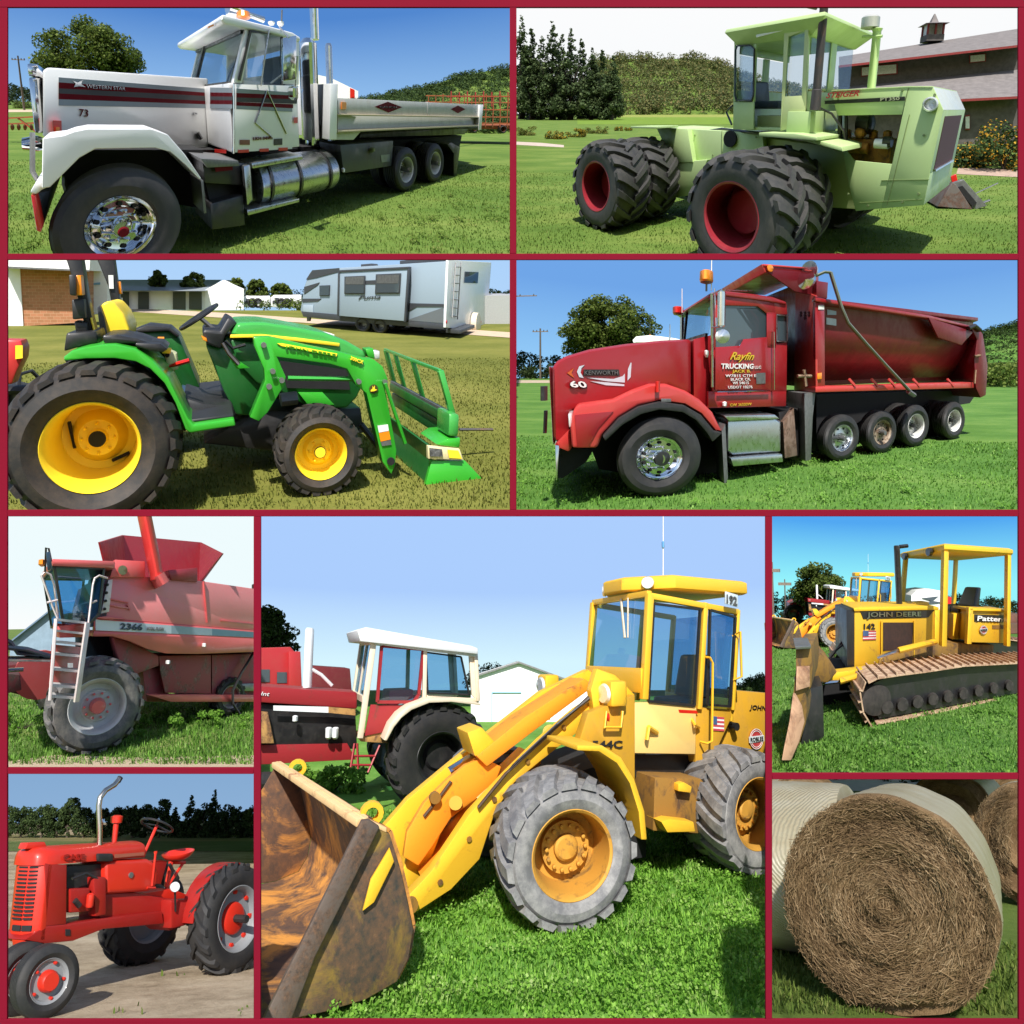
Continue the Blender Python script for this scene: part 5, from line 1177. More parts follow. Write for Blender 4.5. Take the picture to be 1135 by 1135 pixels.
# ================================================================== bay 4: red dump truck
def bay_red_truck():
    G = bay((569, 285, 1133, 568), 850, 406, 1.74, 4.0, 3.5)
    sky_sheet(G, skymat('sky_blue_noon', srgb(152, 208, 250), srgb(112, 166, 232), -2, 62), 210, -24, 140)
    terrain(G, lush, 'ground', (2.0, 46), (-1.4, 1.4), None)
    grass(G, grassB, 'green clover and grass around the red truck', 40000, (2.1, 7), .05, 23, .0045, xr=(-1.25, 1.25))
    V = G.heading((728, 552), (1062, 487))
    T = Machine(V, 'dump_truck', 'red dump truck with rounded dump box, chrome front wheel and painted lettering on its door', 'truck')
    red = paint('truck_red', (.28, .012, .016), .32, .4, .12, (.3, .1, .08)); bright = paint('truck_red_lit', (.52, .045, .04), .4, .25, .2, (.4, .2, .15)); deep = paint('box_red', (.15, .009, .017), .45, .2, .3, (.12, .05, .05))  # the lighter red paints sunlight onto fender, bulkhead and rails
    wl = lambda px, py: V.on(px, py, z=0).x
    Rt = V.on(728, 508, y=0).z
    yh, yc = .3, .2
    print('> rt', [round(wl(*p), 2) for p in ((935, 512), (982, 502), (1024, 497), (1062, 487))], Rt)
    # hood, cowl
    hood = T.slab([(613, 490), (611, 407), (617, 400), (627, 394.5), (653, 387), (693, 381), (733, 377), (767, 375.5), (767.5, 440), (740, 428), (700, 436), (680, 446), (634, 456), (632, 492)], yh, 1.25, 'hood', red, .07, seg=3)
    T.slab([(768.5, 376), (790, 371), (790, 452), (785, 452), (769, 440)], yh - .02, 1.3, 'cowl', red, .02)
    T.slab([(785, 434), (872, 433), (871.5, 450.5), (785, 452.5)], yc, 1.9, 'cab_sill', red, .015)
    # fender with flare
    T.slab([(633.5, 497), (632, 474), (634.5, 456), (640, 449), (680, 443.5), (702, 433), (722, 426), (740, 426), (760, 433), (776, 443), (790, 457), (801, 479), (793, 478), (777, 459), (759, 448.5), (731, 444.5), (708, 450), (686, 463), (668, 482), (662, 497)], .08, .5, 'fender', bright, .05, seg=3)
    T.slab([(640, 496), (637, 460), (680, 456), (664, 474), (652, 496)], .07, .02, 'fender_side', red, .004)
    T.slab([(801, 480), (792, 478), (777, 460), (759, 449.5), (731, 445.5), (708, 451), (686, 464), (668, 484), (671, 489), (690, 471), (711, 459), (731, 454), (757, 457), (772, 466), (784, 480), (790, 490)], .0, .4, 'fender_flare', rub, .015)
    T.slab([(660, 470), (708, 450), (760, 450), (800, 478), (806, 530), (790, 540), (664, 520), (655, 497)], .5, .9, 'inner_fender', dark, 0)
    T.slab([(629.5, 458.5), (634.5, 457.5), (634.5, 473), (630.5, 474)], .1, .25, 'headlight', lampglass, .015)
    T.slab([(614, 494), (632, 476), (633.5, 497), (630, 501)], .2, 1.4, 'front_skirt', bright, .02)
    T.slab([(615.5, 493), (620, 494), (618, 531), (616.5, 533.5)], .1, 2.1, 'bumper', chr_, .02)
    T.slab([(620, 496), (658, 498), (650, 512), (624, 530), (618, 530)], .45, 1.3, 'bumper_bracket', dark, .01)
    T.slab([(608, 405), (611.5, 407), (615.5, 493), (612.5, 493)], yh + .05, 1.15, 'grille_surround', chr_, .015)
    T.tubes([([T.at(603, 428, yh - .1), T.at(603, 444, yh - .1)], .035), ([T.at(605, 455, yh), T.at(604, 480, yh)], .02)], 'front_hook', black)
    T.upright(729, .05, [434.5, 431, 423, 422.5], [.03, .03, .03, .005], 'side_marker', redlens, 10); T.slab([(733, 442), (744, 442), (744, 446), (733, 446)], .05, .03, 'marker_lamp', greysteel, .005)
    sil = paint('decal_silver', (.5, .55, .6), .4, 0, .1, spec=.2)
    T.decal([(648, 404.5), (642, 406), (639.5, 412), (642, 418), (647, 419), (643.5, 413), (644.5, 408)], yh, sil, 'swoosh', hood)
    T.decal([(650, 418.5), (680, 420), (690, 417), (692.5, 414), (692.5, 424), (672, 422.5)], yh, sil, 'swoosh', hood); T.decal([(654, 422.5), (675, 424), (692, 426), (692, 428), (672, 427)], yh, sil, 'swoosh', hood)
    T.decal([(699, 402), (700, 402), (699, 418), (695.5, 422), (696, 409)], yh, sil, 'swoosh', hood); T.decal([(636, 408), (628.5, 413.5), (636.5, 419), (633.5, 413.5)], yh, paint('decal_orange', (.5, .1, .02), .5, 0), 'swoosh', hood)
    T.decal([(647, 409.5), (686, 409.5), (687, 416.5), (646, 416.5)], yh, black, 'badge', hood)
    T.text('KENWORTH', (648, 415.3), (685, 415.3), (648, 410.8), yh - .006, steel, parent=hood)
    T.text('60', (631.5, 430), (651.5, 430.5), (630.5, 421.5), yh - .004, black, parent=hood, shear=-.15, bold=.07); T.text('60', (632.5, 429), (650.5, 429.5), (631.5, 422), yh - .014, whitep, parent=hood, shear=-.15, bold=.02)
    # cab
    xr = T.at(872, 400, yc).x; xd = T.at(789, 400, yc).x
    Wc = 1.75
    fp = [(790, 434), (790, 372), (793, 337), (793, 326), (803.6, 323.5), (834, 326.5), (857, 330), (871.5, 335), (873, 348), (860.5, 348), (860.5, 379), (873, 379), (872, 434)]
    m = MB()
    for o in (0, Wc - .04):
        for pp in ([(789.5, 434), (791, 385), (872.5, 380), (872, 434)], [(789.5, 388), (792, 336), (794, 336), (793.4, 388)], [(793, 326), (803.6, 323.5), (834, 326.5), (857, 330), (860, 348), (850.5, 348), (840, 339.5), (793, 338)],
                   [(857, 330), (871.5, 335), (873, 348.5), (860, 348.5)], [(849.8, 346), (860.6, 346), (860.6, 386), (849.8, 386)], [(820, 385), (824, 376), (851, 373.5), (851, 386)]): m.slab(T.S(pp, yc + o), (0, .04, 0))
    zt, zb = T.at(871, 336, yc).z, T.at(872, 434, yc).z
    m.slab([V3((xr - .04, yc + .045, zb)), V3((xr - .04, yc + Wc - .045, zb)), V3((xr - .04, yc + Wc - .045, zt)), V3((xr - .04, yc + .045, zt))], (.04, 0, 0))
    cab = m.build('cab', red, T, bevel=.006)
    T.slab([(788, 324), (803.6, 322.5), (834, 325.5), (857, 329), (872, 334.5), (872, 338), (850, 334), (803, 328), (790, 329.5)], yc - .02, Wc + .04, 'roof', red, .05, seg=3)
    vis = T.slab([(783, 330), (789, 324), (794, 325), (794, 331)], yc, Wc, 'visor', red, .015)
    A, B = T.at(785, 371, yc + .04), T.at(789, 331, yc + .04); w = Vector((0, Wc - .08, 0))
    MB().slab([A, A + w, B + w, B], (.012, 0, 0)).build('windshield', cabglass, T, parent=cab)
    m = MB(); m.bar(A.lerp(A + w, .75) - Vector((.02, 0, 0)), B.lerp(B + w, .75) - Vector((.02, 0, 0)), .05, .04, up=(1, 0, 0)); m.bar(A + Vector((-.02, .02, 0)), A + w + Vector((-.02, -.02, 0)), .05, .04, up=(1, 0, 0)); m.build('windshield_gasket', black, T, parent=cab)
    door = T.slab([(792.5, 432), (793, 385.5), (818.5, 385.5), (824, 376.8), (850.5, 374.5), (851.5, 432)], yc - .012, .01, 'door', red, .004)
    T.slab([(793.6, 385), (793.6, 338.6), (840, 340), (849.8, 347), (849.8, 374), (823.7, 376.5), (818, 385)], yc + .015, .01, 'side_window', darkglass, 0, parent=door)
    T.slab([(861, 349), (872, 351), (872, 378), (861, 377)], yc + .01, .01, 'sleeper_window', darkglass, 0, parent=cab)
    m = MB(); q = T.S([(861, 349), (872.3, 350), (872.3, 379), (861, 378)], yc - .005)
    for i in range(4): m.bar(q[i], q[(i + 1) % 4], .02, .02, up=(0, 1, 0))
    m.build('window_trim', alu, T, parent=cab)
    T.tubes([([T.at(856, 368, yc), T.at(858, 368, yc - .06), T.at(858.3, 432, yc - .06), T.at(855, 433.5, yc)], .012), ([T.at(795, 434.3, yc - .03), T.at(853, 433, yc - .03)], .012)], 'grab_handle', chr_, parent=cab)
    yel = paint('lettering_yellow', (.6, .4, .04), .5, 0, .1, spec=.1); wht = paint('lettering_white', (.75, .72, .72), .5, 0, .1, spec=.1)
    yd = yc - .012
    T.text('Rayfin', (809, 398.5), (835, 399), (811, 390), yd, yel, parent=door, shear=.3, bold=.015)
    T.text('TRUCKING', (799, 408.5), (835, 408.5), (799.5, 402.8), yd, wht, parent=door, bold=.03); T.text('LLC', (836.5, 408.5), (843.5, 408.4), (836.5, 405.5), yd, wht, parent=door, bold=.01)
    T.text('JACK B.', (811.5, 413), (832, 412.7), (811.5, 409.8), yd, yel, parent=door, bold=.02)
    for tx, a, b, y in (('W7815 CTH E', 804, 838, 418), ('BLACK CR.', 810, 832, 422), ('WI 54615', 812, 830, 426), ('USDOT 10276', 807, 834, 430.6)):
        T.text(tx, (a, y), (b, y - .3), (a, y - 3), yd, wht, parent=door, bold=.005)
    T.text('GW 36500W', (809, 450.5), (833, 449.3), (809, 447.4), yc, yel, parent=cab)
    T.decal([(838, 413.5), (848.5, 413), (848.5, 425), (838.5, 425.5)], yd, greysteel, 'plate', door)
    T.upright(803, yc - .02, [451, 449.5, 446, 445], [.02, .035, .035, .01], 'clearance_light', whitep, 10); T.upright(783, yh - .05, [396, 393, 389, 388], [.02, .035, .035, .01], 'clearance_light', whitep, 10)
    m = MB(); c0 = T.at(818, 384, yc + .5); m.box((c0.x - .05, yc + .35, c0.z - .35), (c0.x + .4, yc + .85, c0.z - .2)); m.box((c0.x + .35, yc + .35, c0.z - .25), (c0.x + .48, yc + .85, c0.z + .28)); m.build('seat', blackplastic, T, bevel=.05)
    # mirrors, beacons, aerials
    ym = yc - .3
    mi = T.upright(799.5, ym, [363, 361, 324, 322], [.03, .055, .055, .03], 'mirror', chr_, 16)
    MB().lathe([(-.02, .001), (-.02, .09), (.02, .1), (.03, .001)], T.at(801, 373, ym), (-.45, -1, 0), 20, True).build('spot_mirror', alu, T, parent=mi)
    T.tubes([([T.at(789, 325, yc - .1), T.at(789.5, 429, yc - .04)], .022), ([T.at(789, 326, yc - .1), T.at(800, 321, ym)], .012), ([T.at(789.5, 363, yc - .1), T.at(800, 362, ym)], .012), ([T.at(792, 320, yc), T.at(794, 362, yc - .1)], .01), ([T.at(803, 322, yc), T.at(834, 322.5, yc + .2)], .01)], 'mirror_arm', alu, parent=mi)
    T.decal([(793, 338), (795.5, 338), (795.5, 352), (793, 352)], yc - .08, redlens, 'marker')
    b = T.upright(783, yc, [322.7, 315, 313], [.015, .015, .09], 'beacon_base', greysteel, 14); T.upright(783, yc, [313, 311, 301.5, 300], [.09, .1, .095, .06], 'beacon', amber, 18, parent=b)
    b = T.upright(756, yc + 1.5, [378, 352, 350], [.04, .04, .09], 'beacon_base', alu, 12); T.upright(751.5, yc + 1.5, [349, 347, 341, 340], [.08, .1, .1, .07], 'beacon', redlens, 18, parent=b)
    T.tubes([([T.at(788.5, 322, yc), T.at(788.8, 288, yc)], .008), ([T.at(756, 352, yc + 1.4), T.at(756, 320, yc + 1.4)], .008)], 'antenna', whitep)
    # fuel tank, steps, black tanks
    tank = T.slab([(806, 466), (860, 463.5), (866, 467), (866, 501), (812, 505), (806, 500)], .12, .6, 'fuel_tank', alu, .04, seg=3)
    T.slab([(803, 461), (859, 459.5), (864, 464), (808, 466.5)], .08, .5, 'step', alu, .008); T.slab([(810, 508), (867, 503.5), (868, 512), (813, 517)], .05, .4, 'step', alu, .01)
    T.slab([(800, 478), (804, 470), (807, 530), (803, 540)], .05, .3, 'mudflap', greysteel, .004)
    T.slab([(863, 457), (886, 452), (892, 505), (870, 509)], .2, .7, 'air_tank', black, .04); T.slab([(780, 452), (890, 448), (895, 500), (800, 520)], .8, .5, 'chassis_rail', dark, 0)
    T.slab([(868, 468), (880, 452), (884, 505), (870, 508)], .12, .1, 'bracket', rusty('bracket_rust', (.2, .13, .1), (.15, .08, .05), .5, 5), .01)
    T.slab([(891.5, 436), (904, 435), (901, 462), (899, 510), (893, 511), (892, 465)], .05, .5, 'mudflap', greysteel, .01)
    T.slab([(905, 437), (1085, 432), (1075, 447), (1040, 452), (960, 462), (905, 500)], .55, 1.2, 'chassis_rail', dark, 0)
    # dump box
    yb = .0
    xa, xb = T.at(914, 400, yb).x, T.at(1083, 400, yb).x
    za = lambda py: T.at(914, py, yb).z
    bw = 2.0
    sec = [(.0, za(331)), (.0, za(336)), (.1, za(338)), (.1, za(366)), (.13, za(378)), (.2, za(392)), (.32, za(408)), (.5, za(424)), (.5, za(430))]
    m = MB(); rings = []
    full = sec + [(bw - y, z) for y, z in reversed(sec)] ; inner = [(bw - y - (.05), z) for y, z in sec[:1]] + [(y + .05 * (1 if y < 1 else -1), max(z, za(426))) for y, z in reversed(sec[1:-1])]
    floor = [(bw - .1, za(331)), (bw - .2, za(380)), (bw - .5, za(415)), (.5, za(415)), (.2, za(380)), (.1, za(331))]
    for x in (xa, xb): rings.append([Vector((x, yb + y, z)) for y, z in full + floor])
    m.loft(rings); box = m.build('dump_box', deep, T, bevel=.006)
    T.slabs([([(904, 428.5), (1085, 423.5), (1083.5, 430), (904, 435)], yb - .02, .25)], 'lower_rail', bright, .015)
    T.slabs([([(904, 329.5), (1030, 349.5), (1076, 361), (1076, 363.5), (1030, 353), (904, 334)], yb - .03, .1)], 'top_rail', red, .01)
    m = MB()
    for x in (941, 966, 985, 1012, 1050): m.bar(T.at(x, 420, yb + .0), T.at(x + 7, 428, yb - .02), .03, .04)
    m.each('hinge_lug', bright, T)
    T.slab([(1029.5, 352), (1071, 365), (1079, 368), (1066, 382.5), (1040, 374)], yb - .05, .04, 'tarp_flap', deep, .012)
    T.slab([(1076, 362), (1082, 361), (1089.5, 370), (1095, 406), (1093, 438), (1087, 441), (1082, 430), (1080, 400), (1083, 376)], yb - .06, bw + .1, 'tailgate', deep, .02)
    T.tubes([([T.at(1073, 364, yb - .08), T.at(1080, 361, yb - .08), T.at(1086, 366, yb - .08)], .05)], 'tarp_roller', black); T.tubes([([T.at(1080, 395, yb - .08), T.at(1086, 394, yb - .08)], .03), ([T.at(1081, 410, yb - .08), T.at(1080, 425, yb - .08)], .025)], 'tailgate_latch', rusty('latch_rust', (.3, .2, .12), (.2, .12, .06), .5, 5))
    # bulkhead, its front face in sunlit red, lamps, cab shield
    xk = T.at(904, 400, yb).x
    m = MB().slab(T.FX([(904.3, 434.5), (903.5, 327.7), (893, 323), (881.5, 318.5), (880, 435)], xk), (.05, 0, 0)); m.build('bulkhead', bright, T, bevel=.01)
    T.slab([(904.3, 434.5), (903.5, 328), (914, 331), (914.5, 433)], yb, .06, 'corner_post', red, .01)
    MB().slab([V3((xk + .06, yb + .1, za(430))), V3((xk + .06, yb + bw - .05, za(430))), V3((xk + .06, yb + bw - .05, za(305))), V3((xk + .06, yb + .1, za(305)))], (.06, 0, 0)).build('front_wall', red, T)
    m = MB()
    for i in range(3):
        for j in range(2 + (i == 1)): m.slab(T.FX([(886 + i * 4.5, 346 + j * 3), (888 + i * 4.5, 344.6 + j * 3), (889.5 + i * 4.5, 347 + j * 3), (887.5 + i * 4.5, 349 + j * 3)], xk - .002), (-.002, 0, 0))
    m.build('scratch_marks', maroon_(), T, smooth=0)
    rz_ = rusty('hinge_rust', (.3, .2, .13), (.18, .1, .05), .5, 6); T.tubes([([T.at(884, 417, yb), T.at(899, 417, yb)], .03), ([T.at(891, 410, yb), T.at(893, 428, yb)], .03)], 'hinge', rz_)
    z_ = lambda px, py, y: T.at(px, py, y)
    m = MB(); y0, y1 = yb + .15, yb + bw - .1
    P = [z_(882, 299, y0), z_(893, 296, y0), z_(903, 328, y0), z_(882, 318, y0)]
    tip = z_(812, 317, y0 + .9)
    prof = [T.at(905, 297, y0), T.at(846, 292.8, y0), T.at(846, 298, y0), T.at(880, 323, y0), T.at(904, 330, y0)]
    m.slab([prof[0], prof[1], prof[2], T.at(905, 303, y0)], (0, y1 - y0, 0)); m.build('cab_shield', red, T, bevel=.015)
    T.slab([(846, 298), (905, 302), (905, 328), (881, 323)], y0, .03, 'shield_gusset', deep, .006)
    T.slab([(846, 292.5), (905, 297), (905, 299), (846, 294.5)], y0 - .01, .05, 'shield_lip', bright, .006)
    A_, B_ = T.at(846, 293, y0), T.at(846, 293, y0) + Vector((0, y1 - y0, 0)); dn = Vector((-.35, 0, -.5))
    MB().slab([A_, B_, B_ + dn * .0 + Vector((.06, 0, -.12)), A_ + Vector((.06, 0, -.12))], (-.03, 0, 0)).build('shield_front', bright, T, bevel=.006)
    MB().lathe([(0, .06), (-.015, .055), (-.02, .001)], T.at(853.5, 297.5, y0 - .012), (0, 1, 0), 14, True).build('marker_light', amber, T); T.slab([(906, 414), (911, 413), (911, 420), (906, 420.5)], yb - .02, .015, 'marker_light', amber, .003)
    lamp = MB().lathe([(0, .02), (.03, .13), (.12, .16), (.14, .001)], T.at(898, 311, yb - .1), (-1, -.3, 0), 20, True).build('work_light', chr_, T)
    MB().lathe([(0, .02), (.03, .14), (.1, .17), (.12, .001)], T.at(900, 302, yb + .05), (-1, -.3, 0), 20, True).build('work_light', alu, T)
    T.slab([(905, 311), (918, 313), (917, 331), (905, 329)], yb + .05, .3, 'motor_box', deep, .01)
    olive = paint('arm_olive', (.17, .18, .15), .5, .1, .5)
    T.tubes([([T.at(903.6, 306, yb - .05), T.at(914, 301.5, yb - .12), T.at(920.6, 302, yb - .12)], .025), ([T.at(920.6, 302, yb - .12), T.at(932.7, 341, yb - .14), T.at(940, 358, yb - .14), T.at(960, 381, yb - .14), T.at(981, 404, yb - .14), T.at(1010, 435, yb - .14)], .032)], 'tarp_arm', olive)
    T.tubes([([T.at(1007, 434, yb - .14), T.at(1013, 438, yb - .1)], .05)], 'arm_pivot', greysteel)
    T.decal([(907, 338.5), (913.5, 339), (913.5, 343), (907, 343)], yb, whitep, 'sticker'); T.decal([(917, 343), (927, 345), (927, 349), (917, 349)], yb + .1, paint('sticker_blue', (.15, .2, .26)), 'sticker', box); T.decal([(916, 352), (927, 353.5), (927, 361), (916, 359.5)], yb + .1, paint('sticker_grey', (.3, .33, .36)), 'sticker', box)
    # wheels
    wheel(T, (wl(728, 552) + .03, -.02, Rt), Rt, .36, Rt * .54, rub, chr_, hub_mat=chr_, dish=.04, holes=10, nuts=10, hubR=.17, hubL=.09, n=52, steer=R(-14))
    MB().lathe([(0, .1), (-.03, .09), (-.035, .001)], (wl(728, 552) + .06, -.04, Rt), (0, 1, 0), 20, True).build('hub_cap', black, T)
    rw = paint('rim_white', (.6, .6, .58), .4, .2, .4); rr = rusty('rim_rusty', (.3, .24, .18), (.16, .09, .05), .5, 8)
    for i, (px, py, mt, dd) in enumerate(((936, 512, alu, .05), (981, 503.5, rr, .05), (1022, 497, rw, .14), (1062, 488, rw, .14))):
        x = wl(px, py); r = T.at(px, (485.5, 479, 471.5, 466)[i], .02).z
        r = min(max(r, .38), .6)
        wheel(T, (x, .02, r), r, .26 if i < 2 else .3, r * .58, rub, mt, hub_mat=(greysteel if i < 2 else black), dish=dd, holes=8 if i < 2 else 0, nuts=8, hubL=.1, n=32)
        if i > 1: wheel(T, (x, .36, r), r, .28, r * .58, rub, rw, n=24)
        wheel(T, (x, 2.1, r), r, .45, r * .58, rub, rw, flip=-1, n=24)
    wheel(T, (wl(728, 552), 2.05, Rt), Rt, .34, Rt * .54, rub, chr_, flip=-1, n=24)
    clover(G, grassB, 'clover growing in clusters around the red truck', 9000, (2.2, 6), (-1.2, 1.2), .09, .024, 24)
    # ---------------- behind the truck
    scenery_tree(G, 676, 420, 324, 59, None, leafA, 'big round tree rising behind the long red hood', seed=5, n=26000, leaf=2.0, clumps=120)
    pole(G, 599, 420, 364, None, 'grey utility pole above the shrub left of the red truck', span=1.2, arms=(.06,))
    T2 = pole(G, 562, 421, 318, None, 'utility pole standing at the very left edge with only its crossarm in view', span=4.4, arms=(.1,), r=.16)
    bush(G, tuple(G.on(590, 419, z=0)), 2.1, .8, 2.2, leafB, 'rounded green shrub below the utility pole at the left edge', 8, 2400, .13)
    skyline_woods(G, [(560, 384), (580, 390), (640, 391), (760, 396)], 420, None, 260, leafC, 'treeline', 'dark distant treeline at the left horizon', 16, 5, 40, 1.8)
    skyline_woods(G, [(1070, 370), (1089, 362), (1105, 356), (1135, 350)], 426, None, 420, leafB, 'wooded_hill', 'wooded hill at the right edge beyond the tailgate', 17, 5.5, 50, 1.7, deep=.6, ground=lush)
    corn = foliage('corn', [(.06, .11, .02), (.12, .18, .035), (.18, .24, .05), (.25, .26, .08)], .35)
    rng = np.random.default_rng(5); P = []
    for i in range(2600):
        p = G.on(1080 + 60 * rng.random(), 427 + 3 * rng.random(), z=0); P.append((p.x, p.y + rng.random() * 3, 1.9 * rng.random() ** .7 * 1.0))
    P = np.array(P); N = rng.normal(size=P.shape); solo(quads(G, P, N, .22, corn, 'corn', rng=rng), G, 'edge of a green cornfield beyond the tailgate', None, None, 'stuff')
    patch(G, plain('sand', (.42, .34, .24), .95), 'road', [G.on(x, y, z=0) for x, y in ((560, 424.5), (640, 424.5), (640, 421.5), (560, 421.5))], .01)
    wt = Machine(G.sub(G.on(725, 425, z=0)), 'parked_truck', 'white truck parked behind the red hood with only its cab roof and stack showing', 'truck')
    wt.slab([(701, 377), (705, 373), (720, 371.5), (745, 374.5), (758, 377), (758, 380), (706, 379.5), (702, 380)], 0, 1.8, 'roof', whitep, .03); wt.slab([(706, 379), (758, 380), (756, 425), (705, 425)], .1, 1.6, 'cab', whitep, .02)
    wt.slab([(703, 380), (706, 379.5), (705.5, 398), (701, 398)], .1, 1.5, 'windshield', darkglass, 0); wt.slab([(672, 399), (705, 398), (705, 425), (672, 425)], .15, 1.5, 'hood', whitep, .03)
    wt.upright(742.5, -.1, [384, 361, 359.5], [.07, .07, .05], 'exhaust_stack', alu, 12); wt.tube([wt.at(720.5, 372, .2), wt.at(720.5, 350, .2)], .012, 'antenna', greysteel); wt.upright(720.5, .1, [373, 371, 370.5], [.06, .06, .02], 'marker_light', amber, 10)
    for x in (700, 745):
        c = wt.at(x, 421, 0); wheel(wt, (c.x, -.02, .5), .5, .3, .28, rub, alu, n=20)
def maroon_(): return plain('scuff', (.12, .02, .02), .8)
bay_red_truck()

# ================================================================== bay 5: red combine harvester
def bay_combine():
    G = bay((4, 568, 285, 854), 145, 690, 2.5, 1.0, 4.0, .2)
    sky_sheet(G, skymat('sky_hazy', (.97, .985, .985), (.86, .97, .99), 0, 25), 150, -20, 150)
    mixg = soil('verge', [(.3, (.05, .1, .02)), (.48, (.1, .17, .035)), (.58, (.2, .25, .07)), (.7, (.38, .33, .22))])
    terrain(G, mixg, 'ground', (5, 140), (-.9, .9), None)
    grass(G, grassB, 'rough green grass under the red combine', 30000, (4.6, 14), .12, 53, .009, xr=(-.7, .7))
    patch(G, soil('dirt', [(.3, (.3, .22, .15)), (.6, (.5, .4, .28)), (.75, (.55, .47, .36))]), 'dirt_track', [G.on(x, y, z=0) for x, y in ((-10, 848), (60, 838), (150, 841), (300, 838), (300, 870), (-10, 870))], .02)
    V = G.heading((106, 836), (266, 799))
    T = Machine(V, 'combine_harvester', 'red combine harvester with open grain hopper, unloading auger and access ladder', 'combine')
    rd = paint('combine_red', (.68, .12, .12), .4, .3, .35, (.5, .28, .26)); up = paint('combine_red_lit', (.7, .22, .23), .4, .2, .5, (.5, .33, .31)); dk = rusty('combine_dark', (.34, .07, .08), (.26, .17, .15), .42, 2.0); pal = paint('combine_pale', (.7, .62, .6), .4, .2, .4, (.5, .25, .2))  # body reds made paler, the bright hazy light put into the paint
    tl = paint('rim_silver', (.5, .52, .53), .5, .1, .4, (.36, .28, .18)); rg = rubber('rubber_grey', (.07, .07, .075), (.26, .24, .21), .9)
    Rt = V.on(106, 784, y=0).z; print('> co', Rt, V.on(266, 799, z=0).x)
    wheel(T, (0, 0, Rt), Rt, .6, Rt * .6, rg, tl, hub_mat=rd, dish=.1, hubR=.28, hubL=.12, nuts=10, lugs=18, lug_h=.05, lug_w=.1, n=48, steer=R(-6)); wheel(T, (0, 2.9, Rt), Rt, .6, Rt * .6, rg, tl, flip=-1, lugs=18, lug_h=.05, lug_w=.1, n=30)
    q = V.on(268, 799, z=0); wheel(T, (q.x, .35, .5), .5, .4, .3, rub, tl, hub_mat=tl, dish=.1, n=28, lugs=14, lug_h=.03, lug_w=.07); wheel(T, (q.x, 2.5, .5), .5, .4, .3, rub, tl, flip=-1, n=20)
    y0 = .25; W = 2.4
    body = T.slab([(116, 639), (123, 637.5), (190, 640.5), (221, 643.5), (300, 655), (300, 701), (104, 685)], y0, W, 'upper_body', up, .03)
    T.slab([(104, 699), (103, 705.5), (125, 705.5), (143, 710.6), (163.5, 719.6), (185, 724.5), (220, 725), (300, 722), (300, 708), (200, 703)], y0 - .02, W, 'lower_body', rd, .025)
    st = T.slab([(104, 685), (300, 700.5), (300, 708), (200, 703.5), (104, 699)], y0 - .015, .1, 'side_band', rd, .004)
    for a, b, c_ in ((106, 150, (.72, .76, .78)), (150, 190, (.55, .62, .68)), (190, 235, (.3, .38, .45)), (235, 300, (.11, .2, .28))):
        f = lambda x, t: 685.5 + (x - 104) * .079 if t else 698.5 + (x - 104) * .045
        T.decal([(a, f(a, 1) + 1), (b, f(b, 1) + 1), (b, f(b, 0)), (a, f(a, 0))], y0 - .015, paint('band_%d' % a, c_, .4, .2, .1), 'side_stripe', st)
    T.text('2366', (133, 697.4), (158, 698.6), (133, 690.2), y0 - .021, paint('ink_blue', (.02, .04, .09)), parent=st, bold=.03, shear=.1); T.text('AXIAL-FLOW', (163, 698.6), (182, 699.4), (163, 694.5), y0 - .021, greysteel, parent=st)
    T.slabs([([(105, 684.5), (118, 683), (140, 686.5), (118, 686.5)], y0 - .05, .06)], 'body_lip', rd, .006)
    m = MB()
    for a, b in (((122, 664), (142, 668)), ((122, 671), (143, 674)), ((141, 670), (144, 676)), ((226, 644), (230, 690)), ((245, 688), (282, 692))): m.bar(T.at(*a, y0 - .01), T.at(*b, y0 - .01), .025, .025)
    m.build('panel_line', rd, T, parent=body)
    for x, y in ((226, 715), (186, 734)): T.upright(x, y0 - .06, [y + 2.2, y + 1.5, y - 1.5, y - 2.2], [.02, .05, .05, .02], 'reflector', whitep, 10)
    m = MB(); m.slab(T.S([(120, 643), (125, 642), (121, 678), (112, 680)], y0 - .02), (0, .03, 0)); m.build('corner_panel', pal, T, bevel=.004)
    for k in range(4): MB().disc(T.at(119 - k * 1.0, 648 + k * 9, y0 - .03), .03, (0, 1, 0), .03, 10).build('bolt', dark, T)
    # cab
    yc = .1; gl = glass('combine_glass', (.5, .76, .95), .95)
    C = T.S([(60, 628), (115, 630), (110, 680), (97, 694), (71, 696)], yc); m = MB()
    Wc = 1.6; w = Vector((0, Wc, 0))
    for i in range(5):
        for o in (0, Wc): m.bar(C[i] + Vector((0, o, 0)), C[(i + 1) % 5] + Vector((0, o, 0)), .05, .05, up=(0, 1, 0))
    m.bar(C[0], C[0] + w, .06, .06); m.bar(C[4], C[4] + w, .06, .06); fr = m.build('cab_frame', black, T)
    MB().slab(C, (0, .012, 0)).build('side_window', gl, T, parent=fr); MB().slab([p + w for p in C], (0, .012, 0)).build('side_window', gl, T, parent=fr)
    MB().slab([C[0], C[0] + w, C[4] + w, C[4]], (-.012, 0, 0)).build('windshield', gl, T, parent=fr)
    T.slab([(110, 640), (122, 642), (118, 690), (97, 696)], yc + .15, Wc - .2, 'cab_rear', paint('cab_rear', (.05, .09, .14), .6), .01)
    T.slab([(57, 619), (128, 621.5), (128, 630), (58, 627)], yc - .06, Wc + .12, 'cab_roof', rd, .04); T.slab([(127.5, 620), (161, 622), (161, 640), (122, 640)], yc + .1, 1.5, 'intake_box', rd, .02); 
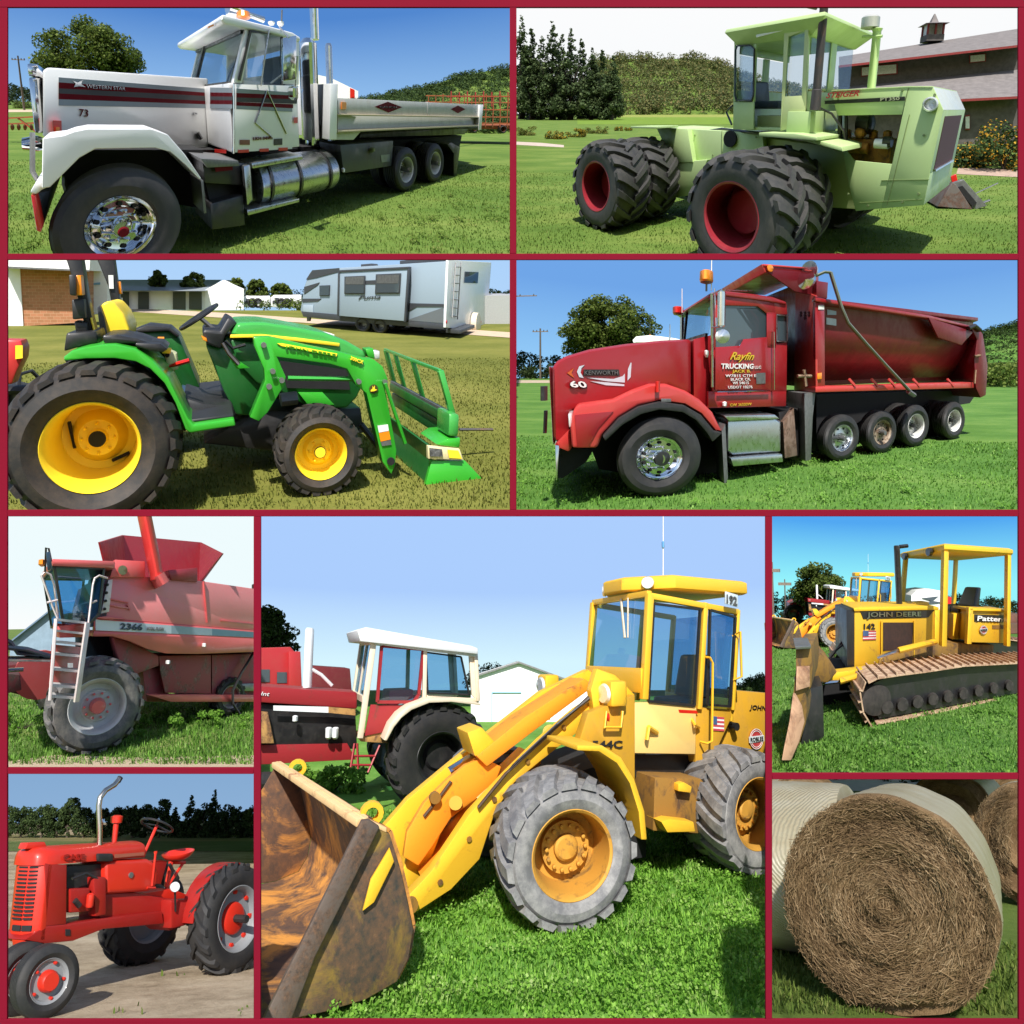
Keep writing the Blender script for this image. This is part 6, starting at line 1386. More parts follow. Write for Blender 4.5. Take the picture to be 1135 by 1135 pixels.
    m = MB(); c = T.at(136, 632, yc + .09); m.lathe([(0, .1), (-.01, .1), (-.012, .001)], c, (0, 1, 0), 18, True); m.build('emblem', paint('emblem_olive', (.2, .22, .12), .5), T)
    m = MB(); s0 = T.at(88, 680, yc + .8); m.box((s0.x - .3, yc + .5, s0.z - .3), (s0.x + .3, yc + 1.1, s0.z)); m.box((s0.x + .2, yc + .5, s0.z), (s0.x + .35, yc + 1.1, s0.z + .8)); m.build('seat', blackplastic, T, bevel=.05)
    T.tubes([([T.at(46, 638, 0), T.at(52, 655, 0), T.at(58, 672, 0), T.at(65, 688, 0)], .02), ([T.at(46, 638, 0), T.at(50, 634, 0), T.at(56, 637, 0), T.at(60, 648, 0), T.at(64, 684, .1)], .02), ([T.at(52, 668, 0), T.at(64, 665, 0)], .02), ([T.at(103, 648, -.1), T.at(105, 641, -.1), T.at(110, 638, -.1), T.at(119, 641, 0)], .02), ([T.at(103, 648, -.1), T.at(98, 690, -.1)], .02), ([T.at(102, 668, -.1), T.at(107, 666, 0)], .02)], 'hand_rail', pal)
    mi = T.slab([(51, 612), (56, 611), (58, 630), (53, 632)], -.2, .06, 'mirror', paint('mirror_dark', (.03, .06, .1), .3), .01); T.tubes([([T.at(57, 622, 0), T.at(54, 608, -.15), T.at(51, 607, -.15), T.at(50, 634, -.1)], .018)], 'mirror_arm', black, parent=mi); T.upright(46.5, -.1, [628, 626, 621, 620], [.02, .06, .06, .02], 'turn_lamp', amber, 10)
    # ladder
    A0, A1, B0, B1 = T.at(62, 686, -.25), T.at(55.5, 776, -.3), T.at(97, 690, -.25), T.at(84.5, 778, -.3); m = MB()
    m.bar(A0, A1, .05, .09); m.bar(B0, B1, .05, .09); ld = m.build('ladder_rail', pal, T, bevel=.006); m = MB(); m2 = MB(); a5 = Vector((0, .25, 0))
    for f in (.02, .16, .3, .45, .64, .84, .97):
        p, q2 = A0.lerp(A1, f), B0.lerp(B1, f); m.slab([p, q2, q2 + a5, p + a5], (0, 0, .04))
    m.build('step', paint('step_grey', (.5, .5, .5), .5, 0, .5, (.3, .15, .12)), T, parent=ld)
    for f0, f1 in ((.05, .15), (.47, .63), (.66, .83), (.33, .44)): m2.slab([A0.lerp(A1, f0) + a5, B0.lerp(B1, f0) + a5, B0.lerp(B1, f1) + a5, A0.lerp(A1, f1) + a5], (0, .02, 0))
    m2.build('riser', rd, T, parent=ld); T.slab([(64, 694), (100, 690), (99, 706), (66, 707)], -.15, .5, 'platform', rd, .01); T.slab([(75, 735), (81, 735), (81, 740), (75, 740)], -.28, .01, 'sticker', whitep, 0, parent=ld)
    # hopper and auger
    yh = .3; z1 = lambda px, py: T.at(px, py, yh)
    ho = paint('hopper_red', (.3, .03, .045), .5, .1, .3, (.25, .12, .12)); m = MB()
    q_ = [T.at(a_, b_, c_) for a_, b_, c_ in ((113.7, 622, .4), (108.6, 601, .15), (135.4, 593, 1.9), (139, 640, 1.7), (222, 601, 1.9), (220, 650, 1.7), (246.6, 613.5, .15), (221, 645, .4))]
    for i_, t_ in (((0, 1, 2, 3), (.04, 0, 0)), ((3, 2, 4, 5), (0, .04, 0)), ((5, 4, 6, 7), (.04, 0, 0))): m.slab([q_[k] for k in i_], t_)
    m.build('grain_hopper', ho, T, bevel=0); hp = q_[0].lerp(q_[1], .55), q_[3].lerp(q_[2], .6); MB().slab([hp[0].lerp(hp[1], .35) + Vector((-.03, 0, .1)), hp[0].lerp(hp[1], .75) + Vector((-.03, 0, -.02)), hp[0].lerp(hp[1], .8) + Vector((-.03, 0, -.12)), hp[0].lerp(hp[1], .4) + Vector((-.03, 0, -.02))], (.02, 0, 0)).build('hopper_window', whitep, T)
    au = T.tube([T.at(174, 642, .2), T.at(171, 625, .2), T.at(160.5, 574, .2), T.at(157, 556, .2)], .15, 'unloading_auger', paint('auger_red', (.62, .045, .04), .35, .4, .15), 20); T.tube([T.at(180, 648, .18), T.at(174, 638, .2)], .17, 'auger_elbow', rd, 18, parent=au)
    T.slabs([([(186, 632), (219, 629), (219, 645), (190, 643)], .22, .3)], 'engine_screen', ho, .02); T.upright(283, .5, [653, 648, 647], [.1, .1, .05], 'stack', black, 12)
    # under body
    T.slab([(176, 727), (234, 726), (234, 769), (183, 768), (178, 745)], .4, .8, 'side_shield', dk, .015); T.slab([(235, 726), (300, 724), (300, 775), (235, 770)], .42, .8, 'side_shield', dk, .015)
    T.slab([(125, 706), (143, 711), (176, 727), (176, 738), (152, 747), (134, 740), (128, 720)], .35, .5, 'axle_housing', dk, .02); T.slab([(158, 742), (180, 740), (186, 768), (196, 773), (192, 778), (163, 778), (160, 760)], .5, .5, 'frame', dk, .015)
    T.slab([(163, 770), (300, 770), (300, 778), (190, 778)], .34, .12, 'frame_rail', rd, .01); T.slab([(95, 700), (130, 706), (130, 745), (95, 730)], .6, 1.0, 'underframe', dark, 0)
    T.tubes([([T.at(282, 722, .3), T.at(268, 745, .3), T.at(258, 765, .3), T.at(258, 780, .3), T.at(266, 792, .3)], .035)], 'hose', black); T.slabs([([(266, 758), (290, 757), (290, 766), (265, 766)], .36, .05)], 'light_bar', steel, .01)
    # feeder house and header at the left
    T.slab([(0, 738), (30, 735), (56, 740), (56, 770), (36, 774), (0, 765)], .9, 1.0, 'feeder_house', rusty('feeder', (.14, .025, .03), (.08, .05, .045), .48, 3), .03); MB().lathe([(0, .001), (0, .5), (.12, .5), (.14, .001)], T.at(45, 748, .85), (0, 1, 0), 22, True).build('pulley', rd, T)
    T.tubes([([T.at(-6, 730, .3), T.at(58, 731, .3)], .055), ([T.at(-6, 744, .4), T.at(26, 742, .4)], .04)], 'reel_tube', chr_); T.tubes([([T.at(-4, 704, .3), T.at(12, 712, .3), T.at(20, 724, .3), T.at(44, 726, .3)], .04), ([T.at(-4, 716, .3), T.at(30, 720, .3), T.at(56, 728, .3)], .05), ([T.at(6, 702, .3), T.at(4, 735, .3)], .04)], 'hydraulic_line', paint('line_blue', (.02, .04, .07), .4))
    T.slab([(-6, 745), (22, 748), (24, 765), (-6, 772)], .5, .5, 'header_frame', rusty('header', (.14, .03, .035), (.1, .07, .06), .5, 4), .02)
    # ---------------- barn behind
    b = Thing(G, 'barn', 'grey blue barn roof rising behind the combine ladder', 'barn', at=tuple(G.on(40, 730, z=0))); F = b.fr
    m = MB(); m.slab([F.on(x, y, y=0) for x, y in ((12, 712), (62, 672), (110, 690), (110, 735), (10, 735))], (0, .1, 0)); rf = m.build('roof', plain('barn_roof', (.2, .28, .36), .5, .3, .15, 2), b)
    m = MB(); m.bar(F.on(12, 711, y=-.06), F.on(62, 671.5, y=-.06), .15, .1); m.build('roof_edge', paint('edge_blue', (.1, .16, .24)), b, parent=rf); MB().slab([F.on(x, y, y=.2) for x, y in ((14, 733), (108, 733), (108, 722), (14, 722))], (0, 5, 0)).build('wall', plain('barn_wall', (.18, .18, .18)), b)
    for i, (x, y, h) in enumerate(((25, 808, .5), (190, 802, .4), (225, 798, .4))):
        p = G.on(x, y, z=0); bush(G, tuple(p), 1.6, .8, h, leafY if i == 3 else foliage('weed_lush', [(.08, .2, .02), (.16, .34, .04), (.26, .46, .08)], .4), ['bright weed clump at the left edge below the combine ladder', 'bright weed clump right of the combine front tyre', 'bright weed clump left of the combine rear wheel'][i], 150 + i, 3200, .035, 'weeds', 'weed_clump')
bay_combine()

# ================================================================== bay 6: yellow wheel loader, cab tractor behind
def badge(T, c, r, dy, parent=None, far=.0):
    o = MB().disc(c, r, (0, 1, 0), .008, 28).build('dealer_badge', paint('badge_red', (.36, .03, .035), .5, 0, .3, (.5, .45, .4)), T, parent=parent)
    MB().box((c[0] - r * 1.1, c[1] - .012, c[2] - r * .3), (c[0] + r * 1.1, c[1] - .004, c[2] + r * .3)).build('badge_band', paint('badge_band', (.55, .6, .62), .5, 0, .2), T, parent=o)
    z = c[2] - r * .2
    lettering(T, 'ROBLEE', (c[0] - r * .95, c[1] - .016, z), (c[0] + r * .95, c[1] - .016, z), (c[0] - r * .95, c[1] - .016, z + r * .4), black, parent=o)
    m = MB()
    for k in (1.0, .82): m.lathe([(-.006, r * k), (-.01, r * k), (-.01, r * (k - .05)), (-.006, r * (k - .05))], c, (0, 1, 0), 28)
    m.build('badge_ring', whitep, T, parent=o)
def flag(T, pts, y, parent=None):
    """small flag decal: red and white stripes with a blue canton"""
    a, b, c, d = [Vector(p) for p in T.S(pts, y - .006)]      # top left, top right, bottom right, bottom left
    q = lambda u, v: (a.lerp(b, u)).lerp(d.lerp(c, u), v)
    o = MB().slab([q(0, 1), q(1, 1), q(1, 0), q(0, 0)], (0, .004, 0)).build('flag_decal', whitep, T, parent=parent)
    m = MB(); dy = Vector((0, -.003, 0))
    for k in range(0, 7, 2): m.slab([q(0, (k + 1) / 7) + dy, q(1, (k + 1) / 7) + dy, q(1, k / 7) + dy, q(0, k / 7) + dy], (0, .002, 0))
    m.build('flag_stripes', paint('flag_red', (.5, .06, .08), .5, 0, .1), T, parent=o)
    dy = Vector((0, -.006, 0)); MB().slab([q(0, 4 / 7) + dy, q(.42, 4 / 7) + dy, q(.42, 0) + dy, q(0, 0) + dy], (0, .002, 0)).build('flag_canton', paint('flag_blue', (.05, .1, .22), .5, 0, .1), T, parent=o)
def bay_wheel_loader():
    G = bay((285, 568, 852, 1134), 567, 722, 2.6, 1.0, 2.2, .3)
    sky_sheet(G, skymat('sky_bright', srgb(214, 245, 255), srgb(172, 206, 254), -1, 24), 150, -22, 70)
    terrain(G, soil('lush_vivid', [(.3, (.06, .15, .02)), (.48, (.12, .28, .04)), (.6, (.2, .38, .07)), (.74, (.32, .34, .12))]), 'ground', (2.6, 32), (-.85, .85), None)
    V = G.heading((640, 1033), (848, 969)); out = clear_of(G, V, -3, V.on(452, 1066, y=-.12).x - .05, -.1, 3.4)
    gl_ = foliage('grass_vivid', [(.09, .24, .02), (.2, .43, .05), (.32, .58, .09), (.5, .62, .25)], .5)
    grass(G, gl_, 'thick bright green grass around the yellow wheel loader', 80000, (2.8, 8), .065, 43, .0042, xr=(-.7, .7), lean=.9, keep=out)
    clover(G, gl_, 'bright weeds in clusters around the yellow wheel loader', 26000, (2.85, 6), (-.65, .65), .13, .02, 44, keep=out)
    T = Machine(V, 'wheel_loader', 'yellow articulated wheel loader with rusty bucket lowered in the grass and glazed cab', 'wheel loader')
    ye = rusty('loader_yellow', (.82, .47, .03), (.42, .2, .04), .33, 3.2, rough=.42, dark=(.2, .1, .04)); orr = rusty('loader_orange', (.76, .3, .02), (.35, .14, .03), .36, 3.0, rough=.5, dark=(.15, .07, .03)); ola = paint('loader_yellow_shade', (.5, .27, .02), .5, .2, .4, (.2, .12, .05))  # ola: the yellow darkened, shade of the side put into the paint
    brn = rusty('loader_brown', (.26, .13, .02), (.1, .05, .02), .42, 3); rimm = rusty('loader_rim', (.5, .25, .03), (.2, .11, .03), .38, 4)
    rub2 = rubber('rubber_pale', (.13, .13, .135), (.4, .39, .37), 1.0)
    Rt = V.on(640, 949, y=0).z; xr = V.on(848, 969, z=0).x; print('> lo', Rt, xr)
    wh = dict(lugs=19, lug_h=.05, lug_w=.1, bulge=.02, dish=.26, hubR=Rt * .36, hubL=.04, nuts=14, n=52)
    wheel(T, (-.02, 0, Rt), Rt, .7, Rt * .62, rub2, rimm, hub_mat=rimm, steer=R(-10), **wh); wheel(T, (xr, 0, Rt), Rt, .7, Rt * .62, rub2, rimm, hub_mat=rimm, **wh)
    for x in (0, xr): wheel(T, (x, 2.45, Rt), Rt, .7, Rt * .62, rub2, rimm, flip=-1, lugs=19, lug_h=.035, lug_w=.11, n=36)
    # front frame, fender
    T.slab([(640, 826), (668, 826.5), (688.6, 839.5), (703.5, 864), (714.7, 899), (717.5, 931), (711, 931), (708, 900), (698, 868), (684, 846), (664, 833), (640, 832)], .02, .62, 'front_fender', ye, .015)
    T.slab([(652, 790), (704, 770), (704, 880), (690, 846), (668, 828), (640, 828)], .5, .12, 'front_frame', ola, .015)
    T.text('544C', (656.5, 829.5), (690, 829), (656.5, 821), .5, black, bold=.02)
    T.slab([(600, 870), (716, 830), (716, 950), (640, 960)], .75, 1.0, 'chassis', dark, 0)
    T.slabs([([(662, 741), (682, 748), (704, 770), (700, 800), (660, 800), (655, 765)], .62, .1), ([(662, 741), (682, 748), (704, 770), (700, 800), (660, 800), (655, 765)], 1.5, .1)], 'loader_tower', ye, .02)
    for y, px0, nm in ((.42, 0, 'near'), (1.95, 0, 'far')):
        q = T.at(679, 770, .42) + Vector((0, y - .42, 0))
        h = MB().box((q.x - .02, y, q.z - .14), (q.x + .22, y + .26, q.z + .15)).build('lamp_housing', ye, T, bevel=.04); MB().lathe([(0, .001), (-.0, .1), (.03, .12), (.04, .001)], (q.x - .05, y + .13, q.z), (1, 0, 0), 20, True).build('headlight', lampglass, T, parent=h)
        MB().lathe([(0, .001), (0, .06), (.04, .07), (.05, .001)], (q.x - .04, y + .13, q.z - .26), (1, 0, 0), 16, True).build('turn_lamp', redlens, T, parent=h); MB().tube([(q.x + .1, y + .13, q.z - .14), (q.x + .1, y + .13, q.z - .5)], .03).build('lamp_post', ye, T, parent=h)
    T.tubes([([T.at(672, 788, .45), T.at(670, 806, .45), T.at(688, 806, .45), T.at(690, 788, .45)], .018)], 'lamp_guard', ye)
    # arms
    near = [(668, 768), (679, 778), (640, 812), (600, 843), (570, 868), (549, 900), (532, 952), (500, 986), (457, 1014), (446, 1000), (478, 966), (520, 903), (560, 860), (600, 820), (640, 786)]
    T.slab(near, .72, .12, 'lift_arm', ye, .012)
    far = T.slab([(652, 742), (662, 750), (600, 794), (548, 838), (512, 868), (480, 905), (452, 945), (428, 965), (424, 918), (452, 886), (500, 846), (540, 814), (600, 767)], 1.55, .12, 'lift_arm', ye, .012)
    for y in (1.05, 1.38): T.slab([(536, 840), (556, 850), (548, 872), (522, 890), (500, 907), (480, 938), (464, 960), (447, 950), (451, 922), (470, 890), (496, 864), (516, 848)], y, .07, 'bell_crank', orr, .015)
    T.slab([(470, 900), (486, 890), (496, 905), (470, 975), (452, 985), (444, 970)], 1.15, .2, 'bucket_link', ye, .02); T.slab([(518, 812), (534, 806), (552, 826), (546, 842), (526, 838)], 1.02, .4, 'cylinder_clevis', ye, .02)
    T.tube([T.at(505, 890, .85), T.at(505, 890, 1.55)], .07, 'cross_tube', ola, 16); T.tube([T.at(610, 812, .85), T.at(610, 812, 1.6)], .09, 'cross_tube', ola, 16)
    for p in ((655, 772), (625, 806), (585, 844), (548, 886), (520, 930), (488, 978)): MB().disc(T.at(*p, .715), .028, (0, 1, 0), .02, 8).build('bolt', brn, T)
    for k in range(3): T.tube([T.at(664 - k * 3, 765 + k * 3, .69), T.at(620 - k * 3, 800 + k * 3, .66), T.at(575 - k * 3, 842 + k * 3, .67), T.at(552 - k * 2, 868 + k * 3, .7)], .013, 'hydraulic_line', black if k else greysteel)
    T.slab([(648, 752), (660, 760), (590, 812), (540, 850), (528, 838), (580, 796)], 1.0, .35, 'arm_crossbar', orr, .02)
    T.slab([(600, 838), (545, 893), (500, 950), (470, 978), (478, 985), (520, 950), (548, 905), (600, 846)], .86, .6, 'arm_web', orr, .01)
    for a, b, y, r, nm, mt in (((646, 757), (528, 836), 1.2, .085, 'tilt_cylinder', ye), ((604, 826), (532, 890), .95, .07, 'lift_cylinder', paint('cyl_pale', (.75, .52, .2), .4, .3, .3))): c_ = T.tube([T.at(*a, y), T.at(*b, y)], r, nm, mt, 14)
    T.tube([T.at(530, 835, 1.2), T.at(498, 855, 1.2)], .05, 'cylinder_rod', chr_, 12); T.tube([T.at(532, 890, .95), T.at(520, 905, .95)], .04, 'cylinder_rod', chr_, 12)
    for p, y, r in (((482, 884), 1.03, .06), ((505, 890), 1.03, .07), ((538, 828), 1.07, .08), ((540, 842), 1.07, .06), ((668, 778), .7, .07), ((455, 1003), .7, .07)): MB().disc(T.at(*p, y), r, (0, 1, 0), .06, 18).build('pivot_pin', brn, T)
    T.tubes([([T.at(655, 770, .7), T.at(610, 812, .68), T.at(560, 858, .68), T.at(530, 895, .7)], .018), ([T.at(500, 866, 1.05), T.at(486, 885, 1.05), T.at(470, 905, 1.05)], .02)], 'hydraulic_hose', paint('hose', (.06, .035, .02), .6))
    # bucket
    yb = -.12
    pf = [(402, 911), (432, 925), (443, 960), (451, 995), (458, 1030), (453, 1062), (440, 1088), (405, 1108), (358, 1122), (292, 1136)]
    P = T.S(pf, yb); w = V.on(306, 847, z=P[0].z) - P[0]; print('> bucket', tuple(w), w.length); w = w * min(1, 3.0 / w.length)
    inn = rusty('bucket_inner', (.66, .28, .05), (.15, .075, .04), .54, 1.1, dark=(.07, .045, .035)); sid = rusty('bucket_side', (.24, .15, .025), (.12, .066, .036), .54, 1.5, dark=(.035, .035, .03)); lip = rusty('bucket_lip', (.8, .52, .25), (.5, .25, .12), .42, 2.5, dark=(.3, .16, .08))  # lip: pale colour paints the sunlit highlight on the top rim
    m = MB(); cen = (P[0] + P[-1]) / 2
    for p, q in zip(P[:-1], P[1:]):
        d = (q - p).normalized(); nn = Vector((d.z, 0, -d.x)); nn = nn if nn.dot((p + q) / 2 - cen) > 0 else -nn
        m.slab([p + Vector((0, .045, 0)), p + w - Vector((0, .045, 0)), q + w - Vector((0, .045, 0)), q + Vector((0, .045, 0))], nn * .03)
    bk = m.build('bucket', inn, T, bevel=0)
    MB().slab(P, (0, .04, 0)).build('bucket_side', sid, T, bevel=.006, parent=bk); MB().slab([p + w - Vector((0, .04, 0)) for p in P], (0, .04, 0)).build('bucket_side', inn, T, bevel=.006, parent=bk)
    T.slab([(401, 910), (409, 909), (421, 917), (380, 1000), (350, 1060), (322, 1134), (288, 1138)], yb - .05, .05, 'side_cutter', rusty('cutter_rust', (.1, .075, .06), (.13, .07, .04), .5, 4, dark=(.03, .025, .022)), .01, parent=bk)
    T.slab([(411, 975), (432, 940), (437, 955), (415, 1000), (402, 1010)], yb - .03, .025, 'wear_strip', ye, .006, parent=bk)
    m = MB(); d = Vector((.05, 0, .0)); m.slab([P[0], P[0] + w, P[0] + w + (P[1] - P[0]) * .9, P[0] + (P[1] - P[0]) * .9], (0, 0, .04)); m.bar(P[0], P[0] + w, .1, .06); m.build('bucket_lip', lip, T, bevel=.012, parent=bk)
    m = MB(); m.bar(P[-1], P[-1] + w, .12, .04); m.build('cutting_edge', sid, T, parent=bk)
    for f in (.03, .82):
        q = P[0] + w * f + (P[1] - P[0]) * .5; m = MB(); m.lathe([(-.03, .05), (-.03, .09), (.03, .09), (.03, .05)], q + Vector((0, .05, .08)), (0, 1, 0), 14); m.build('lifting_eye', ye, T, parent=bk)
    # cab
    yc = .55
    # cab body from its corner points: front corner x from windshield/door pillar
    xf = V.on(719, 744, y=yc).x; xb = V.on(812, 690, y=yc).x; zb, zt = V.on(719, 836, y=yc).z, V.on(722, 660, y=yc).z
    yf = V.on(658, 741, x=xf - .0).y; print('> cab', xf, xb, zb, zt, yf); yf = min(max(yf, yc + 1.2), yc + 1.9)
    ch = .22
    bl = paint('cab_frame', (.8, .46, .03), .4, .3, .15, (.5, .3, .1))
    low = T.slab([(703.5, 779), (719, 778), (772, 784), (771, 836), (703, 835)], yc - .02, .06, 'door_panel', paint('door_lit', (.8, .55, .18), .4, .3, .15), .012)  # door yellow made paler, sunlight put into its colour
    T.slab([(703, 836), (771, 837), (771, 864), (703, 862)], yc + .12, .3, 'cab_base', black, .02)
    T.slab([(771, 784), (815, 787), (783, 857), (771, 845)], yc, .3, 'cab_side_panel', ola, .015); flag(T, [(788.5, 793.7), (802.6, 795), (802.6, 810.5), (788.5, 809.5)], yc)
    m = MB(); e = .07
    A0, A1 = T.at(714, 775, yc), T.at(720, 658, yc); B0, B1 = T.at(774, 786, yc), T.at(781, 668, yc); C0, C1 = T.at(811, 787, yc), T.at(817, 676, yc)
    for p, q, t_ in ((A0, A1, .1), (B0, B1, .08), (C0, C1, .06)):
        for o in (0, yf - yc): m.bar(p + Vector((0, o, 0)), q + Vector((0, o, 0)), t_, .07, up=(0, 1, 0))
    for o in (0, yf - yc): m.bar(A1 + Vector((0, o, -.03)), C1 + Vector((0, o, -.03)), .07, .08)
    m.bar(A1, A1 + Vector((0, yf - yc, 0)), .08, .08); m.bar(A0 + Vector((0, 0, .22)), A0 + Vector((0, yf - yc, .22)), .08, .3); m.bar(C0, C0 + Vector((0, yf - yc, 0)), .06, .3)
    cab = m.each('cab_pillar', bl, T, bevel=.012)
    gla = glass('loader_glass', (.55, .76, .92), .93)
    T.slab([(718.5, 777), (724.5, 669), (776, 675.5), (769.5, 782)], yc + .01, .012, 'door_window', gla, 0, parent=cab); T.slab([(784, 781), (787, 676), (815, 684), (809, 783)], yc + .01, .012, 'side_window', gla, 0, parent=cab)
    wv = Vector((0, yf - yc, 0)); MB().slab([A0 + Vector((.0, .06, .35)), A0 + wv + Vector((0, -.06, .35)), A1 + wv + Vector((0, -.06, -.05)), A1 + Vector((0, .06, -.05))], (-.012, 0, 0)).build('windshield', gla, T, parent=cab)
    MB().slab([C0 + Vector((0, .06, .2)), C0 + wv + Vector((0, -.06, .2)), C1 + wv + Vector((0, -.06, -.05)), C1 + Vector((0, .06, -.05))], (-.012, 0, 0)).build('rear_window', gla, T, parent=cab)
    m = MB()
    for pts in ([(718.5, 777), (724.5, 669), (776, 675.5), (769.5, 782)], [(784, 781), (787, 676), (815, 684), (809, 783)]):
        q = T.S(pts, yc - .02)
        for i in range(4): m.bar(q[i], q[(i + 1) % 4], .03, .03, up=(0, 1, 0))
    m.build('window_gasket', black, T, parent=cab)
    T.tubes([([A1 + wv * .42 + Vector((-.05, 0, -.02)), (A1 + wv * .3).lerp(A0 + wv * .3, .42) + Vector((-.06, 0, 0))], .018), ([A1 + wv * .3 + Vector((-.05, 0, -.02)), (A1 + wv * .25).lerp(A0 + wv * .25, .42) + Vector((-.06, 0, 0))], .012)], 'wiper', paint('wiper_pale', (.6, .52, .4), .5), parent=cab)
    # roof with chamfered corners
    z0r, z1r = T.at(755, 655, yc).z, T.at(755, 638.5, yc).z; xa, xz = A1.x - .12, V.on(827, 668, y=yc - .05).x; ya, yz = yc - .08, yf + .08; c = .48
    ring = lambda k, z: [Vector(p) for p in ((xa + c, ya + k, z), (xz - k, ya + k, z), (xz - k, yz - k, z), (xa + c, yz - k, z), (xa + k, yz - c, z), (xa + k, ya + c, z))]
    MB().loft([ring(.04, z0r), ring(0, z0r + .02), ring(0, z1r - .03), ring(.05, z1r)]).build('roof', ye, T, bevel=.012)
    for yy, sg in ((ya + c * .5, -1), (yz - c * .5, 1)): MB().lathe([(0, .001), (0, .075), (.03, .085), (.06, .06)], Vector((xa + c * .5 - .04, yy + sg * .04, (z0r + z1r) / 2)), (.7, -sg * .7, 0), 20, True).build('roof_lamp', lampglass, T)
    pl = T.slab([(804, 655.5), (818, 659.5), (818, 673), (804, 669)], ya - .012, .012, 'number_plate', paint('plate_blue', (.5, .6, .66), .5), .002)
    T.text('192', (805.5, 667.8), (817, 671), (805.5, 658.5), ya - .012, paint('plate_ink', (.03, .06, .12)), bold=.03, parent=pl)
    T.tube([T.at(735, 638, yc + .3), T.at(735, 560, yc + .3)], .006, 'antenna', whitep); T.upright(735, yc + .3, [608, 607, 601, 600], [.008, .018, .018, .008], 'antenna_coil', paint('coil_blue', (.1, .3, .6)), 10)
    m = MB(); s0 = T.at(745, 765, yc + .6); m.box((s0.x - .1, yc + .35, s0.z - .25), (s0.x + .45, yc + .9, s0.z - .1)); m.loft([[Vector((s0.x + .3, yc + .35, s0.z - .1)), Vector((s0.x + .5, yc + .35, s0.z - .1)), Vector((s0.x + .5, yc + .9, s0.z - .1)), Vector((s0.x + .3, yc + .9, s0.z - .1))], [Vector((s0.x + .42, yc + .4, s0.z + .5)), Vector((s0.x + .58, yc + .4, s0.z + .5)), Vector((s0.x + .58, yc + .85, s0.z + .5)), Vector((s0.x + .42, yc + .85, s0.z + .5))]]); m.build('seat', blackplastic, T, bevel=.05)
    T.slab([(752, 786.5), (772, 787.5), (774, 791), (753, 790)], yc - .022, .006, 'door_sticker', redlens, 0)
    T.tubes([([T.at(728, 812, yc - .02), T.at(719, 806, yc - .06)], .03), ([T.at(719, 806, yc - .06), T.at(717, 820, yc - .06)], .025)], 'door_handle', ye, parent=low)
    T.tubes([([T.at(781, 728, yc), T.at(787, 729, yc - .1), T.at(790, 735, yc - .1), T.at(789, 821, yc - .1), T.at(784, 824, yc - .1), T.at(776, 822, yc - .02)], .016), ([T.at(766, 796, yc), T.at(770, 803, yc - .08), T.at(775, 806, yc - .02)], .02), ([T.at(812, 705, yc), T.at(820.5, 700, yc - .1), T.at(822, 750, yc - .1), T.at(810, 755, yc)], .016)], 'grab_rail', ye)
    # rear body and steps
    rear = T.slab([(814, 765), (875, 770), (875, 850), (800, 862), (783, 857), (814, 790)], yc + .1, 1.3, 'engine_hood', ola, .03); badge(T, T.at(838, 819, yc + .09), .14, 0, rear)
    T.text('JOHN DEERE', (831, 786), (870, 789), (831, 781), yc + .1, black, parent=rear, shear=.2); MB().disc(T.at(813.5, 805, yc + .05), .055, (0, 1, 0), .1, 16).build('fuel_cap', black, T)
    T.slab([(726, 862), (776, 863), (790, 868), (790, 925), (724, 921)], .35, .8, 'step_box', brn, .015); T.slab([(733, 911), (742, 908), (769, 911), (771, 922), (740, 923)], .22, .25, 'step', ye, .012); T.slab([(752, 869), (758, 867), (767, 872), (766, 879), (752, 877)], .28, .12, 'step', ye, .01)
    T.slab([(770, 857), (790, 853), (860, 850), (860, 900), (790, 930), (770, 930)], .62, .9, 'rear_chassis', dark, 0)

    # ---------------- tractor with cab behind the loader
    K = Machine(G.sub(G.on(487, 893, z=0), R(27)), 'cab_tractor', 'old dark red tractor with white cab roof standing behind the yellow wheel loader', 'tractor')
    rd = rusty('ih_red', (.3, .02, .025), (.2, .05, .03), .36, 2.5, rough=.5); cr = paint('ih_cream', (.74, .64, .48), .5, .1, .3, (.4, .25, .12)); wh_ = paint('ih_white', (.74, .77, .78), .5, .1, .25, (.45, .35, .22)); och = rusty('ih_ochre', (.45, .25, .08), (.25, .12, .05), .45, 4)
    kt = K.at(490, 840, -.25); Rk = max(.6, kt.z)
    wheel(K, (kt.x, -.25, Rk), Rk, .5, Rk * .5, rub, black, lugs=20, lug_h=.05, lug_w=.08, dish=.2, hubR=.2, n=40); wheel(K, (kt.x, 1.9, Rk), Rk, .5, Rk * .5, rub, rd, flip=-1, lugs=20, lug_h=.05, lug_w=.08, n=28)
    fc = K.at(293, 862, -.1); wheel(K, (fc.x, -.1, .42), .42, .25, .22, rub, rd, dish=.06, n=28)
    K.slab([(280, 760), (396, 767.5), (396, 786), (280, 778)], .25, .7, 'hood', rd, .03); K.decal([(303, 782), (364, 783.5), (364, 790), (303, 787.5)], .22, wh_, 'hood_stripe', t=.012); K.decal([(364, 783.5), (394, 786), (394, 793), (364, 790)], .22, och, 'hood_stripe', t=.012); K.text('Int', (289, 771), (299, 771.5), (289, 766.5), .25, wh_, shear=.3)
    K.slab([(280, 779), (394, 787), (396, 830), (280, 836)], .32, .5, 'engine', black, .02); K.slab([(286, 789), (297, 790), (304, 824), (286, 824)], .2, .12, 'front_plate', och, .01)
    K.slab([(280, 826), (385, 824), (395, 842), (280, 848)], .3, .5, 'frame_rail', rd, .01)
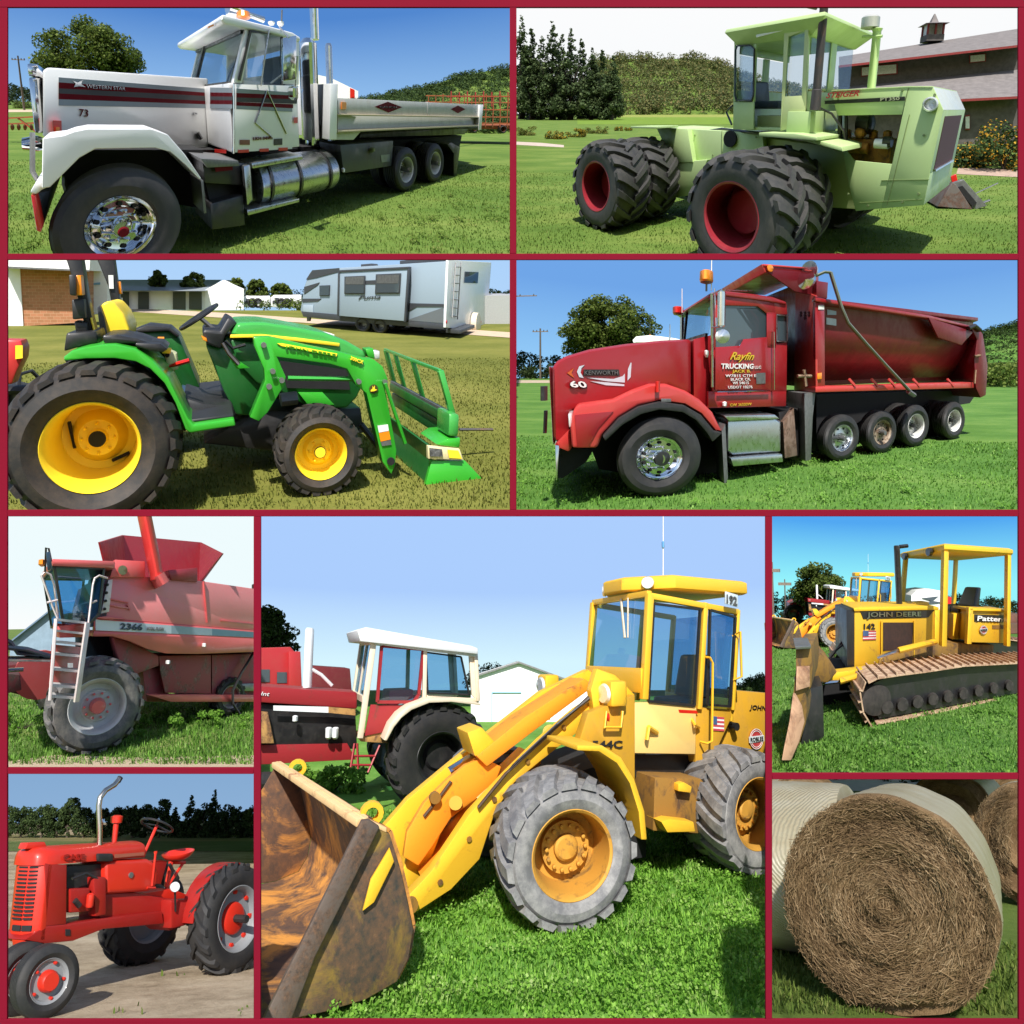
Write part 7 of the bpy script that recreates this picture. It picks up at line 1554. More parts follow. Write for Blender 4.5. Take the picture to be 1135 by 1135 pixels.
    K.upright(364, .2, [819, 817, 807, 806], [.03, .05, .05, .03], 'oil_filter', wh_, 12); K.upright(371.5, .2, [819, 817, 807, 806], [.03, .05, .05, .03], 'oil_filter', wh_, 12); K.upright(327, .2, [800, 799, 794, 793], [.02, .04, .04, .02], 'filter', wh_, 10)
    st = K.upright(340.5, .5, [762, 699, 696], [.07, .07, .055], 'exhaust_stack', wh_, 14); K.tube([K.at(344, 741, .5), K.at(356, 748, .5), K.at(368, 760, .5)], .03, 'intake_elbow', wh_, parent=st)
    Wk = 1.15
    m = MB()
    for o in (0, Wk):
        q = lambda a: K.at(*a, 0) + Vector((0, o, 0))
        m.bar(q((414, 712)), q((399, 818)), .09, .07, up=(0, 1, 0)); m.bar(q((471, 720)), q((470, 776)), .07, .06, up=(0, 1, 0)); m.bar(q((527, 725)), q((530, 777)), .07, .06, up=(0, 1, 0)); m.slab([q((470, 770)), q((531, 774)), q((531, 779)), q((470, 776))], (0, .05, 0)); m.slab([q((520, 724)), q((529, 726)), q((530, 778)), q((523, 770))], (0, .05, 0))
    m.each('cab_pillar', cr, K, bevel=.008)
    m = MB(); a, b_ = K.at(414, 712, 0), K.at(404, 775, 0); yv = Vector((0, Wk, 0)); m.bar(a, a + yv, .06, .08); m.bar(b_, b_ + yv, .07, .1); m.bar(a + yv * .5, b_ + yv * .5, .04, .05, up=(1, 0, 0)); m.build('windshield_frame', cr, K)
    MB().slab([a, a + yv, b_ + yv, b_], (.01, 0, 0)).build('windshield', gla, K)
    K.slab([(418.5, 710), (470, 716), (529, 724), (527, 728), (468, 721), (415, 714)], -.04, .05, 'roof_rail', wh_, .006)
    x0, x1 = K.at(399, 705, -.06).x, K.at(529, 720, -.06).x; z0 = K.at(460, 716, -.06).z; m = MB(); rg = lambda k, z: [Vector((x0 + k, -.1 + k, z)), Vector((x1 - k, -.1 + k, z)), Vector((x1 - k, Wk + .1 - k, z)), Vector((x0 + k, Wk + .1 - k, z))]
    zz = [K.at(418, 711, -.06).z, K.at(529, 725, -.06).z]; zt_ = [K.at(410, 697, -.06).z, K.at(529, 717.5, -.06).z]
    m.loft([[Vector((x0, -.1, zz[0])), Vector((x1, -.1, zz[1])), Vector((x1, Wk + .1, zz[1])), Vector((x0, Wk + .1, zz[0]))], [Vector((x0 - .05, -.1, zt_[0] - .03)), Vector((x1, -.1, zt_[1] - .02)), Vector((x1, Wk + .1, zt_[1] - .02)), Vector((x0 - .05, Wk + .1, zt_[0] - .03))], [Vector((x0 + .1, 0, zt_[0] + .03)), Vector((x1 - .1, 0, zt_[1] + .03)), Vector((x1 - .1, Wk, zt_[1] + .03)), Vector((x0 + .1, Wk, zt_[0] + .03))]]); m.build('roof', wh_, K, bevel=.015)
    dr = K.slab([(411, 781), (462, 782), (452, 784), (436, 800), (428, 811), (404, 816)], 0, .04, 'door', rd, .008)
    m = MB(); q = K.S([(418, 778), (423, 716), (469, 720), (464, 770), (458, 778)], .0)
    for i in range(5): m.bar(q[i], q[(i + 1) % 5], .05, .05, up=(0, 1, 0))
    m.build('door_frame', rd, K, parent=dr); K.slab([(419, 777), (423.5, 717), (467, 721), (463, 770), (457, 777)], .02, .01, 'door_window', gla, 0, parent=dr); K.slab([(474, 768), (472, 723), (511, 728), (520, 770)], .02, .01, 'side_window', gla, 0)
    m = MB(); q = K.S([(474, 768), (472, 723), (511, 728), (520, 770)], -.01)
    for i in range(4): m.bar(q[i], q[(i + 1) % 4], .03, .03, up=(0, 1, 0))
    m.build('window_gasket', black, K)
    K.slab([(425.6, 820.5), (433, 802.6), (442, 791), (453.7, 782), (474, 774.5), (500, 774), (533, 779.6), (533, 782), (500, 778), (476, 779), (456, 787), (445, 796), (437, 806), (429, 821)], -.3, .55, 'rear_fender', cr, .012)
    K.slab([(399, 815), (428, 811), (430, 824), (400, 822)], .02, .5, 'platform', och, .01); K.upright(523.5, -.02, [723, 721, 718, 717.5], [.02, .05, .05, .02], 'beacon', amber, 12)
    m = MB()
    for a, b_ in (((393, 824), (389, 850)), ((396, 824), (397, 852)), ((421, 826), (408, 856)), ((392, 838), (416, 838)), ((390, 848), (412, 848))): m.tube([K.at(*a, -.12), K.at(*b_, -.12)], .02, 6)
    m.build('step_ladder', rd, K); m = MB(); s0 = K.at(440, 770, .5); m.box((s0.x - .2, .3, s0.z - .25), (s0.x + .25, .8, s0.z + .1)); m.build('seat', rd, K, bevel=.04)
    # red truck beyond
    D = Machine(G.sub(G.on(320, 800, z=0), R(27)), 'parked_truck', 'red truck half hidden behind the dark red tractor hood at the left', 'truck'); rt = paint('far_red', (.42, .03, .035), .4, .2, .2)
    D.slab([(270, 722), (288, 718), (322, 717), (333, 730), (334, 790), (270, 790)], .1, 1.5, 'cab', rt, .05); D.slab([(288, 742), (299, 742), (299, 756), (288, 756)], .08, .04, 'side_window', darkglass, 0); D.slab([(307, 745), (318, 745), (318, 757), (307, 757)], .08, .04, 'side_window', darkglass, 0)
    D.slab([(344, 738), (388, 741), (392, 790), (340, 790)], .2, 1.6, 'dump_box', paint('far_deep', (.13, .015, .02), .6, 0, .3), .03); D.slab([(320, 722), (333, 722), (335, 770), (320, 770)], .0, .12, 'cab_corner', rt, .02); q = D.at(326, 790, 0); wheel(D, (q.x, -.05, .5), .5, .3, .28, rub, steel, n=18)
    global LOADER
    LOADER = (T, K, G)
    scenery_tree(G, 290, 775, 669, 46, None, leafB, 'green tree above the red truck at the left edge', seed=91, n=9000, leaf=3, clumps=70)
    b = Thing(G, 'shed', 'white gabled shed with a pale door behind the raised loader arms', 'shed', at=tuple(G.on(570, 800, z=0))); F = b.fr
    w0 = MB().slab([F.on(x, y, y=0) for x, y in ((522, 800), (660, 800), (660, 766), (575, 735), (522, 752))], (0, 4, 0)).build('wall', plain('siding_white', (.8, .8, .8)), b); dd = MB().slab([F.on(x, y, y=-.03) for x, y in ((545, 800), (578, 800), (578, 767), (545, 767))], (0, .02, 0)).build('door', whitep, b, parent=w0)
    m = MB(); bl_ = paint('door_blue', (.3, .5, .75))
    for a, c_ in (((545, 800), (545, 767)), ((545, 767), (578, 767))): m.bar(F.on(*a, y=-.05), F.on(*c_, y=-.05), .05, .05)
    m.build('door_trim', bl_, b, parent=dd); m = MB(); m.bar(F.on(522, 751, y=-.05), F.on(575, 734, y=-.05), .1, .06); m.bar(F.on(575, 734, y=-.05), F.on(660, 765, y=-.05), .1, .06); m.build('roof_edge', greysteel, b)
    skyline_woods(G, [(520, 742), (530, 733), (548, 735), (575, 745)], 765, None, 90, leafC, 'treeline', 'dark wooded ridge just behind the white shed', 51, 6, 40, 2.0); skyline_woods(G, [(800, 764), (820, 756), (835, 749), (855, 742)], 780, None, 160, leafB, 'wooded_hill', 'green wooded hill at the right edge behind the loader cab', 52, 6, 50, 2.0, ground=lush)
    for i, (x, y, hw, h) in enumerate(((325, 872, .35, .5), (372, 876, .7, .55))):
        p = G.on(x, y, z=0); bush(G, tuple(p), hw, .3, h, foliage('weed_lush', [(.08, .2, .02), (.16, .34, .04), (.26, .46, .08)], .4), ['small bright green weed clump by the bucket lip', 'larger bright green weed clump below the tractor step'][i], 80 + i, 1800, .05, 'weeds', 'weed_clump')
bay_wheel_loader()

# ================================================================== bay 7: yellow bulldozer
def copy_tree(o, parent=None):
    c = o.copy(); COL.objects.link(c)
    if parent: c.parent = parent
    for ch in list(o.children): copy_tree(ch, c)
    return c
def bay_dozer():
    G = bay((852, 568, 1133, 860), 993, 642, 2.15, 1.0, 4.6, .2)
    sky_sheet(G, skymat('sky_deep', srgb(150, 245, 252), srgb(82, 168, 242), 0, 32), 110, -30, 90)
    terrain(G, lush, 'ground', (2.4, 12), (-1, 1), None)
    grass(G, grassB, 'green grass and clover around the yellow bulldozer', 34000, (2.6, 8), .06, 63, .005, xr=(-.8, .8), lean=.8)
    V = G.heading((967, 806), (1125, 772))
    T = Machine(V, 'bulldozer', 'yellow bulldozer with four post canopy, rusty blade and brown crawler tracks', 'bulldozer')
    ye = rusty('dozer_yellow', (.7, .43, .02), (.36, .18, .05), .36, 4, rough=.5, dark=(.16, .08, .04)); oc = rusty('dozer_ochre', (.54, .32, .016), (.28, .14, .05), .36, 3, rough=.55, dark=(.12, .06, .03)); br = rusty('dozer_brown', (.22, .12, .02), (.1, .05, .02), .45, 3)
    tr = rusty('track_shoe', (.56, .39, .25), (.42, .25, .15), .5, 5, dark=(.2, .11, .07)); bd = rusty('blade_tan', (.5, .3, .18), (.3, .15, .08), .45, 2.5, dark=(.16, .09, .06))
    # tracks: plates round a rounded loop, rollers inside
    P = T.S([(966, 803), (958, 790), (955, 772), (959, 760), (973, 753), (1000, 749), (1024, 746), (1070, 739), (1127, 736), (1190, 731), (1230, 735), (1236, 745), (1225, 758), (1127, 772), (1040, 789)], 0)
    for y_ in (0, 1.75):
        pts = [p + Vector((0, y_, 0)) for p in P]; L = [0]
        for i in range(len(pts)): L.append(L[-1] + (pts[(i + 1) % len(pts)] - pts[i]).length)
        m = MB(); n = 84; cen = sum(pts, Vector()) / len(pts)
        for k in range(n):
            s_ = L[-1] * k / n; i = max(j for j in range(len(pts)) if L[j] <= s_); p = pts[i].lerp(pts[(i + 1) % len(pts)], (s_ - L[i]) / (L[i + 1] - L[i])); d = (pts[(i + 1) % len(pts)] - pts[i]).normalized(); nn = Vector((d.z, 0, -d.x))
            if nn.dot(p - cen) < 0: nn = -nn
            h = L[-1] / n * .49; a = p - d * h; b = p + d * h; wv = Vector((0, .55, 0))
            m.loft([[a, b, b + nn * .02, a + nn * .02], [a + wv, b + wv, b + wv + nn * .02, a + wv + nn * .02]]); m.loft([[a + nn * .02, a + d * .02 + nn * .02, a + d * .02 + nn * .06, a + nn * .06], [a + wv + nn * .02, a + wv + d * .02 + nn * .02, a + wv + d * .02 + nn * .06, a + wv + nn * .06]])
        tk = m.build('track', tr, T, smooth=20)
        m = MB(); inner = [cen + (p - cen) * .93 for p in pts]; m.slab([p + Vector((0, .06, 0)) for p in inner], (0, .42, 0)); m.build('track_frame', black, T, parent=tk)
        m = MB(); z0 = T.at(1000, 775, 0).z
        for k in range(9):
            q = T.at(985 + k * 17, 790 - k * 3.2, 0) + Vector((0, y_ + .05, .06)); m.lathe([(-.03, .001), (-.03, .09), (.02, .1), (.03, .001)], q, (0, 1, 0), 14, True)
        q = T.at(973, 778, 0) + Vector((0, y_ + .05, 0)); m.lathe([(-.03, .001), (-.03, .1), (-.01, .22), (.03, .24), (.04, .001)], q, (0, 1, 0), 20, True); m.each('roller', MATS.get('roller') or plain('roller', (.03, .024, .02), .8, 0, .6, 8), T, parent=tk)
    # hood
    yh = .62
    T.slab([(938, 676), (947, 675), (947, 741), (939, 741)], yh, .9, 'radiator_guard', black, .01)
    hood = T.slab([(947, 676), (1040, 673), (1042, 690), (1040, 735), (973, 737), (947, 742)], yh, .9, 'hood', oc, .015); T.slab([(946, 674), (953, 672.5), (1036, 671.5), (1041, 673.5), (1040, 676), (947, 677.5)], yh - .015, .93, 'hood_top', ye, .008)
    T.decal([(953.5, 677), (1036, 675.5), (1029, 684.5), (957, 686)], yh, black, 'name_band', hood); T.text('JOHN DEERE', (961, 684), (1021, 683), (961, 678.5), yh - .006, alu, parent=hood, bold=.01)
    T.slab([(979, 690), (1012, 690), (1011, 719), (979, 721.5)], yh - .006, .012, 'engine_opening', plain('opening_brown', (.03, .012, .008), .9, 0, .4, 12), 0, parent=hood)
    T.text('142', (957.5, 697.4), (970, 697), (957.5, 691.3), yh, black, parent=hood, bold=.03); flag(T, [(956.5, 699), (971, 699), (971, 709), (956.5, 709.5)], yh, hood)
    m = MB(); m.bar(T.at(1013, 688, yh - .01), T.at(1013, 728, yh - .01), .03, .02); m.bar(T.at(977, 688, yh - .01), T.at(977, 735, yh - .01), .02, .02); m.build('panel_edge', ye, T, parent=hood)
    ex = T.upright(997, yh + .4, [674, 612, 606, 605], [.06, .06, .06, .05], 'exhaust_stack', black, 16); T.tube([T.at(997, 606, yh + .4), T.at(1006, 605, yh + .4)], .04, 'rain_cap', black, parent=ex)
    T.slabs([([(1014, 668), (1030, 667), (1030, 674), (1014, 674)], yh + .3, .3)], 'air_cleaner', ye, .02)
    # canopy
    yr0, yr1 = .35, 1.95
    z1 = T.at(1047, 603, yr0).z; xa, xb = T.at(1047, 603, yr0).x - .05, T.at(1121, 618, yr0).x; m = MB()
    rg = lambda k, z: [Vector((xa + k, yr0 + k - .05, z)), Vector((xb - k, yr0 + k - .05, z)), Vector((xb - k, yr1 - k + .05, z)), Vector((xa + k, yr1 - k + .05, z))]
    zb2 = T.at(1121, 620, yr0).z; m.loft([rg(.02, z1 - .14), rg(0, z1 - .1), rg(0, z1 - .03), rg(.05, z1 + .01)]); m.build('canopy_roof', ye, T, bevel=.01)
    rz = z1 - .14
    def post(a, b, y_, w_=.1): 
        p = T.at(*b, yr0); q = T.at(*a, yr0); p = Vector((p.x, y_, p.z)); q = Vector((q.x, y_, rz)); return MB().bar(p, q, w_, w_, up=(0, 1, 0)).build('canopy_post', ye, T, bevel=.012)
    post((1047, 604), (1045, 716), yr0); post((1117.5, 622), (1116, 716), yr0, .09); post((1049, 604), (1044, 690), yr1 - .05); post((1117, 622), (1114, 690), yr1 - .05, .09)
    for yy in (yr0 + .35, yr1 - .25): MB().lathe([(0, .001), (0, .08), (.06, .09), (.1, .04)], (xa - .08, yy, z1 - .12), (1, 0, 0), 14, True).build('work_light', black, T)
    T.slab([(1057, 680), (1070, 679), (1071, 709), (1056, 709)], .75, .5, 'console', ye, .02); T.slab([(1036, 676), (1044, 676), (1042, 714), (1036, 714)], .6, .8, 'dash', ye, .02)
    m = MB(); p = T.at(1072, 672, .9); m.box((p.x - .35, .75, p.z - .1), (p.x + .2, 1.3, p.z + .02)); m.loft([[Vector((p.x + .05, y, p.z)) for y in (.78, 1.27)] + [Vector((p.x + .22, y, p.z)) for y in (1.27, .78)], [Vector((p.x + .22, y, p.z + .42)) for y in (.84, 1.2)] + [Vector((p.x + .36, y, p.z + .42)) for y in (1.2, .84)]]); m.build('seat', blackplastic, T, bevel=.04)
    T.tubes([([T.at(1052, 690, .9), T.at(1053, 672, .9)], .02), ([T.at(1062, 684, 1.0), T.at(1060, 668, 1.0)], .02)], 'control_lever', black)
    tank = T.slab([(1077, 676), (1116, 677.5), (1116, 713), (1075, 712)], .45, .5, 'rear_tank', oc, .015); T.slab([(1074, 673), (1079, 673), (1077, 714), (1072, 714)], .42, .08, 'tank_frame', ye, .01); T.slab([(1075, 674), (1118, 675.5), (1118, 678), (1075, 677)], .42, .5, 'arm_rest', ye, .008)
    T.decal([(1080, 681), (1114.5, 682), (1114.5, 690), (1080, 689)], .45, black, 'name_band', tank); T.text('Patten', (1083, 687.8), (1111, 688.8), (1083, 682.5), .442, whitep, parent=tank, bold=.02, shear=.1); badge(T, T.at(1090, 698, .44), .085, 0, tank); T.decal([(1100, 693), (1113, 693), (1113, 697), (1100, 697)], .45, br, 'data_plate', tank)
    T.slab([(1034, 712), (1102, 715), (1100, 732), (1030, 736), (973, 740), (975, 730)], .6, 1.2, 'main_frame', br, .02)  # the brown here carries the shade on the lower body
    # push frame and cylinders
    T.slab([(920, 746), (970, 740), (974, 745), (930, 756), (921, 756)], .45, .15, 'push_arm', ye, .012); T.slab([(928, 745), (938, 741), (940, 750), (930, 752)], 1.6, .15, 'push_arm', ye, .012)
    cy = T.tube([T.at(1037, 711, .45), T.at(996, 721, .45)], .055, 'lift_cylinder', ye, 12); T.tube([T.at(996, 721, .45), T.at(972, 729, .45)], .03, 'cylinder_rod', alu, 10, parent=cy)
    cy = T.tube([T.at(966, 745, .38), T.at(931, 755, .38)], .05, 'angle_cylinder', ye, 12); T.tube([T.at(931, 755, .38), T.at(912, 757, .38)], .03, 'cylinder_rod', chr_, 10, parent=cy)
    T.tubes([([T.at(940, 710, .9), T.at(925, 722, .9), T.at(916, 733, .9), T.at(908, 732, .8)], .02), ([T.at(938, 705, 1.0), T.at(920, 730, .9)], .02)], 'hydraulic_hose', black)
    # blade: seen end on
    yb = -.35
    P = T.S([(882, 717), (899, 716), (901, 740), (899, 762), (893, 768), (895, 785), (893, 802), (886, 824), (877, 843), (866, 843), (870, 826), (877, 800), (879, 770), (882, 742)], yb); w = V.on(893, 702, z=P[0].z) - P[0]; w = w * min(1, 2.4 / w.length)
    bl = MB().slab(P, w).build('blade', br, T, bevel=.01); T.slab([(879, 769), (882, 769.5), (889, 783), (892, 800), (886, 822), (877, 843), (866.5, 843), (869, 829), (875, 800)], yb - .03, .03, 'end_bit', bd, .008, parent=bl); T.slab([(883, 739), (897.5, 739), (898, 761), (882, 766)], yb - .03, .03, 'end_plate', bd, .006, parent=bl)
    T.slab([(881, 716), (899, 715.5), (899, 719), (882, 720)], yb - .05, .4, 'blade_cap', steel, .006, parent=bl); T.slab([(882, 767), (912, 760), (914, 832), (886, 834), (892, 802), (888, 782)], yb + .3, .5, 'blade_shade', black, .01, parent=bl)  # black slab behind the blade paints its shadow
    T.slab([(898, 720), (912, 724), (920, 733), (928, 745), (918, 757), (905, 756), (899, 740)], .3, .5, 'blade_mount', br, .02); T.slab([(900, 745), (950, 745), (960, 775), (905, 800)], .8, .8, 'gap_shade', dark, 0)  # dark slab put in as the shadow between blade and tracks
    clover(G, grassB, 'clover growing in clusters before the bulldozer track', 6000, (2.5, 6), (-.8, .8), .09, .024, 64)
    # ---------------- the yard behind
    def place(src, old_px, oldG, new_px, k, label):
        po = Vector((oldG.M[:3, :3] @ np.array(oldG.on(*old_px, z=0)) + oldG.M[:3, 3]).tolist()); pn = Vector((G.M[:3, :3] @ np.array(G.on(*new_px, z=0)) + G.M[:3, 3]).tolist())
        s = k * pn.y / po.y; rot = Matrix((G.B[:3, :3] @ np.linalg.inv(oldG.B[:3, :3])).tolist()).to_4x4(); c = copy_tree(src); c.matrix_world = Matrix.Translation(pn) @ rot @ Matrix.Scale(s, 4) @ Matrix.Translation(-po) @ src.matrix_world; c['label'] = label
        return c
    if 'LOADER' in globals():
        place(LOADER[0].o, (640, 1033), LOADER[2], (927, 718), .2, 'small distant yellow wheel loader standing behind the bulldozer hood'); place(LOADER[1].o, (487, 893), LOADER[2], (944, 697), .25, 'small distant dark red tractor with white cab roof left of the far loader')
    D = Machine(G.sub(G.on(895, 690, z=0), R(30)), 'parked_truck', 'small distant red truck with white windows below the round tree', 'truck'); rt = MATS.get('far_red') or paint('far_red', (.42, .03, .035), .4, .2, .2)
    D.slab([(875, 669), (884, 665), (884, 679), (876, 679)], 0, 1.6, 'hood', rt, .05); D.slab([(897, 655), (919, 653), (921, 682), (884, 682), (886, 664), (898, 663)], 0, 1.7, 'cab', rt, .05); D.slab([(901, 658), (908, 657.5), (908, 664), (901, 664)], -.02, .03, 'side_window', whitep, 0); D.slab([(911, 657), (916, 657), (916, 664), (911, 664)], -.02, .03, 'side_window', darkglass, 0); D.upright(905.5, -.1, [664, 647], [.06, .06], 'exhaust_stack', alu, 10); q = D.at(880, 681, 0); wheel(D, (q.x, -.05, .45), .45, .3, .25, rub, steel, n=16)
    scenery_tree(G, 907, 692, 621, 31, None, leafA, 'round dark green tree behind the red truck and far loader', seed=95, n=14000, leaf=1.9, clumps=90)
    pole(G, 857.5, 697, 623, None, 'nearer grey utility pole at the left edge of the bulldozer field', arms=(.12,), span=.32, r=.05); pole(G, 871, 690, 642, None, 'farther thin utility pole beside the round tree', arms=(.1,), span=.3, r=.035)
    bush(G, tuple(G.on(869, 676, z=0)), 1.2, .4, 1.0, leafY, 'yellow green shrub at the foot of the utility poles', 97, 1600, .07)
    skyline_woods(G, [(850, 652), (870, 657), (900, 659), (960, 658), (1010, 656)], 689, None, 200, leafC, 'treeline', 'dark distant treeline on the left horizon', 65, 4, 40, 1.5); skyline_woods(G, [(1000, 662), (1060, 658), (1085, 661), (1135, 663)], 690, None, 320, leafC, 'wooded_hill', 'dark wooded hills behind the bulldozer canopy', 66, 4.5, 40, 1.5)
    Wt = Machine(G.sub(G.on(1030, 692, z=0), R(15)), 'box_truck', 'white box truck with a dark graphic parked behind the canopy posts', 'truck'); Wt.slab([(1010, 690), (1010, 660), (1016, 654.5), (1030, 652.5), (1044, 655), (1050, 660), (1050, 690)], 0, 2, 'box', whitep, .03); Wt.slab([(1022, 663), (1040, 661), (1034, 666), (1046, 668), (1026, 670), (1032, 666)], -.02, .02, 'graphic', paint('graphic_ink', (.06, .08, .1)), 0); Wt.slab([(1050, 661), (1060, 663), (1061, 690), (1050, 690)], .1, 1.8, 'cab', redlens, .03); q = Wt.at(1020, 690, 0); wheel(Wt, (q.x, -.03, .45), .45, .3, .25, rub, steel, n=16)
    I = Machine(G.sub(G.on(1115, 703, z=0), R(15)), 'farm_machinery', 'rusty brown machinery parked behind the bulldozer tank at the right edge', 'machinery'); ru = rusty('yard_rust', (.14, .06, .04), (.12, .07, .04), .5, 4)
    I.slab([(1112, 692), (1145, 690), (1145, 702), (1112, 703)], 0, 1, 'deck', ru, .02); I.slab([(1095, 676), (1102, 672), (1108, 677), (1107, 684), (1096, 684)], .2, .6, 'body', black, .03); I.slab([(1114, 682), (1130, 680), (1132, 691), (1114, 692)], .2, .6, 'drum', ru, .03)
bay_dozer()

# ================================================================== bay 8: small red row crop tractor on bare earth
def bay_row_tractor():
    G = bay((4, 854, 285, 1134), 145, 888, 1.9, 0.62, 1.1, .1)
    sky_sheet(G, skymat('sky_dusk_blue', srgb(140, 176, 214), srgb(126, 164, 206), 0, 12), 110, -14, 50)
    er = soil('bare_earth', [(.34, (.13, .11, .06)), (.42, (.26, .2, .13)), (.52, (.4, .32, .22)), (.64, (.52, .43, .31))], .9, 5)
    terrain(G, er, 'ground', (4, 100), (-.3, .3), None)
    grass(G, grassA, 'sparse weeds on the bare earth around the red tractor', 2200, (4.2, 14), .06, 73, .006, xr=(-.22, .22), keep=lambda x, y: (np.sin(x * 3.1 + y) * np.sin(y * 2.3 - x * 2) > .72))
    V = G.heading((50, 1130), (262, 1079))
    T = Machine(V, 'row_crop_tractor', 'bright red vintage tractor with slotted grille, bent chrome exhaust and pan seat', 'tractor')
    rd = paint('case_red', (.52, .022, .01), .35, .4, .08, (.35, .06, .04)); dk = paint('case_red_shade', (.28, .01, .007), .45, .3, .15, (.15, .04, .03)); gy = paint('rim_grey', (.2, .21, .22), .4, .2, .3)  # dk is the red with near-side shade put in; lettering uses it too
    Rf = V.on(50, 1089, y=0).z; xr = V.on(262, 1079, z=0).x; Rr = V.on(262, 1019, y=0).z; print('> tr', Rf, xr, Rr)
    for y_ in (0, .32):
        wheel(T, (0, y_, Rf), Rf, .17, Rf * .62, rub, gy, hub_mat=rd, dish=.05, hubR=Rf * .58, hubL=.07, nuts=5, n=36, steer=R(-8)); 
    wheel(T, (xr, 0, Rr), Rr, .3, Rr * .62, rub, gy, hub_mat=rd, dish=.14, hubR=Rr * .58, hubL=.05, nuts=8, lugs=17, lug_h=.035, lug_w=.055, n=44, steer=R(0)); wheel(T, (xr, 1.75, Rr), Rr, .3, Rr * .62, rub, gy, hub_mat=gy, dish=.14, flip=-1, lugs=17, lug_h=.035, lug_w=.055, n=36)
    T.tube([(xr, -.1, Rr), (xr, 2, Rr)], .045, 'rear_axle', black)
    yc = .42; Wd = .34
    # nose
    z = lambda px, py, y_=yc: T.at(px, py, y_).z
    x0 = T.at(50, 990, yc).x
    Wn = .44
    side = T.slab([(50, 957), (74, 958.5), (73.5, 1024), (51, 1026.5)], yc, .02, 'side_panel', dk, .006)
    yn = yc; far = Vector((0, Wn, 0)); 
    nose = [Vector((x0 - .02, yc, 0)), Vector((x0 - .08, yc + .05, 0)), Vector((x0 - .12, yc + .14, 0)), Vector((x0 - .12, yc + Wn - .14, 0)), Vector((x0 - .08, yc + Wn - .05, 0)), Vector((x0 - .02, yc + Wn, 0))]
    zb, zt = z(51, 1043), z(50, 957); m = MB()
    rings = [[p + Vector((0, 0, zb)) + Vector((.03, 0, 0)) for p in nose + [Vector((x0 + .05, yc + Wn, 0)), Vector((x0 + .05, yc, 0))]], [p + Vector((0, 0, zt)) for p in nose + [Vector((x0 + .05, yc + Wn, 0)), Vector((x0 + .05, yc, 0))]]]
    m.loft(rings); gr = m.build('grille_shell', rd, T, bevel=.015); m = MB()
    for k in range(14):
        zz = z(40, 961 + k * 4.35); m.slab([nose[2] + Vector((-.004, .015, zz)), nose[3] + Vector((-.004, -.015, zz)), nose[3] + Vector((-.004, -.015, zz - .016)), nose[2] + Vector((-.004, .015, zz - .016))], (.01, 0, 0)); m.slab([nose[1] + Vector((-.003, .0, zz)), nose[2] + Vector((-.003, -.012, zz)), nose[2] + Vector((-.003, -.012, zz - .016)), nose[1] + Vector((-.003, .0, zz - .016))], (.01, 0, 0))
    for zz in (z(40, 1026),): m.slab([nose[1] + Vector((.01, .0, zz)), nose[2] + Vector((.01, -.0, zz)), nose[2] + Vector((.01, 0, zz - .05)), nose[1] + Vector((.01, 0, zz - .05))], (.012, 0, 0)); m.slab([nose[2] + Vector((.01, .02, zz)), nose[3] + Vector((.01, -.02, zz)), nose[3] + Vector((.01, -.02, zz - .05)), nose[2] + Vector((.01, .02, zz - .05))], (.012, 0, 0))
    m.build('grille_slot', dark, T, parent=gr)
    # hood: rounded cross-section from nose to tank
    xh = T.at(163, 945, yc).x; zs, zp = z(74, 957), z(60, 937, yc + .2); m = MB(); rings = []
    for x, sc, dz in ((x0 - .13, .55, -.045), (x0 - .1, .85, -.015), (x0 - .02, 1, 0), (x0 + .1, 1.0, 0), (xh - .04, .98, 0), (xh, .9, -.01)):
        rings.append([Vector((x, yc + Wn / 2 + math.sin(a) * Wn / 2 * (sc if abs(a) < 1.58 else sc) * (abs(math.sin(a)) ** -.25 if abs(math.sin(a)) > .05 else 1), zs + (zp - zs + dz) * max(0, math.cos(a)) ** .55)) for a in [-1.5708 + 3.1416 * i / 14 for i in range(15)]])
    m.loft(rings); hd = m.build('hood', rd, T, bevel=0, smooth=50); T.text('CASE', (70, 953.8), (94, 953.2), (70, 946.8), yc - .004, dk, parent=hd, bold=.03); T.slab([(28, 941), (31, 934), (50, 933), (53, 940)], yc + .16, .12, 'filler_cap', rd, .012)
    # engine, frame, tank, transmission
    T.slab([(74, 960), (118, 957), (118, 1000), (74, 1002)], yc + .08, .3, 'engine_block', black, .01); T.slabs([([(78, 985), (100, 984), (100, 1010), (78, 1012)], yc + .0, .1), ([(104, 972), (118, 972), (118, 1014), (106, 1016)], yc - .02, .12)], 'manifold', dk, .02); T.upright(99, yc - .04, [1006, 1004, 992, 990], [.03, .04, .04, .02], 'oil_filter', rd, 14)
    T.tubes([([T.at(80, 974, yc - .01), T.at(95, 968, yc - .02), T.at(112, 976, yc)], .015), ([T.at(83, 998, yc - .02), T.at(88, 1004, yc - .02)], .03)], 'engine_pipe', black)
    T.slab([(27, 1042), (51, 1026), (74, 1024), (112, 1018), (180, 1010), (182, 1024), (115, 1030), (82, 1043), (51, 1046)], yc - .0, Wn, 'frame', dk, .02); T.slab([(27, 1042), (51, 1042), (47, 1056), (30, 1057)], yc + .02, .2, 'front_pedestal', rd, .02); T.tube([(0, .1, Rf), (0, .4, Rf)], .06, 'front_axle', rd); T.tube([(0, .26, Rf), T.at(40, 1045, yc + .1)], .07, 'front_column', rd)
    T.slab([(73, 1030), (78, 1030), (78, 1037), (73, 1037)], yc - .01, .02, 'side_socket', dark, 0)
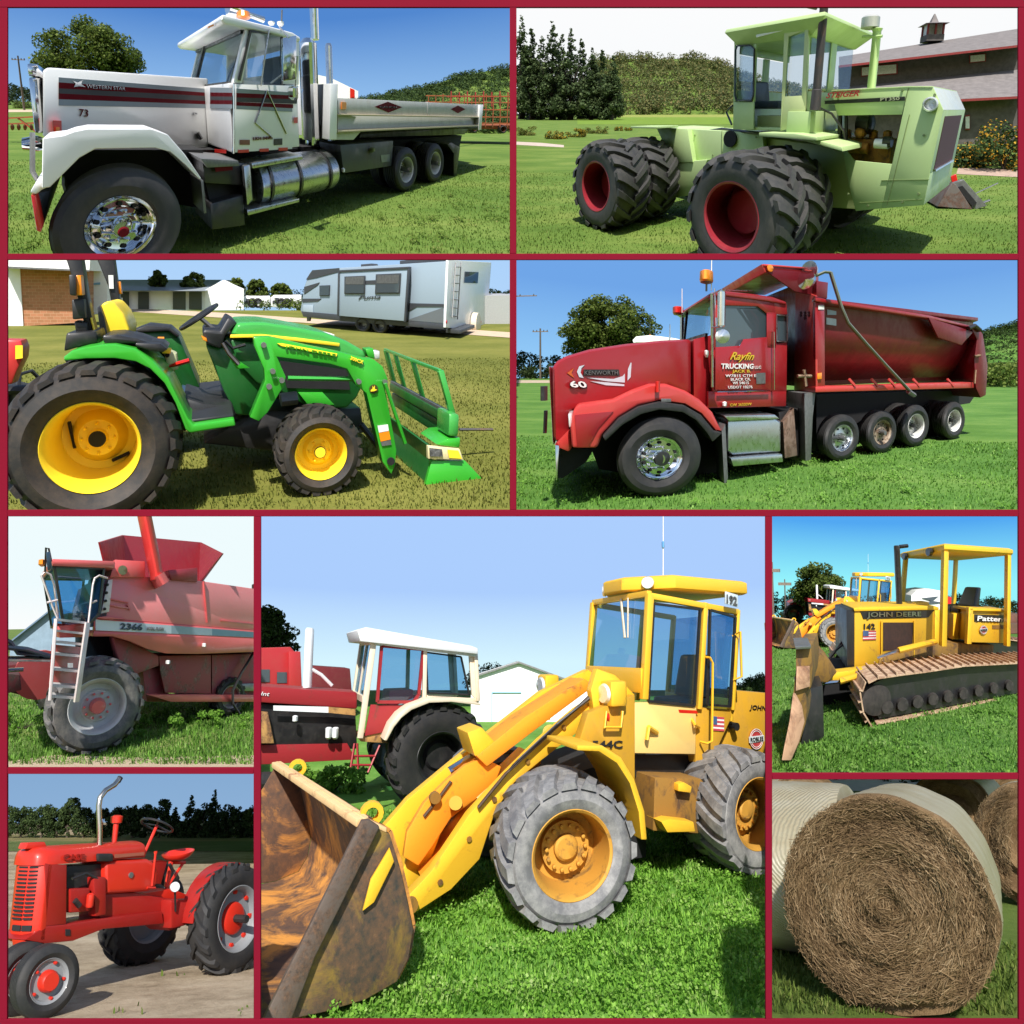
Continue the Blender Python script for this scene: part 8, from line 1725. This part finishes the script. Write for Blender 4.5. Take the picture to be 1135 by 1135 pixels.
    T.slab([(117.5, 956), (130, 953), (163.5, 951.5), (172, 956), (176.5, 968), (175, 981), (166, 988), (118, 991)], yc + .0, Wn, 'fuel_tank', rd, .05, seg=3); MB().disc(T.at(145, 970, yc - .005), .03, (0, 1, 0), .02, 14).build('tank_boss', steel, T)
    T.slab([(110, 990), (150, 989), (189, 996), (217, 996), (221, 1019), (206, 1026), (189, 1032), (174, 1021), (140, 1022), (111, 1021)], yc + .06, .34, 'transmission', dk, .03); T.slab([(190, 997), (219, 996), (222, 1018), (206, 1026), (190, 1030)], yc - .1, .2, 'axle_trumpet', dk, .04); T.slab([(148, 992), (190, 985), (214, 994), (214, 997), (150, 997)], yc + .1, .3, 'platform', rd, .01)
    # exhaust, cleaner, coil
    T.tube([T.at(110.5, 950, yc + .1), T.at(110.5, 920, yc + .1), T.at(109.5, 893, yc + .1), T.at(111, 884, yc + .1), T.at(117, 876, yc + .1), T.at(127, 870, yc + .1), T.at(132.5, 863, yc + .1)], .029, 'exhaust_pipe', chrome('pipe_chrome', (.6, .55, .48), .18), 14); T.tube([T.at(130.5, 866.5, yc + .1), T.at(133.5, 861.5, yc + .1)], .031, 'exhaust_tip', black)
    pc = T.upright(124.5, yc + .2, [950, 913, 912, 905, 903.5], [.03, .03, .06, .066, .03], 'air_cleaner', rd, 18); T.slab([(109, 946), (126, 946), (126, 955), (109, 955)], yc - .03, .06, 'heat_shield', black, .02)
    T.decal([(127, 947), (160, 944.5), (160, 948), (127, 951)], yc - .004, paint('stripe_brown', (.3, .08, .05)), 'hood_stripe', hd)
    # steering wheel, levers, seat
    c0 = T.at(174, 915, yc + .22); ax = (T.at(174, 915, yc + .22) - T.at(162, 943, yc + .22)).normalized(); e1 = Vector((0, 1, 0)); e2 = ax.cross(e1).normalized(); m = MB(); ring = [c0 + (e1 * math.cos(k * math.pi / 12) + e2 * math.sin(k * math.pi / 12)) * .19 for k in range(25)]; m.tube(ring, .013, 8)
    for k in (1, 9, 17): m.tube([c0, ring[k]], .01, 6)
    sw = m.build('steering_wheel', black, T); T.tube([T.at(160, 946, yc + .22), c0], .018, 'steering_rod', rd, parent=sw)
    T.tubes([([T.at(168.5, 982, yc), T.at(172.5, 945, yc)], .013), ([T.at(172.5, 946, yc), T.at(172.5, 943.5, yc)], .02), ([T.at(172, 984, yc), T.at(163, 984, yc)], .012)], 'lever', rd)
    sc = T.at(197, 949, yc + .2); m = MB(); rings = []
    for f, dz in ((.05, -.045), (.45, -.04), (.8, -.012), (1, .03), (1.03, .045), (.98, .045), (.78, .0), (.4, -.025), (.05, -.03)):
        rings.append([Vector((sc.x + math.cos(a) * .175 * f, sc.y + math.sin(a) * .19 * f, sc.z + dz + (.035 * math.cos(a) * f if f > .5 else 0))) for a in [k * math.pi / 12 for k in range(24)]])
    m.loft(rings); st = m.build('seat', rd, T, smooth=60); T.tubes([([T.at(190, 955, yc + .2), T.at(184, 983, yc + .2)], .025), ([T.at(204, 955, yc + .2), T.at(184, 985, yc + .2)], .018), ([T.at(188, 956, yc + .2), T.at(205, 956, yc + .2)], .02)], 'seat_spring', rd, parent=st); T.tube([T.at(188, 958, yc + .12), T.at(192, 966, yc + .12)], .02, 'seat_damper', black, parent=st)
    lp = MB().lathe([(.05, .001), (.03, .045), (-.02, .055), (-.03, .05), (-.03, .001)], T.at(193.4, 983, .25), (.5, 1, 0), 18, True).build('work_lamp', lampglass, T); T.tube([T.at(194, 988, .26), T.at(194.5, 1010, .3)], .012, 'lamp_post', black, parent=lp)
    # fenders
    for y_, dy in ((.36, .02), (1.42, .02)):
        m = MB(); pts = []; rr = Rr * 1.06
        for k in range(12):
            a = R(75 + k * 9.5); pts.append(Vector((xr + math.cos(a) * rr, y_, Rr + math.sin(a) * rr)))
        inn = [Vector((xr + (p.x - xr) * .55, y_, Rr + (p.z - Rr) * .55)) for p in pts]
        m.slab(pts + inn[::-1], (0, dy, 0)); m.slab(pts + [p + (Vector((xr, p.y, Rr)) - p).normalized() * .02 for p in pts[::-1]], (0, -.2 if y_ < 1 else .2, 0)); m.build('fender', dk, T, bevel=.004)
    # ---------------- fields and trees behind
    for nm, a, b, c_ in (('field', 925.5, 933, [(.3, (.1, .12, .04)), (.6, (.26, .22, .1))]), ('field', 933, 944, [(.3, (.06, .1, .03)), (.6, (.14, .17, .06))])): patch(G, soil('field_%d' % a, c_), nm, [G.on(x, y, z=0) for x, y in ((-10, b), (300, b), (300, a), (-10, a))], .02)
    dr = foliage('tree_shade', [(.012, .022, .008), (.022, .04, .012), (.04, .065, .016), (.07, .1, .03)], .2)
    tops = [(2, 888, 18), (22, 891, 18), (45, 889, 16), (62, 892, 15), (74, 881, 11), (92, 891, 14), (112, 893, 14), (130, 892, 12), (146, 886, 12), (160, 889, 11), (176, 884, 12), (192, 895, 10), (208, 882, 10), (224, 890, 13), (234, 876, 9), (250, 889, 13), (266, 892, 13), (282, 892, 14)]
    nth = ['first', 'second', 'third', 'fourth', 'fifth', 'sixth', 'seventh', 'eighth', 'ninth', 'tenth', 'eleventh', 'twelfth', 'thirteenth', 'fourteenth', 'fifteenth', 'sixteenth', 'seventeenth', 'eighteenth']
    for i, (x, t, hw) in enumerate(tops):
        scenery_tree(G, x, 929, t, hw + 4, None, dr, 'dark %s tree, %s from the left in the row beyond the fields' % ('pointed' if hw < 12 else 'rounded', nth[i]), group='trees beyond the bare field', seed=200 + i, n=3600, leaf=1.7, clumps=50, base=-.06, kind='pine' if hw < 11 else 'round')
bay_row_tractor()

# ================================================================== bay 9: net wrapped round bales
def bay_bales():
    G = bay((852, 860, 1133, 1134), 993, 830, 1.83, 0.7, 2.0, .2)
    sky_sheet(G, skymat('sky_grey', (.6, .65, .7), (.6, .65, .7), 0, 9), 60, -8, 20)
    dg = soil('lawn_shade', [(.3, (.05, .09, .014)), (.5, (.1, .15, .025)), (.7, (.17, .2, .05))])
    terrain(G, dg, 'ground', (2.6, 58), (-.55, .55), None)
    gs = foliage('grass_shade', [(.05, .1, .014), (.1, .16, .025), (.15, .21, .04), (.24, .25, .08)], .4)
    grass(G, gs, 'green grass around the round hay bales', 22000, (2.7, 6), .07, 83, .004, xr=(-.42, .42), lean=.7)
    patch(G, plain('gravel', (.36, .33, .33), .95, 0, .25, 2), 'gravel', [G.on(x, y, z=0) for x, y in ((840, 884), (925, 876), (1140, 884), (1140, 866), (940, 862), (900, 866), (840, 879))], .01)
    hay = soil('hay', [(.3, (.07, .04, .018)), (.45, (.17, .105, .05)), (.58, (.28, .185, .095)), (.72, (.42, .31, .19))], 1.5, 14, .9, .9)
    net, n, l, b = nodes_of('net_wrap'); tc = n.new('ShaderNodeTexCoord'); mp = n.new('ShaderNodeMapping'); l.new(tc.outputs['Object'], mp.inputs[0]); mp.inputs['Scale'].default_value = (1, 1, 1)
    f = noise(n, l, 3, 6, .7); f2 = noise(n, l, 30, 4, .7)
    c1 = ramp(n, l, f, [(.3, (.2, .145, .08)), (.5, (.27, .22, .15)), (.75, (.36, .34, .29))]); l.new(mixc(n, l, f2, c1, (.27, .26, .17)), b.inputs[0]); b.inputs['Roughness'].default_value = .45; wv = n.new('ShaderNodeTexWave'); wv.wave_type = 'BANDS'; wv.bands_direction = 'DIAGONAL'; wv.inputs['Scale'].default_value = 14; wv.inputs['Distortion'].default_value = 2.5; l.new(mp.outputs[0], wv.inputs[0]); bump(n, l, b, wv.outputs['Fac'], .35, .012)
    straw = foliage('straw', [(.05, .03, .013), (.12, .075, .035), (.21, .14, .07), (.36, .27, .16)], .15)
    def bale(p, yaw, Rb, L, label, seed, strands=6000, squash=.97):
        rng = np.random.default_rng(seed); fr = G.sub(p, yaw); T = Thing(fr, 'hay_bale', label, 'hay bale', 'round hay bales')
        m = MB(); prof = [(0.03, .001)] + [(.03 - .05 * (k / 12) ** 2 * (1 if k < 11 else .2), Rb * k / 12) for k in range(1, 12)] + [(.02, Rb * .985), (.06, Rb)]
        m.lathe(prof, (0, 0, Rb * squash), (0, 1, 0), 72); r2 = np.random.default_rng(seed + 5)
        ph = r2.random(6) * 6.28
        def wob(v):
            a = math.atan2(v[2] - Rb * squash, v[0]); r = math.hypot(v[0], v[2] - Rb * squash); k = 1 + .012 * math.sin(3 * a + ph[0]) + .01 * math.sin(7 * a + ph[1]) + .006 * math.sin(13 * a + ph[2]); k *= 1 + .008 * math.sin(r * 40 + ph[3] + a)
            dy = .02 * math.sin(r * 22 + a * 1.0 + ph[4]) + .012 * math.sin(r * 55 + ph[5]) if r < Rb * .95 else 0
            z = Rb * squash + math.sin(a) * r * k
            return (math.cos(a) * r * k, v[1] + dy, max(.005, z * 1.0))
        m.v = [wob(v) for v in m.v]; m.build('end_face', hay, T, smooth=60)
        s = MB(); s.lathe([(.06, Rb * .995), (.1, Rb * 1.008)] + [(.1 + (L - .2) * k / 10, Rb * (1.008 + .004 * math.sin(k * 2.2))) for k in range(1, 11)] + [(L - .04, Rb * .99), (L, Rb * .9), (L, .001)], (0, 0, Rb * squash), (0, 1, 0), 72)
        s.v = [wob(v) for v in s.v]; s.build('net_wrap', net, T, smooth=60)
        a = rng.random(strands) * 6.283; r = Rb * .985 * rng.random(strands) ** .55; ln = .03 + .08 * rng.random(strands); wd = .0011 + .0011 * rng.random(strands)
        C = np.stack([np.cos(a) * r, .0 - .03 * rng.random(strands) - .012 + .02 * np.sin(r * 22 + a + ph[4]), Rb * squash + np.sin(a) * r], 1); ta = a + 1.5708 + rng.normal(size=strands) * .45
        D = np.stack([np.cos(ta), rng.normal(size=strands) * .12, np.sin(ta)], 1) * ln[:, None] * .5; S = np.stack([-np.sin(ta), rng.normal(size=strands) * .4, np.cos(ta)], 1) * wd[:, None]
        keep = (C[:, 2] > .04); C, D, S = C[keep], D[keep], S[keep]
        for nrm, dd in fr.local_planes():
            k = (C @ nrm + dd) > np.linalg.norm(nrm) * .12; C, D, S = C[k], D[k], S[k]
        if len(C):
            B = D * .35 + np.array([0, -.008, 0]); Vv = np.stack([C - D - S, C - D + S, C + B * 0 + D + S, C + D - S], 1).reshape(-1, 3) @ fr.A.T
            o = rawmesh(Vv, 4, len(C), 'straw', straw); o.parent = T.o; o['kind'] = 'stuff'
        return T
    c = G.on(1000, 1128, z=0)
    Rb = .755
    bale(Vector((c.x - .06, c.y, 0)), R(-9), Rb, 1.45, 'nearest hay bale with its coiled brown end facing out', 1, 26000)
    d = G.on(875, 1052, z=0); bale(Vector((d.x - .75, d.y + .25, 0)), R(-97), .75, 1.4, 'net wrapped bale at the left edge behind the nearest bale', 2, 5000)
    e = G.on(1118, 1010, z=0); bale(Vector((e.x + .42, e.y + .1, 0)), R(-24), .75, 1.4, 'bale at the right edge whose brown end shows beside the nearest bale', 3, 8000)
    f_ = G.on(1060, 960, z=0); bale(Vector((f_.x, f_.y + .2, 0)), R(-20), .75, 1.4, 'bale directly behind the nearest bale with only its wrapped top showing', 4, 1500); g = G.on(905, 985, z=0); bale(Vector((g.x - .1, g.y + .3, 0)), R(40), .75, 1.4, 'tan bale farther back between the left bale and the nearest bale', 5, 1500)
    h = G.on(1125, 935, z=0); bale(Vector((h.x + .3, h.y + .8, 0)), R(-20), .76, 1.4, 'farthest bale at the upper right with a pale wrapped top', 6, 1200)
    skyline_woods(G, [(840, 868), (860, 865), (930, 862), (1000, 861), (1140, 862)], 868, None, 130, leafC, 'treeline', 'dark leaf mass put in as tree shade beyond the gravel', 88, 4, 50, 2.0)  # dark crowns stand in for the tree shadow on the ground
bay_bales()

# ------------------------------------------------------------------ the crimson lattice with nine openings
def lattice():
    D = 2.4
    q = lambda px, py, d=D: Vector(((px - PX) / FOC * d, d, (PY - py) / FOC * d))
    T = Thing(WORLD, 'display_frame', 'crimson lattice frame with nine openings standing before the parked machines', 'frame')
    def rail(x0, y0, x1, y1, name):
        m = MB(); m.slab([q(x0, y1), q(x1, y1), q(x1, y0), q(x0, y0)], (0, .007, 0)); m.build(name, crimson, T, bevel=.001, seg=1)
    rail(-3, -3, 1138, 8, 'rail'); rail(-3, 1130, 1138, 1138, 'rail')
    rail(-3, 8, 8, 1130, 'stile'); rail(1129, 8, 1138, 1130, 'stile')
    rail(8, 281, 1129, 288, 'rail'); rail(8, 565, 1129, 572.5, 'rail')
    rail(565, 8, 572.5, 281, 'stile'); rail(565, 288, 572.5, 565, 'stile')
    rail(281, 572.5, 289, 1130, 'stile'); rail(848.5, 572.5, 856, 1130, 'stile')
    rail(8, 851, 281, 858, 'rail'); rail(856, 857, 1129, 864, 'rail')
lattice()
